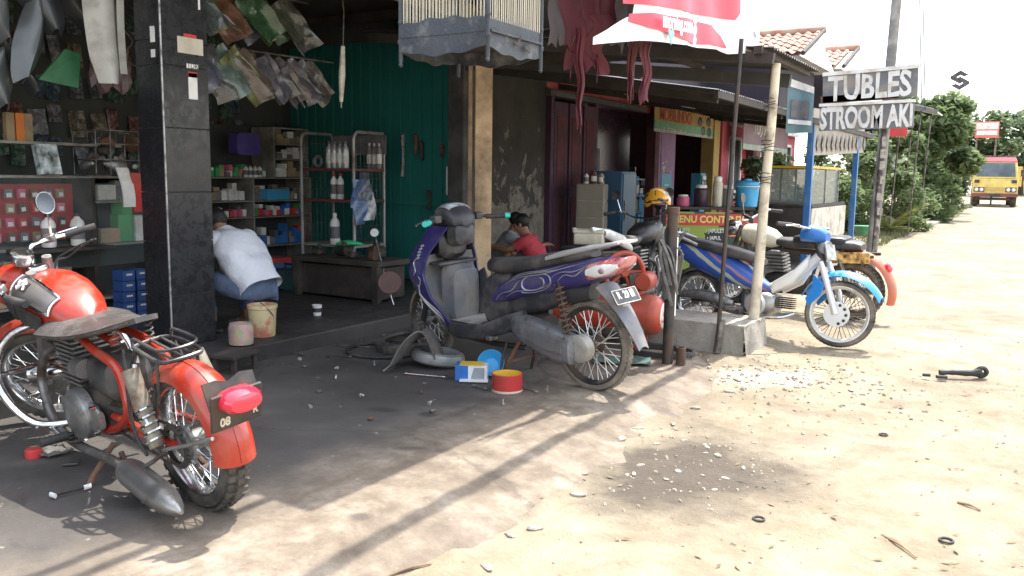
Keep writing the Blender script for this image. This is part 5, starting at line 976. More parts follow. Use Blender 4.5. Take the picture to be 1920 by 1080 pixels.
for i, (y, z, s_, mt_, nm, tw) in enumerate(((2.9,2.3,.5,'cloudy_grey','grey',.2),(3.03,2.08,.5,'cloudy_grey','mottled grey',-.3),(3.16,2.38,.45,'cloudy_dark','dark',.4),(2.96,1.84,.34,'cloudy_grey','lower grey',.3),(3.24,2.5,.5,'cloudy_dark','darkest',-.2),(3.1,1.95,.36,'cloudy_dark','small dark',.5),(2.88,1.98,.4,'cloudy_dark','slim dark',.1),(3.2,2.2,.3,'cloudy_grey','short pale',-.5),(3.62,2.45,.4,'cloudy_dark','dark right-hand',.3))):
    def pan(u, v): w_ = .12*math.sin(.35+2.5*u)*(.8+.3*math.sin(i)); y_ = (2*v-1)*w_+.06*math.sin(u*2.6+i)*(1 if i % 2 else -1); return V(.09*math.cos((2*v-1)*1.4)+.02*noise.noise(V(u*3,v*3,i)), y_+tw*(u-.5)*s_*.5, s_*.5-s_*u+.03*math.cos((2*v-1)*2))
    single('hanging_fairing', MB().grid(12,8,pan,.007), mt_, (-5.4-.05*i,y,z), f'{nm} body panel hanging at the left edge', 'body panel', 'body panels hanging at the left', rz=.4*math.sin(i*2))
single('green_packet', MB().prism([V(0,-.16,-.09),V(0,.1,-.12),V(0,.13,.1),V(.01,.02,.12)], (.02,0,0)), mat('pack_green',(.03,.13,.055),.4,0,.3,8), (-5.45,3.28,1.95), 'green plastic packet hanging beside the cream fairing', 'packet')
for i, (y, z) in enumerate(((3.72,2.3),(3.78,2.2),(3.68,2.12),(3.8,2.42))):
    single('hanging_cable', MB().tube(smooth_path([(0,-.06,.15),(.02,.04,.05),(0,-.03,-.06),(.02,.07,-.12)],4), .007, 6), ['dark_iron','chrome','alloy','chrome'][i], (-5.35,y,z), f'looped control cable hanging left of the pillar, {ORD[i]} of four', 'cable', 'cables hanging by the pillar')
single('hanging_bags', MB().grid(8,10,lambda u,v: V(.05*noise.noise(V(u*3,v*6,4)), -.14+.3*v, .1-.26*u+.03*math.sin(v*14)), .02), mat('bag_rose',(.2,.13,.13),.3,0,.6,10), (-5.6,3.72,2.02), 'cluster of clear bags of small parts left of the pillar', 'bags')
for z, x, y0, y1, nm in ((2.27,-5.6,3.9,5.95,'lower'),(2.78,-5.75,3.9,5.8,'upper')):
    single('hanging_rod', MB().tube([(0,0,0),(0,y1-y0,.03)], .009, 8), 'old_steel', (x,y0,z), f'{nm} steel rod hung with packets', 'rod')
PC = [((.12,.13,.17),'bluish grey'),((.16,.14,.14),'grey'),((.1,.1,.1),'charcoal'),((.12,.17,.15),'grey green'),((.15,.165,.06),'yellow green'),((.13,.1,.08),'brown'),((.15,.13,.09),'tan'),((.1,.1,.12),'slate'),((.08,.08,.085),'dark grey'),((.12,.1,.1),'dusky'),((.14,.13,.14),'pale grey'),((.09,.09,.1),'smoky'),((.11,.1,.09),'drab')]
PU = [((.05,.09,.08),'dark green'),((.09,.12,.12),'grey green'),((.18,.15,.05),'yellow'),((.17,.09,.06),'red brown'),((.17,.12,.08),'brown'),((.15,.16,.2),'silver'),((.05,.12,.06),'green'),((.12,.18,.04),'lime'),((.06,.11,.06),'leaf green'),((.09,.1,.08),'olive'),((.08,.08,.08),'sooty')]
for rowi, (cols, x, z, y0, st) in enumerate(((PC,-5.6,2.26,4.32,.112),(PU,-5.75,2.77,4.42,.112))):
    for i, (c_, nm) in enumerate(cols):
        mt_ = mat(f'packet_{rowi}_{i}', c_, .14, 0, .35, 9, dirt=tuple(min(1,q*1.6+.05) for q in c_), damt=.3, dsc=7, coat=.5); L_ = rnd.uniform(.36,.46); ph = rnd.uniform(0,6)
        th_ = rnd.uniform(.5,.7); ca, sa = math.cos(th_), math.sin(th_); W_ = rnd.uniform(.13,.18)
        def bag(u, v):
            a_ = (v-.35)*W_*1.5; b_ = -L_*u*.95; y_ = a_*ca-b_*sa; z_ = a_*sa+b_*ca-.05
            return V(.10*u+.05*math.sin(v*5+ph)*u+.04*noise.noise(V(u*3+i,v*3,ph)), y_+.012*noise.noise(V(u*2,v*4,i)), z_+.012*noise.noise(V(u*3,v*2,i+5)))
        single('hanging_packet', MB().grid(9,7,bag,.014), mt_, (x+rnd.uniform(-.06,.06), y0+i*st-.1, z), f'{nm} plastic packet, {ORD[i]} from the pillar on the {"lower" if rowi == 0 else "upper"} rod', 'packet', f'packets on the {"lower" if rowi == 0 else "upper"} rod', rz=rnd.uniform(-.25,.25))
WC = [((.09,.1,.11),'grey'),((.13,.06,.05),'rust red'),((.06,.09,.12),'slate blue'),((.16,.14,.1),'tan'),((.05,.09,.06),'bottle green'),((.15,.15,.16),'silver grey')]
for i, (c_, nm) in enumerate(WC): mat(f'wall_packet_{i}', c_, .2, 0, .5, 14, dirt=tuple(min(1,q*2.2+.06) for q in c_), damt=.3, dsc=16, coat=.5)
for r_ in range(5):
    for c_ in range(17):
        w_, h_ = rnd.uniform(.09,.15), rnd.uniform(.14,.26); wi = (r_*3+c_*5+(c_*c_) % 4) % 6; ph = rnd.uniform(0,6)
        single('wall_packet', MB().grid(3,3,lambda u,v: V(.02+.02*math.sin(v*3+ph)+.03*u, (v-.5)*w_, -h_*u), .03), f'wall_packet_{wi}', (-7.9, 3.75+c_*.19+rnd.uniform(-.04,.04), 2.78-r_*.3+rnd.uniform(-.05,.05)), f'{WC[wi][1]} packet, {ORD[c_]} from the left in the {ORD[r_]} row on the back wall', 'packet', 'packets hung on the back wall', rot=(rnd.uniform(-.15,.15),0,0))
hs_ = root('hanging_shock', 'white and rusty tapered rod hanging in front of the green gate', 'rod', (-5.2,5.62,1.86))
MB().tube([(0,0,0),(0,0,.05)], .006, 6).build('tip', 'chrome', hs_); MB().tube([(0,0,.05),(.005,.01,.28),(.01,.02,.52)], [.016,.03,.018], 10).build('sleeve', mat('rust_white',(.8,.78,.74),.4,.2,.15,6,dirt=(.4,.25,.1),damt=.4), hs_); MB().tube([(.01,.02,.52),(.015,.03,.8),(0,.02,.98)], .007, 6).build('rod', 'old_steel', hs_)
for i, (x, z, h_, mt_) in enumerate(((-6.0,1.5,.45,'alloy'),(-5.82,1.62,.2,'rust'),(-5.74,1.55,.18,'dark_iron'),(-5.64,1.02,.18,'engine_black'),(-5.47,1.55,.12,'rust'))):
    single('hanging_tool', MB().tube([(0,0,-h_*.5),(.01,0,0),(0,0,h_*.5)], [.025,.018,.03], 8).torus((0,0,h_*.5),(0,1,0),.022,.007,12,5), mt_, (x,7.45,z), f'{["steel","rusty","dark","greasy black","short rusty"][i]} part hanging on the green gate, {ORD[i]} from the rack', 'hanging part', 'parts hanging on the green gate')

# ------------------------------------------------------------------ bird cage
bc = root('bird_cage', 'blue-grey wooden bird cage hanging at the edge of the forecourt', 'bird cage', (-2.26,3.44,1.86))
mat('cage_blue', (.052,.06,.072), .6, 0, .25, 6, bump=.2, dirt=(.2,.2,.2), damt=.2, dsc=9); CX, CY = -.52, .5
for x in (0,CX):
    for y in (0,CY): MB().lathe([(.004,-.03),(.012,-.02),(.008,-.008),(.011,0),(.011,.08),(.015,.085),(.015,.1),(.011,.105),(.011,.18),(.014,.185),(.011,.2),(.011,.62),(.014,.63),(.006,.66)], (x,y,0), n=10).build('corner_post', 'cage_blue', bc)
def skirt(p, q):
    p, q = Vector(p), Vector(q); d = q-p; nrm = V(-d.y,d.x,0).normalized()
    def fn(u, v):
        lo = .045-.03*math.sin(u*math.pi)+.007*math.sin(u*math.pi*6)*math.sin(u*math.pi); hi = .17+.02*math.sin(u*math.pi)+.006*math.sin(u*math.pi*7)
        return p+d*u+V(0,0,lo+(hi-lo)*v)
    return MB().grid(26, 3, fn, .012)
for p, q in (((0,0,0),(CX,0,0)),((0,0,0),(0,CY,0)),((CX,0,0),(CX,CY,0)),((0,CY,0),(CX,CY,0))): skirt(p, q).build('skirt_board', 'cage_blue', bc)
MB().box((CX/2,CY/2,.1),(.5,.48,.012)).build('floor_tray', 'wood_dark', bc); MB().box((CX/2,-.006,.115),(.5,.02,.012)).build('ledge', 'cage_blue', bc); MB().box((.006,CY/2,.115),(.02,.48,.012)).build('ledge', 'cage_blue', bc)
for x in (.004,): MB().prism([V(.016,.17,.09),V(.016,.25,.07),V(.016,.27,.12),V(.016,.23,.085)],(.004,0,0)).build('bird_carving', 'dark_iron', bc); MB().prism([V(.016,.3,.07),V(.016,.36,.05),V(.016,.35,.1)],(.004,0,0)).build('bird_carving', 'dark_iron', bc)
bar = MB().tube([(0,0,0),(0,0,.44)], .0032, 6).mesh('cage_bar'); bar.materials.append(M['cream'])
for i in range(1,26):
    t = i/26
    for x, y in ((CX*t,0),(CX*t,CY),(0,CY*t),(CX,CY*t)):
        o = bpy.data.objects.new('bar', bar); COL.objects.link(o); o.parent = bc; o.location = (x,y,.17)
MB().box((CX/2,CY/2,.62),(.54,.52,.02)).build('top_frame', 'cage_blue', bc); MB().tube([(CX/2,CY/2,.62),(CX/2,CY/2,1.3)], .006, 6).build('hook', 'dark_iron', bc)
MB().box((CX/2,CY/2,.35),(.4,.02,.02)).build('perch', 'wood', bc)

# ------------------------------------------------------------------ torn banners
mat('banner_white', (.82,.8,.8), .5, 0, .05, 3); mat('banner_red', (.62,.06,.1), .5, 0, .1, 3); mat('cloth_red_dull', (.12,.022,.03), .7, 0, .25, 5); mat('cloth_grey_dull', (.12,.1,.1), .7, 0, .25, 5)
BX = -2.04; BS = BX/-1.4
bnr = root('torn_red_banner', 'sunlit torn red and white advertising banner hanging under the awning edge', 'banner', (BX,5.6,2.1))
def bpt(y, z, off=0): y *= BS; z = 1.3+(z-1.3)*BS; return V(off+.03*math.sin(y*4)+.012*math.sin(y*11+z*5), y-5.6, z-2.1)
def sheet(pts, off=0, ny=10):      # strip between lower and upper edge lists [(y,zlo,zhi)]
    n_ = len(pts)-1
    def fn(u, v):
        f_ = u*n_; i = min(int(f_), n_-1); t = f_-i; y = pts[i][0]+(pts[i+1][0]-pts[i][0])*t; lo = pts[i][1]+(pts[i+1][1]-pts[i][1])*t; hi = pts[i][2]+(pts[i+1][2]-pts[i][2])*t
        return bpt(y, lo+(hi-lo)*v, off)
    return MB().grid(n_*8, ny, fn, .003)
sheet([(2.86,1.775,1.80),(3.0,1.8,1.86),(3.18,1.83,1.93),(3.24,1.84,2.4),(4.2,1.93,2.41),(4.35,1.925,2.41),(4.78,1.985,2.41),(4.86,1.965,2.41)]).build('white_sheet', 'banner_white', bnr)
sheet([(3.1,1.96,2.4),(3.3,1.985,2.4),(3.8,2.035,2.4),(4.2,2.08,2.4),(4.38,2.095,2.4),(4.44,2.14,2.4)], .006).build('red_field', 'banner_red', bnr)
sheet([(3.15,1.90,1.93),(3.3,1.895,1.955),(3.6,1.9,1.985),(3.84,1.905,2.015),(4.1,1.94,2.03),(4.25,1.948,2.0),(4.32,1.95,1.957)], .006).build('red_band', 'banner_red', bnr)
p_ = bpt(3.52,1.945,.05); text('banner_lettering', 'nnorning.com', .125, 'banner_white', bnr, p_, basis((0,1,.07),(0,0,1)), .001, .72, .004)
p_ = bpt(3.22,2.03,.05); text('banner_lettering', 'www.', .13, 'banner_white', bnr, p_, basis((0,1,.3),(0,0,1)), .001, .8, .003)
p_ = bpt(4.66,2.06,.04); text('banner_lettering', 'P8n', .06, 'grey_plastic', bnr, p_, FX, .001, 1, 0)
p_ = bpt(3.46,1.88,.03); MB().prism([p_+V(0,-.05,.03),p_+V(0,.0,-.045),p_+V(0,.05,.03),p_+V(0,.03,.055),p_+V(0,0,.035),p_+V(0,-.03,.055)], (.003,0,0)).build('green_emblem', mat('emblem_green',(.25,.5,.5),.5), bnr)
CL = [(-2.5,4.88,2.8,2.12,.3,'cloth_red_dull','wide dull red'),(-2.6,4.82,2.75,2.12,.2,'cloth_grey_dull','broad grey'),(-2.36,5.0,2.8,2.16,.34,'cloth_red_dull','broadest red'),(-2.47,4.78,2.2,1.62,.05,'cloth_red_dull','longest narrow red'),(-2.24,5.05,2.25,1.8,.06,'cloth_red_dull','short red'),(-2.14,5.02,2.25,1.78,.07,'cloth_red_dull','rightmost short red'),(-2.44,4.92,2.3,1.96,.2,'cloth_red_dull','ragged red'),(-2.26,4.97,2.5,2.12,.16,'cloth_grey_dull','square grey'),(-2.54,4.88,2.4,1.98,.16,'cloth_red_dull','slim red'),(-2.28,5.12,2.8,2.2,.3,'cloth_red_dull','upper red'),(-2.16,5.15,2.8,2.25,.26,'cloth_red_dull','upper right red')]
for i, (x, y, z0, z1, w_, mt_, nm) in enumerate(CL):
    def strip(u, v): fr_ = max(0,u-.6)*.3*noise.noise(V(v*9,i,0)); return V((v-.5)*w_*.87*(1-.35*u)+.07*noise.noise(V(u*2.5,i*3,0))+.008*math.sin(v*11+u*4+i), (v-.5)*w_*.5+.06*noise.noise(V(u*2.5,i*3,8))+.012*math.sin(v*13+u*3+i*2), (z0-z1)*(1-u)+fr_-.04*abs(v-.5)*u)
    single('torn_cloth', MB().grid(14,10,strip,.003), mt_, (x,y,z1), f'{nm} strip of torn cloth hanging left of the red banner', 'torn cloth', 'torn cloth strips')
# ------------------------------------------------------------------ forecourt clutter
cmp_ = root('air_compressor', 'orange-red air compressor with flywheel beside the pipe post', 'compressor', (-2.78,6.0,0), (0,0,R(8)))
mat('comp_red', (.5,.06,.03), .4, 0, .15, 5, dirt=(.3,.1,.06), damt=.35, coat=.2)
MB().lathe([(.02,-.50),(.09,-.48),(.14,-.44),(.155,-.4),(.155,.33),(.145,.38),(.1,.42),(.02,.44)], (0,0,.26), (1,0,0), 30).build('tank', 'comp_red', cmp_)
k = NB('chipped_white'); n_ = k.noise(18,6,.7); c = k.mix(k.ramp(n_,(.42,0.0),(.5,1.0)), (.45,.07,.04), (.7,.66,.6)); k.done(c,.6)
MB().lathe([(.0,.002),(.07,-.004),(.098,-.016)], (.437,0,.26), (1,0,0), 22, False).build('chipped_patch', 'chipped_white', cmp_)
for x in (-.35,.25):
    for y in (-.12,.12): MB().box((x,y,.07),(.05,.03,.16)).build('foot', 'comp_red', cmp_, .004)
MB().hull([(-.28,0,.5,.07,.07,3),(-.2,0,.5,.09,.1,3),(-.02,0,.5,.09,.1,3),(.05,0,.5,.05,.06,3)]).build('pump', 'engine_black', cmp_); fins(MB(), (-.12,0,.64), (.18,.16,.14), 6).build('pump_cylinder', 'engine_black', cmp_)
fw_ = MB().torus((.0,.0,0),(.55,-.83,0),.15,.02,32,8).build('flywheel', 'comp_red', cmp_, loc=(.12,-.05,.58)); fs = MB().lathe([(.03,-.03),(.04,0),(.03,.03)], axis=(.55,-.83,0), n=14)
for i in range(5):
    a = i*1.2566; u_ = V(.55,-.83,0).normalized().orthogonal().normalized(); w_ = V(.55,-.83,0).normalized().cross(u_); fs.tube([V(0,0,0),(u_*math.cos(a)+w_*math.sin(a))*.15], .012, 6)
fs.build('flywheel_spokes', 'comp_red', fw_); MB().box((.05,0,.43),(.4,.2,.03)).build('mount_plate', 'comp_red', cmp_); MB().lathe([(.06,-.1),(.07,-.08),(.07,.08),(.06,.1)], (.28,0,.52), (0,1,0), 18).build('motor', 'comp_red', cmp_)
hose = MB().tube(smooth_path([V(-2.3+.24*math.cos(a)*(1+.1*math.sin(3*a)), 5.85+.16*math.sin(a), .02+.012*(q//16)) for q, a in enumerate([i*.4 for i in range(48)])],2), .011, 7)
tag(hose.build('air_hose', 'rubber'), 'black air hose coiled on the ground by the compressor', 'hose')
single('green_sheet', MB().grid(6,6,lambda u,v: V(-.2+.4*u,-.12+.24*v,.012+.012*noise.noise(V(u*4,v*4,0))), .004), mat('dull_green',(.07,.12,.1),.8,0,.3,8), (-2.42,5.45,.012), 'dull green sheet lying on the ground behind the scooter wheel', 'sheet', rz=.4)
single('sawn_pipe', MB().lathe([(.03,0),(.034,0),(.034,.12),(.026,.122),(.026,.03)], n=18), 'rust', (-2.05,5.62,.005), 'short rusty pipe stub standing beside the pipe post', 'pipe')
# tyre, bent inner panel
ty = MB().lathe([(.215,-.03),(.23,-.045),(.26,-.045),(.285,-.03),(.29,0),(.285,.03),(.26,.045),(.23,.045),(.215,.03),(.235,.025),(.262,.03),(.272,0),(.262,-.03),(.235,-.025)], n=40, cap=False); ty.f += [(13*40+j, 13*40+(j+1) % 40, (j+1) % 40, j) for j in range(40)]
single('discarded_tyre', ty, 'tyre', (-3.88,4.95,.055), 'old tyre lying flat on the ground beside the scooter front wheel', 'tyre', rot=(R(3),R(-2),0))
single('inner_tube', MB().torus((0,0,.02),(0,0,1),.27,.014,40,7), 'rubber', (-4.0,4.75,.004), 'thin inner tube lying in front of the loose tyre', 'inner tube', rot=(0,0,.3))
single('loose_wheel_rim', MB().torus((0,0,.07),(.1,.1,1),.16,.03,30,8,flat=1.4), mat('rim_grey',(.3,.31,.3),.5,.4,.2,8,dirt=(.15,.13,.11),damt=.35), (-3.42,4.62,0), 'grey ring-shaped rim lying under the scooter floor board', 'rim')
def bent(u, v):
    t = u*2.4-.3; return V(.34*u-.17+.06*math.sin(v*2.5), -.15+.3*v+.08*u, .03+.24*max(0,math.sin(t*1.4))**1.2+.05*math.sin(v*4+u*3)*u+.03*math.sin(u*9))
single('bent_rubber_sheet', MB().grid(22,12,bent,.008), mat('dusty_rubber',(.1,.095,.09),.8,0,.2,10,bump=.3,bsc=70,dirt=(.22,.2,.18),damt=.4), (-3.5,4.42,.0), 'crumpled dusty grey rubber mudflap lying before the scooter', 'mudflap', rz=R(35))
bx_ = root('spare_carton', 'open blue white and yellow spare-part carton on the ground', 'carton', (-3.0,4.42,.004), (0,0,R(28)))
MB().box((0,0,.05),(.2,.11,.1)).build('carton', 'white_plastic', bx_, .003); MB().box((-.06,0,.052),(.084,.114,.102)).build('blue_print', 'blue', bx_, .003); MB().box((-.0,.0,.1045),(.15,.114,.004)).build('yellow_flap', 'yellow', bx_); MB().prism([V(.0,-.058,.02),V(.085,-.058,.02),V(.085,-.058,.09),V(.02,-.058,.09)],(0,-.003,0)).build('window_flap', 'grey_cloth', bx_); MB().box((.02,-.075,.012),(.18,.05,.004),(R(8),0,0)).build('flap', 'white_plastic', bx_)
single('blue_bowl', MB().lathe([(.02,0),(.05,.004),(.075,.03),(.085,.085),(.088,.09),(.082,.085),(.07,.034),(.045,.012),(.01,.01)], axis=(.45,-.8,.45), n=26), 'sky_blue', (-2.98,4.62,.06), 'blue plastic bowl tipped on its side behind the carton', 'bowl')
cn = root('cut_tin', 'red tin with yellow inside cut down to a tray', 'tin', (-2.66,4.3,.004)); MB().lathe([(.0,0),(.09,0),(.093,.005),(.093,.1),(.096,.105),(.096,.112),(.09,.112)], n=30, cap=False).build('tin', 'red', cn); MB().lathe([(.0895,.111),(.0885,.02),(.0,.018)], n=30, cap=False).build('inside', 'yellow', cn); MB().lathe([(.0935,.0),(.0945,.012),(.0935,.016)], n=30, cap=False).build('bottom_rim', 'cream', cn)
for i, (x, y, rz, L_, mt_) in enumerate(((-3.28,4.3,.25,.3,'chrome'),(-4.25,4.75,.35,.34,'old_steel'),(-4.3,5.25,.3,.2,'alloy'),(-4.45,4.3,.2,.12,'old_steel'),(-2.53,4.36,-.4,.12,'alloy'),(-2.82,4.24,-.2,.1,'alloy'),(-4.1,4.5,-.9,.14,'old_steel'))):
    single('spanner', MB().tube([(-L_/2,0,.01),(L_/2,0,.01)], .006, 7, flat=.7).torus((L_/2,0,.01),(0,0,1),.012,.005,12,5).box((-L_/2,0,.01),(.022,.02,.008)), mt_, (x,y,.008), f'{["long bright","long dull","short pale","stubby","small","tiny","dull"][i]} spanner lying on the oily concrete, {["beside the carton","below the step","near the scooter wheel","by the stool","right of the cut tin","left of the cut tin","among the bolts"][i]}', 'spanner', 'tools scattered on the apron', rz=rz)
bolt = MB().lathe([(.012,0),(.012,.01),(.006,.01),(.006,.032)], n=6); 
SMALL = [(-3.55,3.62),(-3.3,3.7),(-3.05,3.95),(-3.4,4.15),(-3.75,4.35),(-3.9,4.15),(-2.92,3.35),(-2.75,3.65),(-2.5,4.0),(-3.72,3.95),(-4.05,4.25),(-4.2,4.35),(-4.1,4.05),(-3.35,3.35),(-4.35,4.9),(-4.3,4.2),(-2.45,4.42),(-2.86,3.78)]
for i, (x, y) in enumerate(SMALL):
    single('bolt', bolt if i % 3 else MB().lathe([(.008,0),(.016,.001),(.017,.01),(.008,.012)], n=6), ['alloy','drum_pale','rust','old_steel'][i % 4], (x,y,.011), 'small bolt or nut lying on the dark oily concrete', 'bolt', 'bolts scattered on the oily concrete', rot=(R(80 if i % 2 else 5),0,i*1.3))
# by the red motorcycle
wr_ = root('socket_wrench', 'L-shaped socket wrench on the ground beside the red motorcycle', 'wrench', (-3.22,1.88,.01), (0,0,R(80)))
wr_.scale = (.55,.55,.8)
MB().tube([(-.11,0,.012),(.11,0,.012)], .007, 8).build('shaft', 'dark_iron', wr_); MB().tube([(.1,0,.012),(.15,.0,.014)], .013, 8).build('socket', 'white_plastic', wr_); MB().tube([(-.11,-.03,.014),(-.12,.03,.014)], .013, 8).build('handle_end', 'white_plastic', wr_)
single('plastic_dish', MB().lathe([(.034,0),(.036,.01),(.036,.035),(.03,.04)], n=18), 'red', (-3.78,2.05,.008), 'small red plastic cap on the ground at the left', 'cap')
single('oil_rag', MB().grid(8,8,lambda u,v: V(-.07+.14*u,-.06+.12*v,.012+.02*noise.noise(V(u*4,v*4,1))+.012), .004), 'old_rag', (-3.75,2.12,.004), 'dark oily rag beneath the red cap', 'rag')
single('valve_stem', MB().tube([(0,0,.01),(.06,0,.012)], .01, 8).tube([(.05,0,.012),(.07,0,.03)], .006, 6), 'dark_iron', (-3.55,2.05,.006), 'short black bolt on the ground left of the wrench', 'bolt', rz=.8)
# loose stones, rubble, litter
def stone(seed, s_):
    mbx = MB().ell((0,0,0), (s_, s_*.75, s_*.5), 8, 5); rr = random.Random(seed)
    mbx.v = [tuple(Vector(p)*(1+.75*noise.noise(Vector(p)/s_*.9+V(seed*3.1,0,0)))) for p in mbx.v]; return mbx.mesh('stone', 25)
mat('stone_pale', (.4,.37,.32), .9, 0, .25, 20, bump=.3, dirt=(.24,.2,.15), damt=.35, dsc=30); mat('stone_grey', (.3,.28,.25), .9, 0, .25, 20, bump=.3)
SM = [stone(i, .03) for i in range(6)]
for q in SM: q.materials.append(M['stone_pale'])
for i in range(46):
    a = rnd.gauss(0,.26); b = rnd.gauss(0,.3)
    if i < 20: x, y, lb, gp = -1.32+a*.9+b*.2, 3.72+b*1.1, 'pale broken stone lying on the dark patch of dirt', 'stones on the dark patch'
    else: x, y, lb, gp = -1.35+a*1.6, 5.75+b*.9, 'pale broken stone in the rubble before the concrete plinth', 'stones before the plinth'
    o = bpy.data.objects.new('stone', SM[i % 6]); COL.objects.link(o); s_ = rnd.uniform(.25,.75); o.location = (x,y,gsz(x,y)+.004*s_); o.scale = (s_,s_*rnd.uniform(.6,1.1),s_*.7); o.rotation_euler = (0,0,rnd.uniform(0,6)); tag(o, lb, 'stone', gp)
CH = [stone(20+i, .05) for i in range(4)]
for q in CH: q.materials.append(M['plinth_concrete'])
for i in range(14):
    y = 2.3+i*.27+rnd.uniform(-.1,.1); x = edge_x(y)+rnd.uniform(.12,.3); o = bpy.data.objects.new('concrete_chunk', CH[i % 4]); COL.objects.link(o); s_ = rnd.uniform(.35,.8); o.location = (x,y,gsz(x,y)+.004); o.scale = (s_,s_*.8,s_*.6); o.rotation_euler = (0,0,rnd.uniform(0,6))
    tag(o, 'broken concrete crumb along the ragged edge of the apron', 'concrete chunk', 'concrete crumbs along the apron edge')
gv = MB()
for i in range(1500):
    x = rnd.uniform(-2.0,.3); y = rnd.uniform(1.7,8.5)
    if x < edge_x(y)-.05: continue
    dn = noise.noise(V(x*1.1,y*1.1,4))
    if dn < rnd.uniform(-.35,.5): continue
    s_ = rnd.uniform(.002,.007) if rnd.random() < .93 else rnd.uniform(.007,.014)
    a = rnd.uniform(0,6.28); z = gsz(x,y)
    gv.box((x,y,z+s_*.25),(s_*2,s_*1.4,s_),(rnd.uniform(-.4,.4),rnd.uniform(-.4,.4),a),.6)
for i in range(150):
    x = rnd.gauss(-1.3,.32); y = rnd.gauss(3.75,.42); s_ = rnd.uniform(.003,.010); gv.box((x,y,gsz(x,y)+s_*.2),(s_*2,s_*1.5,s_*1.2),(rnd.uniform(-.4,.4),.2,rnd.uniform(0,6)),.6)
for i in range(260):
    x = rnd.gauss(-1.35,.42); y = rnd.gauss(5.75,.35); s_ = rnd.uniform(.005,.018); gv.box((x,y,gsz(x,y)+s_*.2),(s_*2,s_*1.5,s_*1.0),(rnd.uniform(-.4,.4),.2,rnd.uniform(0,6)),.6)
tag(gv.build('gravel', mat('gravel_mix',(.34,.29,.22),.95,0,.5,9), sharp=20), 'fine pale gravel and crumbs strewn over the sunlit dirt', 'gravel', kind='stuff')
lf = MB()
for i in range(240):
    x = rnd.uniform(-1.8,.2); y = rnd.uniform(2.2,7.5); L_ = rnd.uniform(.006,.028); a = rnd.uniform(0,3.14); d = V(math.cos(a),math.sin(a),0); n_ = V(-d.y,d.x,0); c_ = V(x,y,gsz(x,y)+.004)
    lf.add([c_-d*L_, c_+n_*L_*.3+V(0,0,.004), c_+d*L_+V(0,0,.003), c_-n_*L_*.3], [(0,1,2,3)])
tag(lf.build('dry_leaves', mat('dry_leaf',(.2,.15,.09),.9,0,.4,30)), 'dry leaf bits and straw littering the dirt', 'leaves', kind='stuff')
for i, (x, y, L_, rz) in enumerate(((-1.38,2.32,.32,.55),(-1.75,2.2,.18,1.2),(-.35,3.4,.2,-.8),(-.15,3.95,.1,-.5))):
    single('stick', MB().tube(smooth_path([(-L_/2,0,.012),(0,.008,.016),(L_/2,0,.012)],3), [.006]*4+[.004]*3, 6), 'wood', (x,y,gsz(x,y)-.006), f'{["longest dry stick near the bottom edge","short twig left of the long stick","thin twig far right on the dirt","tiny twig at the right edge"][i]}', 'stick', 'sticks on the dirt', rz=rz)
for i, (x, y, r_) in enumerate(((-.87,3.37,.022),(-.2,3.55,.024),(-.62,4.9,.02))):
    single('rubber_ring', MB().torus((0,0,.006),(0,0,1),r_,.005,20,6), 'rubber', (x,y,gsz(x,y)), f'small dark rubber ring on the dirt, {["nearest the dark patch","by the right edge","farther back"][i]}', 'ring', 'rubber rings on the dirt')
ep = root('scrap_part', 'black scrap metal lever lying alone on the sunlit dirt', 'scrap', (-.36,6.4,-.015), (0,0,R(20)))
MB().tube(smooth_path([(-.13,0,.03),(-.05,.01,.035),(.06,-.01,.04),(.12,0,.05)],4), [.02,.022,.018,.016,.02,.018,.02,.022,.02,.024,.03,.035,.034][:13], 8).build('lever', 'rubber', ep); MB().torus((.13,0,.05),(0,1,.3),.03,.016,14,6).build('eye', 'rubber', ep); MB().box((-.22,-.03,.015),(.05,.02,.02)).build('chip', 'rubber', ep, .004); MB().box((-.13,-.05,.012),(.07,.03,.02)).build('chip', 'rubber', ep, .004)

# beige box, helmet on the dark motorcycle
bxo = root('food_box', 'beige plastic box with lid strapped on the dark motorcycle', 'box', (-3.4,6.86,.702), (0,0,R(20)))
MB().hull([(-.13,0,.05,.09,.05,6),(-.12,0,.05,.1,.055,6),(.12,0,.05,.1,.055,6),(.13,0,.05,.09,.05,6)]).build('box', 'cream', bxo, .004); MB().hull([(-.135,0,.115,.1,.02,5),(.135,0,.115,.1,.02,5)]).build('lid', 'cream', bxo, .006); MB().box((.14,0,.1),(.012,.06,.04)).build('clip', 'grey_plastic', bxo)
hm = root('yellow_helmet', 'yellow and black open-face helmet on the dark motorcycle mirror', 'helmet', (-3.06,7.6,1.06), (R(5),R(12),R(-60)))
k = NB('helmet_print'); c = k.mix(k.ramp(k.noise(11,3,.5,dist=1),(.56,0.0),(.6,1.0)), (.75,.36,.03), (.02,.02,.02)); k.done(c, .25); k.b.inputs['Coat Weight'].default_value = .6
h_ = MB(); n_ = 22
def hel(u, v):
    t = u*1.95; a = v*2*math.pi; front = max(0,math.cos(a)); t = min(t, 1.95-.75*front**2)
    return V(.145*math.sin(t)*math.cos(a)*1.05, .125*math.sin(t)*math.sin(a), .13*math.cos(t)+.02)
h_.grid(12, 26, hel, .008).build('shell', 'helmet_print', hm); MB().grid(10,20,lambda u,v: hel(u,v)*.9, .004).build('lining', 'black_paint', hm); MB().prism([V(.12,-.09,.06),V(.19,-.07,.05),V(.2,0,.052),V(.19,.07,.05),V(.12,.09,.06)],(0,0,.008)).build('peak', 'helmet_print', hm)

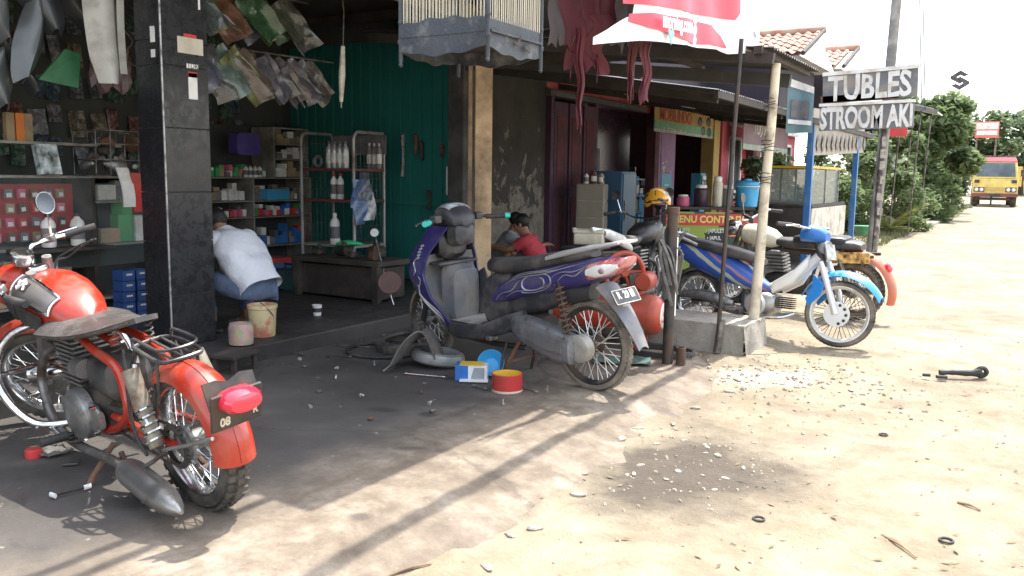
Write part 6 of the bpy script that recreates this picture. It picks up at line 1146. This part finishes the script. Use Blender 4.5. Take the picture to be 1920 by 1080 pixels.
# ------------------------------------------------------------------ stalls and shop goods beyond
mt_ = root('menu_table', 'table skirted with a MENU CONTENT banner before the purple shop', 'table', (-3.9,11.5,0), (0,0,R(31)))
MB().box((0,.25,.89),(1.3,.6,.04)).build('tabletop', 'wood_dark', mt_, .006)
for x in (-.6,.6):
    for y in (0,.5): MB().box((x,y,.43),(.05,.05,.87)).build('leg', 'wood_dark', mt_)
k = NB('menu_print'); X_, Y_, Z_ = k.xyz(); vv = k.n.new('ShaderNodeTexVoronoi'); vv.distance = 'CHEBYCHEV'; vv.inputs['Scale'].default_value = 4.2; k.L.new(k.mapping(sc=(1,0,1.2)), vv.inputs['Vector'])
sepc = k.n.new('ShaderNodeSeparateColor'); k.L.new(vv.outputs['Color'], sepc.inputs[0]); c = k.ramp(sepc.outputs[0], (.0,(.02,.03,.025)), (.34,(.03,.04,.03)), (.35,(.3,.38,.06)), (.6,(.45,.5,.1)), (.61,(.45,.07,.08)), (.75,(.5,.1,.1)), (.76,(.03,.07,.04))); c.node.color_ramp.interpolation = 'CONSTANT'
k.done(c, .5)
mb_ = MB().box((0,-.03,.44),(1.24,.012,.8)).build('menu_banner', 'menu_print', mt_); MB().box((0,-.04,.735),(1.2,.008,.16)).build('heading_strip', 'red', mb_)
text('heading_lettering', '• MENU CONTENT •', .135, mat('lettering_yellow',(.8,.65,.15),.5), mb_, (0,-.046,.735), FY, .001, .92, .004)
for i, (s_, x, z) in enumerate((('• APULIET?',-.38,.58),('• JAPULET?',.12,.58),('• JAPUL',.1,.48),('APULET',-.36,.47))): text('menu_lettering', s_, .075, 'label_white', mb_, (x,-.042,z), FY, .001, .8, .002)
for x in (-.6,.6): MB().box((x,-.045,.44),(.05,.02,.84)).build('banner_edge', 'wood_dark', mb_)
bcx = root('water_cooler', 'blue round drinks cooler with lid on the menu table', 'cooler', (-3.5,12.0,.91)); MB().lathe([(.13,0),(.14,.01),(.165,.3),(.17,.31)], n=26).build('barrel', 'sky_blue', bcx); MB().lathe([(.178,.3),(.178,.33),(.17,.345),(.06,.37),(.05,.39),(.02,.395)], n=26).build('lid', 'sky_blue', bcx); MB().torus((0,0,.285),(0,0,1),.168,.008,26,6).build('band', 'white_plastic', bcx); MB().torus((0,0,.3),(.2,1,-.35),.175,.006,18,5,0,math.pi).build('handle', 'white_plastic', bcx)
for i, (u, r_, h_, mtn, nm) in enumerate(((-.05,.1,.3,'dim_pane','dark glass'),(.18,.07,.42,'cream','tall cream'),(-.3,.09,.16,'pink','rose'),(.32,.08,.3,'grey_plastic','grey'))):
    p = Matrix.Rotation(R(31),3,'Z') @ V(u,.2,0); o = root('drink_jar', f'{nm} jar standing on the menu table', 'jar', (-3.9+p.x,11.5+p.y,.912)); MB().lathe([(r_*.9,0),(r_,.02),(r_,h_*.75),(r_*.7,h_*.85)], n=18).build('jar', mtn, o); MB().lathe([(r_*.78,h_*.84),(r_*.78,h_*.97),(r_*.5,h)] if False else [(r_*.78,h_*.84),(r_*.78,h_*.97),(r_*.5,h_)], n=18).build('lid', 'label_white', o)
fg = root('blue_fridge', 'pale blue upright fridge inside the purple shop opening', 'fridge', (-5.6,12.1,.0)); MB().box((0,0,.71),(.5,.5,1.36)).build('cabinet', mat('fridge_blue',(.07,.16,.27),.35,0,.08,4), fg, .015); MB().box((.26,0,.72),(.02,.47,1.28)).build('door', 'fridge_blue', fg, .008); MB().box((.28,-.19,.8),(.02,.02,.3)).build('handle', 'alloy', fg)
dc = root('drawer_cabinet', 'beige plastic drawer cabinet beside the pale blue fridge', 'cabinet', (-5.45,11.05,0), (0,0,R(20))); MB().box((0,0,.6),(.4,.42,1.2)).build('frame', mat('drawer_white',(.32,.3,.27),.5), dc, .01)
for i in range(5): d_ = MB().box((.0,-.212,.14+i*.235),(.36,.012,.215)).build('drawer', mat('drawer_tan',(.24,.2,.15),.4,0,.1,4) if i == 0 else M['drawer_tan'], dc, .006); MB().box((.205,0,.14+i*.235),(.012,.38,.215)).build('drawer', 'drawer_tan', dc, .006)
for i in range(5): bottle((-5.5+.07*(i%3),10.95+.09*i,1.2), .16+.03*(i%2), .035, ['label_white','rust','card','grey_plastic','label_white'][i], 'dark_plastic', f'small jar, {ORD[i]} from the left on the beige drawer cabinet', 'jars on the drawer cabinet', 'small_jar')
gs = root('goods_shelf', 'dim shelf of packaged goods inside the purple shop', 'shelf', (-6.9,16.4,0))
for z in (.3,.62,.94,1.26): MB().box((0,0,z),(.4,1.9,.03)).build('shelf', 'shelf_metal', gs)
for y in (-.95,.95): MB().box((0,y,.75),(.4,.04,1.5)).build('upright', 'shelf_metal', gs)
for z in (.32,.64,.96): row('goods in the purple shop', 'on the '+('low' if z < .5 else 'middle' if z < .8 else 'high')+' dim shop shelf', -6.82, 15.55, 17.25, z, .12,.24,.1,.2, ['grey_plastic','card','label_white','sky_blue'], 'goods_pack', 'pack', gap=.03)
single('dispenser_stand', MB().box((0,0,.7),(.2,.28,1.4)).box((.11,0,1.15),(.02,.16,.3)), 'notice_blue', (-5.7,16.2,.0), 'blue display stand with white sign in the purple shop door', 'stand', bevel=.01)
text('stand_sign', '20', .2, 'black_paint', bpy.data.objects['dispenser_stand'], (.126,0,1.2), FX, .002, .8, .004); MB().box((.122,0,1.2),(.004,.2,.3)).build('sign_plate', 'label_white', bpy.data.objects['dispenser_stand'])
ms = root('mobilindo_sign', 'yellow green MOBILINDO shop banner above the lilac door', 'sign', (-5.86,15.85,2.36))
MB().box((0,0,.07),(.012,3.2,.25)).build('yellow_field', 'ochre', ms); MB().box((.002,0,-.12),(.014,3.2,.13)).build('green_field', mat('sign_green',(.12,.4,.2),.5), ms); MB().box((.003,0,-.22),(.012,3.2,.06)).build('pale_field', mat('sign_pale',(.4,.45,.35),.5), ms)
text('sign_lettering', 'MOBILINDO', .3, mat('sign_red',(.55,.08,.05),.5), ms, (.012,-.55,.06), FX, .002, 1.0, .006); text('sign_lettering', 'JL. VETERAN SEBELAH', .11, 'label_white', ms, (.014,-.6,-.2), FX, .001, 1.1, .002)
for y, z in ((.75,.05),(1.25,.07),(.95,-.12),(1.3,-.13)): MB().ell((.012,y,z),(.01,.13,.09)).build('tyre_picture', 'dark_plastic', ms)
# red house with white trim, mirrored banner
rh = root('red_house', 'red rendered house with white trim and tiled roof behind the stall', 'building', (-6.2,22,.05))
MB().box((-1.2,0,1.25),(2.4,7.6,2.6)).build('wall', 'redwall', rh); MB().box((.04,0,2.52),(.12,7.7,.1)).build('cornice', 'label_white', rh)
MB().box((.05,0,.95),(.1,7.6,.06)).build('string_course', 'label_white', rh)
for y in (-3.4,-.9,1.6): MB().box((.08,y,1.3),(.2,.25,2.6)).build('pier', 'maroon', rh)
for y in (-2.2,.4,2.6):
    w_ = MB().box((.02,y,1.5),(.08,.9,1.3)).build('window', 'shop_dark', rh)
    for s_ in (-1,1): MB().box((.05,y+s_*.47,1.5),(.1,.07,1.42)).build('window_frame', 'label_white', w_); MB().box((.05,y,1.5+s_*.68),(.1,1.0,.07)).build('window_frame', 'label_white', w_)
    MB().box((.06,y,1.5),(.04,.05,1.3)).build('mullion', 'label_white', w_)
mat('roof_tile', (.4,.19,.13), .8, 0, .3, 1.5, dirt=(.42,.33,.26), damt=.5); tile = MB().grid(2,6,lambda u,v: V(.32*u, .21*v, .028*math.sin(v*math.pi*2)+.02*(1-u)), .014).mesh('roof_tile'); tile.materials.append(M['roof_tile'])
def tiled(par, x0, x1, y0, z0, y1, z1, nrow):      # courses from eave (y0,z0) up to ridge (y1,z1), facing the camera end of the street
    sl_ = math.atan2(z1-z0, y1-y0); ln = math.hypot(y1-y0, z1-z0); st = ln/nrow; nc = int((x1-x0)/.205)
    for r_ in range(nrow):
        for c_ in range(nc):
            o = bpy.data.objects.new('tile', tile); COL.objects.link(o); o.parent = par; t = r_/nrow
            o.location = (x0+(c_+1)*.205, y0+(y1-y0)*t, z0+(z1-z0)*t+rnd.uniform(-.008,.008)); o.scale = (st/.3,1,1)
            o.rotation_euler = (Matrix.Rotation(math.pi/2,3,'Z') @ Matrix.Rotation(-sl_,3,'Y')).to_euler()
for nm_, lb, X0, X1, Y0, Z0, Y1, Z1, nr in (('tiled_roof','larger orange clay tile roof above the dark lean-to',-7.4,-4.1,17.2,3.72,18.9,4.36,7),('tiled_roof','smaller lower clay tile roof right of the larger tiled roof',-5.6,-4.0,20.6,3.85,22.2,4.42,6)):
    hr = root(nm_, lb, 'roof', (0,0,0)); tiled(hr, X0, X1, Y0, Z0, Y1, Z1, nr); Ym = 2*Y1-Y0
    MB().prism([V(X0,Y0+.06,Z0-.05),V(X0,Y1,Z1-.06),V(X0,Ym,Z0-.05)],(X1-X0-.06,0,0)).build('roof_deck', 'white_plastic', hr); MB().tube([(X0,Y1,Z1+.03),(X1+.05,Y1,Z1+.03)], .08, 10).build('ridge', 'roof_tile', hr)
    MB().tube([(X1+.03,Y0-.05,Z0-.02),(X1+.03,Y1,Z1+.02)], .045, 8).build('verge_board', 'wood_dark', hr); MB().box(((X0+X1)/2-.2,(Y0+Ym)/2,Z0-.6),(X1-X0-.5,Ym-Y0-.5,1.1)).build('gable_wall', 'shop_dark', hr)
nb = root('mirrored_banner', 'see-through banner with lettering seen from the back on the red house', 'banner', (-5.4,19.85,2.36)); MB().box((0,0,0),(.012,3.7,.78)).build('sheet', mat('banner_mauve',(.25,.15,.165),.6,0,.15,3), nb); MB().box((.004,0,-.38),(.016,3.7,.12)).build('hem', 'sign_pale', nb)
text('banner_lettering', 'NEVER QUIT.', .36, 'label_white', nb, (.012,-.3,.02), FX, .002, .8, .004, mirror=True)
# teal banner, scalloped canvas stall
tbn = root('teal_banner', 'teal hanging banner with pale panel below the lean-to corner', 'banner', (-2.42,10.2,1.85)); MB().grid(8,8,lambda u,v: V(-.14+.30*v, -.02+.03*math.sin(v*5), .6-.62*u-.12*v*(1-u)), .004).build('sheet', mat('teal_sheet',(.15,.25,.27),.55,0,.15,5), tbn); MB().grid(5,5,lambda u,v: V(-.09+.2*v, -.028+.03*math.sin(v*5), .36-.2*u-.03*v), .002).build('dark_panel', 'grey_plastic', tbn); MB().grid(3,6,lambda u,v: V(-.12+.27*v, -.028+.03*math.sin(v*5), .14-.05*u-.03*v), .002).build('pale_print', 'label_white', tbn); MB().grid(3,6,lambda u,v: V(-.14+.3*v, -.03+.03*math.sin(v*5), .605-.09*u*(1-.2*v)-.12*v), .002).build('torn_top', 'label_white', tbn)
stl = root('food_stall', 'food stall with glass case, white panel front and blue posts', 'stall', (-3.3,14.6,.02))
mat('post_blue', (.03,.14,.36), .5, 0, .12, 4, dirt=(.15,.2,.28), damt=.25); mat('case_glass', (.25,.3,.28), .1, 0, .1, 4, alpha=.55)
MB().box((0,0,.88),(.8,2.6,.05)).build('counter_top', 'wood_dark', stl, .005)
for i in range(11): MB().box((.4,-1.2+i*.24,.6),(.02,.23,.5)).build('front_panel', mat('panel_white',(.6,.56,.48),.7,0,.12,6,dirt=(.35,.3,.22),damt=.35) if i == 0 else M['panel_white'], stl, .004)
MB().box((.395,0,.26),(.02,2.56,.18)).build('lower_board', mat('lime_board',(.35,.45,.15),.6), stl); MB().box((0,-1.29,.5),(.78,.02,.74)).build('end_board', 'wood_dark', stl)
for x in (-.36,.37):
    for y in (-1.27,1.27): MB().box((x,y,.44),(.06,.06,.88)).build('leg', 'wood_dark', stl)
cg = MB().box((0,-.2,1.17),(.7,2.0,.54)).build('glass_case', 'case_glass', stl)
for x in (-.35,.35):
    for y in (-1.2,-.2,.8): MB().box((x,y,1.18),(.03,.03,.58)).build('case_frame', 'alloy', cg)
MB().box((0,-.2,1.47),(.76,2.1,.04)).build('case_top', 'yellow', cg, .004)
for y in (-1.95,1.55): MB().box((.48,y,1.0),(.09,.09,2.1)).build('post', 'post_blue', stl, .004)
def scal(u, v):
    y = -2.0+4.1*u; z = 2.28+.16*u-.66*v;
    return V(.5+.006*math.sin(u*40)*v, y, z)
MB().grid(56,5,scal,.004).build('canvas_valance', mat('canvas_grey',(.32,.29,.25),.8,0,.15,3,dirt=(.42,.38,.32),damt=.35), stl)
dm = MB()
for i in range(12): y = -1.8+i*.34; dm.prism([V(.525,y,1.76+.16*(y+2)/4.1),V(.525,y+.12,1.94+.16*(y+2)/4.1),V(.525,y+.24,1.76+.16*(y+2)/4.1),V(.525,y+.12,1.66+.16*(y+2)/4.1)],(.003,0,0))
tag(dm.build('diamond_print', 'peeled_plaster', stl), kind='stuff')
single('green_basin', MB().lathe([(.1,0),(.12,.02),(.2,.16),(.21,.165)], n=22), mat('basin_green',(.06,.25,.13),.5), (-2.75,17.0,.3), 'green plastic basin behind the far blue post', 'basin')
# wooden letter signs on the leaning utility pole
up_ = root('utility_pole', 'weathered grey utility pole carrying the hand-painted signs', 'pole', (-1.95,12.75,0)); 
MB().tube([(0,0,0),(.06,.0,1.5),(.16,0,6.0)], [.075,.07,.06], 12).build('pole', mat('pole_grey',(.2,.19,.18),.8,0,.25,3,bump=.3,bsc=25,dirt=(.4,.38,.35),damt=.3), up_); MB().tube([(.04,-.03,.3),(.06,-.03,1.5),(.09,-.03,2.4)], .05, 8).build('conduit', 'old_steel', up_)
for i in range(7): MB().box((.085+.01*(i%2),-.075,.72+.19*i+.03*math.sin(i*5)),(.05+.02*(i%3),.012,.1+.05*math.sin(i*3)**2),(0,.05*math.sin(i*7),.4)).build('lit_patch', M['stone_pale'], up_)  # pale patches imitate the sunlit strip down the pole's right side
mat('sign_grey', (.16,.16,.17), .7, 0, .2, 4, dirt=(.28,.24,.2), damt=.3); mat('sign_white', (.72,.7,.67), .6, 0, .08, 5, dirt=(.45,.38,.3), damt=.3)
sg = root('tubeless_sign', 'upper hand-lettered TUBLES board on the utility pole', 'sign', (-2.08,12.55,2.58)); MB().box((0,0,0),(1.2,.03,.4),(0,R(-2.5),0)).build('board', 'sign_grey', sg, .003); MB().box((0,-.02,.19),(1.22,.04,.05),(0,R(-2.5),0)).build('rail', 'sign_white', sg); text('lettering', 'TUBLES', .45, 'sign_white', sg, (.0,-.02,-.03), basis((1,0,.043),(0,0,1)), .001, .7, .014, wob=.025)
sg2 = root('battery_sign', 'lower hand-lettered STROOM AKI board on the utility pole', 'sign', (-2.1,12.55,2.17)); MB().box((0,0,0),(1.2,.03,.36),(0,R(-1.2),0)).build('board', 'sign_grey', sg2, .003); MB().box((0,-.02,.17),(1.22,.04,.04),(0,R(-1.2),0)).build('rail', 'sign_white', sg2); text('lettering', 'STROOM AKI', .4, 'sign_white', sg2, (.0,-.02,-.03), basis((1,0,.02),(0,0,1)), .001, .5, .016, wob=.025); MB().box((-.1,-.005,.245),(1.0,.02,.1),(0,R(-2),0)).build('backing_strip', 'rust', sg2)
# dealer logo sign, wires, canopy, billboard
lg = root('logo_sign', 'dark S-shaped logo sign on a thin pale mast against the sky', 'sign', (-2.72,34.4,0)); MB().tube([(0,.05,0),(0,.05,4.6)], .02, 8).build('mast', mat('mast_grey',(.4,.4,.4),.5), lg)
s_ = .36
for f_ in (1,-1): MB().prism([V(f_*-.0*s_,0,4.85+f_*.95*s_),V(f_*-.85*s_,0,4.85+f_*.4*s_),V(f_*-.85*s_,0,4.85+f_*.15*s_),V(f_*.0*s_,0,4.85-f_*.35*s_),V(f_*.25*s_,0,4.85-f_*.2*s_),V(f_*-.3*s_,0,4.85+f_*.3*s_),V(f_*.0*s_,0,4.85+f_*.5*s_),V(f_*.35*s_,0,4.85+f_*.32*s_),V(f_*.75*s_,0,4.85+f_*.5*s_)],(0,.04,0)).build('logo', 'dark_plastic', lg)
for i, (dx, dz) in enumerate(((0,0),(.25,-.1))): single('overhead_wire', MB().tube(smooth_path([(0,0,6.5),(.12,.2,4.8),(.32,-.1,2.9)],4), .012, 5), 'black_paint', (-2.6+dx*.3,20.3,dz), f'{["thicker","thinner"][i]} black wire dropping from the sky beyond the signs', 'wire', 'overhead wires')
cnp = root('roadside_canopy', 'small white tin canopy on thin poles among the bushes', 'canopy', (-2.6,22.3,.05)); MB().box((0,0,2.95),(.9,2.2,.03),(0,R(14),0)).build('roof', 'white_plastic', cnp); MB().box((.1,-1.1,2.88),(.9,.03,.1),(0,R(14),0)).build('fascia', 'grey_plastic', cnp)
for x, y in ((-.3,-1),(.1,-1),(-.3,1),(.1,1)): MB().tube([(x,y,0),(x+.1,y,2.95)], .018, 8).build('pole', 'old_steel', cnp)
bbd = root('billboard', 'red and white roadside billboard rising above the bushes', 'billboard', (-2.35,46.3,.2)); MB().box((0,0,3.55),(.98,.05,.75)).build('panel', mat('bill_red',(.65,.15,.12),.5), bbd); MB().box((0,-.03,3.72),(.9,.02,.3)).build('white_field', 'white_plastic', bbd); MB().box((0,-.03,3.4),(.85,.02,.2)).build('white_field', 'label_white', bbd)
for x in (-.4,.4): MB().tube([(x,.05,0),(x,.05,3.9)], .04, 8).build('leg', 'old_steel', bbd)
single('red_flag_sign', MB().box((0,0,0),(.5,.03,.22)), 'red', (-2.75,20.0,2.35), 'small red sign behind the utility pole', 'sign'); single('white_board', MB().box((0,0,0),(.6,.03,.35)), 'white_plastic', (-3.2,21.5,1.75), 'white board among the bushes behind the utility pole', 'board')

# ------------------------------------------------------------------ truck
tr = root('truck', 'yellow truck with red cab roof coming along the road', 'truck', (-1.72,43.7,.22), (0,0,R(3)))
mat('truck_yellow', (.7,.55,.14), .4, 0, .1, 3, dirt=(.45,.33,.15), damt=.3, coat=.3); mat('truck_red', (.55,.05,.08), .4, 0, .1, 3, coat=.3); mat('windscreen', (.1,.12,.13), .08, 0, .4, 2)
def ring(y, w_, z0, z1, tw): return [V(-w_/2,y,z0),V(w_/2,y,z0),V(w_/2,y,z0+(z1-z0)*.5),V(tw/2,y,z1),V(-tw/2,y,z1),V(-w_/2,y,z0+(z1-z0)*.5)]
MB().loft([ring(.0,1.72,.55,1.25,1.72),ring(.05,1.78,.5,1.3,1.74)]).loft([ring(.03,1.76,.5,1.28,1.76),ring(1.5,1.76,.5,1.28,1.76)]).build('cab', 'truck_yellow', tr, .02)
MB().loft([[V(-.86,.03,1.27),V(.86,.03,1.27),V(.86,1.5,1.27),V(-.86,1.5,1.27)],[V(-.78,.28,2.0),V(.78,.28,2.0),V(.78,1.45,2.0),V(-.78,1.45,2.0)]]).build('cab_upper', 'truck_yellow', tr, .03)
MB().loft([[V(-.8,.22,1.99),V(.8,.22,1.99),V(.8,1.5,1.99),V(-.8,1.5,1.99)],[V(-.7,.4,2.2),V(.7,.4,2.2),V(.7,1.4,2.2),V(-.7,1.4,2.2)]]).build('cab_roof', 'truck_red', tr, .03)
MB().prism([V(-.76,.03,1.32),V(.76,.03,1.32),V(.69,.245,1.93),V(-.69,.245,1.93)],(0,-.03,.01)).build('windscreen', 'windscreen', tr); MB().box((0,.0,1.3),(1.7,.05,.05)).build('wiper_panel', 'truck_yellow', tr)
for x in (-1,1):
    MB().box((x*.72,-.02,1.12),(.2,.03,.14)).build('side_vent', 'dark_plastic', tr); hb_ = MB().box((x*.62,-.02,.76),(.42,.04,.2)).build('lamp_housing', 'dark_plastic', tr, .01)
    for dx in (-.1,.1): MB().lathe([(.08,0),(.075,.02),(.02,.03)], (x*.62+dx,-.04,.76), (0,-1,0), 16).build('headlight', 'clear_lens', hb_)
    MB().box((x*1.0,.1,1.5),(.12,.05,.3)).build('mirror', 'black_paint', tr, .01); wl = MB().lathe([(.2,-.12),(.38,-.12),(.4,-.06),(.4,.06),(.38,.12),(.2,.12)], axis=(1,0,0), n=22).build('wheel', 'tyre', tr, loc=(x*.75,.7,.4)); MB().lathe([(.02,.13),(.1,.13),(.2,.1)], axis=(x,0,0), n=16).build('rim', 'old_steel', wl)
    wl = MB().lathe([(.2,-.2),(.38,-.2),(.4,-.1),(.4,.1),(.38,.2),(.2,.2)], axis=(1,0,0), n=22).build('wheel', 'tyre', tr, loc=(x*.75,3.6,.4))
MB().box((0,-.02,.8),(.75,.03,.14)).build('grille', 'ochre', tr); MB().box((0,-.06,.52),(1.8,.12,.16)).build('bumper', mat('bumper_red',(.2,.05,.04),.5), tr, .015); pl = MB().box((0,-.13,.52),(.42,.01,.13)).build('number_plate', 'black_paint', tr); MB().box((0,.1,.35),(1.2,.06,.12)).build('under_guard', 'dark_iron', tr)
MB().box((.05,3.2,1.35),(2.0,3.2,.9)).build('cargo_box', 'truck_yellow', tr, .01); MB().box((0,2.6,.6),(.9,4.6,.2)).build('chassis', 'dark_iron', tr)
for x in (-1,1):
    for i in range(5): MB().box((x*1.07+.05,1.75+i*.7,1.35),(.05,.07,.92)).build('cargo_stake', 'rust', tr)
MB().box((0,.45,2.24),(1.5,.06,.05)).build('roof_rack', 'old_steel', tr)

# ------------------------------------------------------------------ vegetation
def leafmat(name, a, b, tr_=.35):
    k = NB(name); c = k.ramp(k.noise(1.7,4,.6), (.3,a), (.7,b)); oi = k.n.new('ShaderNodeObjectInfo'); k.done(c, .55)
    t_ = k.n.new('ShaderNodeBsdfTranslucent'); k.L.new(c, t_.inputs[0]); mx = k.n.new('ShaderNodeMixShader'); mx.inputs[0].default_value = tr_; out = k.n['Material Output']
    k.L.new(k.b.outputs[0], mx.inputs[1]); k.L.new(t_.outputs[0], mx.inputs[2]); k.L.new(mx.outputs[0], out.inputs[0])
leafmat('leaf_mid', (.11,.16,.07), (.2,.26,.11), .5); leafmat('leaf_dark', (.09,.135,.07), (.17,.22,.11), .5); leafmat('leaf_yellow', (.14,.17,.04), (.28,.28,.08)); leafmat('leaf_grass', (.09,.12,.04), (.2,.2,.08))
mat('bark', (.1,.075,.055), .9, 0, .3, 10, bump=.4)
def leaf_cloud(clumps, nl, size, seed, droop=0, elong=1.6):
    rr = random.Random(seed); mbx = MB(); tot = sum(c_[3]**2 for c_ in clumps)
    for (x, y, z, r_) in clumps:
        for i in range(int(nl*r_*r_/tot)):
            th = rr.uniform(0,6.283); ph = math.acos(rr.uniform(-1,1)); rad = r_*(rr.uniform(.25,1)**.5)*(1+.25*noise.noise(V(x+math.cos(th)*2,y+math.sin(th)*2,z+ph*2)))
            p = V(x+rad*math.sin(ph)*math.cos(th), y+rad*math.sin(ph)*math.sin(th), z+rad*math.cos(ph)*.85)
            s_ = size*rr.uniform(.6,1.35); d = V(rr.gauss(0,1),rr.gauss(0,1),rr.gauss(0,.5)-droop).normalized(); n_ = V(rr.gauss(0,.6),rr.gauss(0,.6),1); b = d.cross(n_).normalized(); q = b.cross(d)*.12*s_
            mbx.add([p-d*s_*elong*.5, p+b*s_*.42+q, p+d*s_*elong*.5, p-b*s_*.42+q], [(0,1,2,3)])
    return mbx
def tree(name, label, base, h, spread, nclump, nl, size, lm, seed, trunk=True, group='roadside greenery', cat='tree', low=.35, droop=0):
    rr = random.Random(seed); o = root(name, label, cat, base, (0,0,0), group); cl = []
    for i in range(nclump):
        t = rr.uniform(low,1); w_ = spread*(1-.55*abs(t-.6)/.6); a = rr.uniform(0,6.28); q = rr.uniform(0,1)**.6*w_
        cl.append((q*math.cos(a), q*math.sin(a), h*t-.12*h, rr.uniform(.16,.3)*spread+.08))
    if trunk:
        tk = MB().tube(smooth_path([(0,0,0),(rr.uniform(-.1,.1)*h*.3,rr.uniform(-.1,.1)*h*.3,h*.35),(rr.uniform(-.1,.1)*h*.4,0,h*.75)],4), [.035*h*(1-.085*i) for i in range(9)], 9)
        for c_ in cl[:max(4,nclump//3)]: tk.tube(smooth_path([(0,0,h*rr.uniform(.15,.4)),(c_[0]*.5,c_[1]*.5,c_[2]*.7),(c_[0],c_[1],c_[2])],3), [.016*h*(1-.12*i) for i in range(7)], 6)
        tk.build('trunk', 'bark', o)
    leaf_cloud(cl, nl, size, seed, droop).build('crown' if cat == 'tree' else 'foliage', lm, o, sharp=180); return o
tree('shrub_tree', 'tall loose leafy tree above the bushes', (-3.3,29.5,.1), 4.3, 1.55, 34, 8000, .17, 'leaf_mid', 3)
tree('shrub_tree', 'leafy tree just right of the sign boards', (-4.3,26,.1), 3.4, 1.5, 28, 6500, .15, 'leaf_mid', 5)
tree('shrub_tree', 'darker tree in front of the red billboard', (-3.2,35,.15), 4.0, 1.7, 28, 6500, .18, 'leaf_dark', 8)
tree('bush', 'dense mid-green bush beside the far blue post', (-3.75,21.5,.06), 1.9, 1.0, 22, 3200, .09, 'leaf_mid', 11, cat='bush', low=.15)
tree('bush', 'broad green bush under the tall loose tree', (-3.4,25.5,.08), 1.7, 1.1, 22, 3000, .1, 'leaf_mid', 12, cat='bush', low=.15)
tree('bush', 'green bush at the foot of the darker tree', (-2.95,31.5,.1), 1.9, 1.1, 20, 2600, .11, 'leaf_mid', 13, cat='bush', low=.15)
tree('bush', 'dark bush by the roadside before the truck', (-3.3,38.5,.15), 2.4, 1.3, 20, 2400, .14, 'leaf_dark', 14, cat='bush', low=.15)
def palm(label, base, s, seed, lm):
    rr = random.Random(seed); o = root('palm_shrub', label, 'bush', base, group='yellow palm shrubs'); mbx = MB()
    for i in range(16):
        a = rr.uniform(0,6.28); el = rr.uniform(.5,1.3); L_ = s*rr.uniform(.7,1.1); prev = None
        P_ = [V(math.cos(a)*L_*t*math.cos(el)*(1+.3*t), math.sin(a)*L_*t*math.cos(el)*(1+.3*t), L_*t*math.sin(el)-.5*L_*t*t*(1.2-el*.5)+.1) for t in [q/10 for q in range(11)]]
        for q in range(1,10):
            d = (P_[q+1]-P_[q-1]).normalized(); sd_2 = d.cross(V(0,0,1)).normalized(); ll = .3*s*(1-abs(q-5)/8)
            for s2 in (-1,1): e = P_[q]+sd_2*s2*ll*.8+d*ll*.5-V(0,0,ll*.3); mbx.add([P_[q]-d*.02*s, e, P_[q]+d*.035*s], [(0,1,2)])
        mbx.tube(P_, .008*s, 4, cap=False)
    mbx.build('fronds', lm, o, sharp=180)
tree('bush', 'low fresh green bush spilling to the road edge', (-3.0,23.2,.07), 1.5, .9, 20, 2600, .1, 'leaf_mid', 31, cat='bush', low=.1)
tree('bush', 'leafy green bush behind the food stall posts', (-4.2,18.9,.05), 2.1, 1.0, 22, 3000, .1, 'leaf_mid', 32, cat='bush', low=.1)
tree('bush', 'rounded green bush at the road edge below the tall tree', (-2.7,28.3,.1), 1.6, .9, 20, 2400, .11, 'leaf_mid', 33, cat='bush', low=.1)
palm('yellowish palm shrub at the bush edge', (-2.9,23.6,.08), 1.1, 3, 'leaf_yellow'); palm('second smaller yellow palm nearer the pole', (-2.85,21.2,.06), .8, 4, 'leaf_yellow')
for i, (x, y, h, s_) in enumerate(((-4.5,66,6.5,3.2),(-1.2,72,6.8,3.4),(1.5,78,7,3.4),(-7.5,60,6,3))): tree('far_tree', f'{["dark rounded tree behind the billboard","dark tree right behind the truck","dark tree at the right edge behind the truck","dark tree far behind the bushes"][i]}', (x,y,.3), h, s_, 26, 3600, .34, 'leaf_dark', 20+i, group='far trees')
gr = MB(); rr = random.Random(5)
for i in range(5200):
    y = rr.uniform(17,42); x = -2.6-rr.random()**1.5*1.6+.5*noise.noise(V(y*.4,0,0))-.0*(y)
    h = rr.uniform(.04,.16)*(1+.6*noise.noise(V(x,y,0))); a = rr.uniform(0,6.28); b = V(math.cos(a),math.sin(a),0)*.012; l_ = V(rr.gauss(0,.04),rr.gauss(0,.04),h); p = V(x,y,gz(x,y)); gr.add([p-b,p+b,p+l_],[(0,1,2)])
tag(gr.build('grass', 'leaf_grass', sharp=180), 'sparse yellowish grass along the road verge', 'grass', kind='stuff')
single('potted_plant', MB().lathe([(.09,0),(.1,.01),(.14,.2),(.15,.21),(.13,.2)], n=16), 'dark_plastic', (-5.3,18.3,.06), 'dark potted plant by the red pier', 'plant'); leaf_cloud([(0,0,.7,.35),(0,.1,1.1,.3),(.05,0,1.5,.25)], 900, .1, 44).build('foliage', 'leaf_dark', bpy.data.objects['potted_plant'], sharp=180)
single('pavement_slab', MB().box((0,0,0),(.7,2.2,.12)), 'plinth_concrete', (-2.75,26.5,.12), 'pale concrete culvert slab at the bush edge', 'slab', bevel=.02); single('culvert_slab', MB().box((0,0,0),(.6,1.6,.12)), 'plinth_concrete', (-2.9,30.5,.14), 'farther pale concrete slab by the roadside bushes', 'slab', bevel=.02)
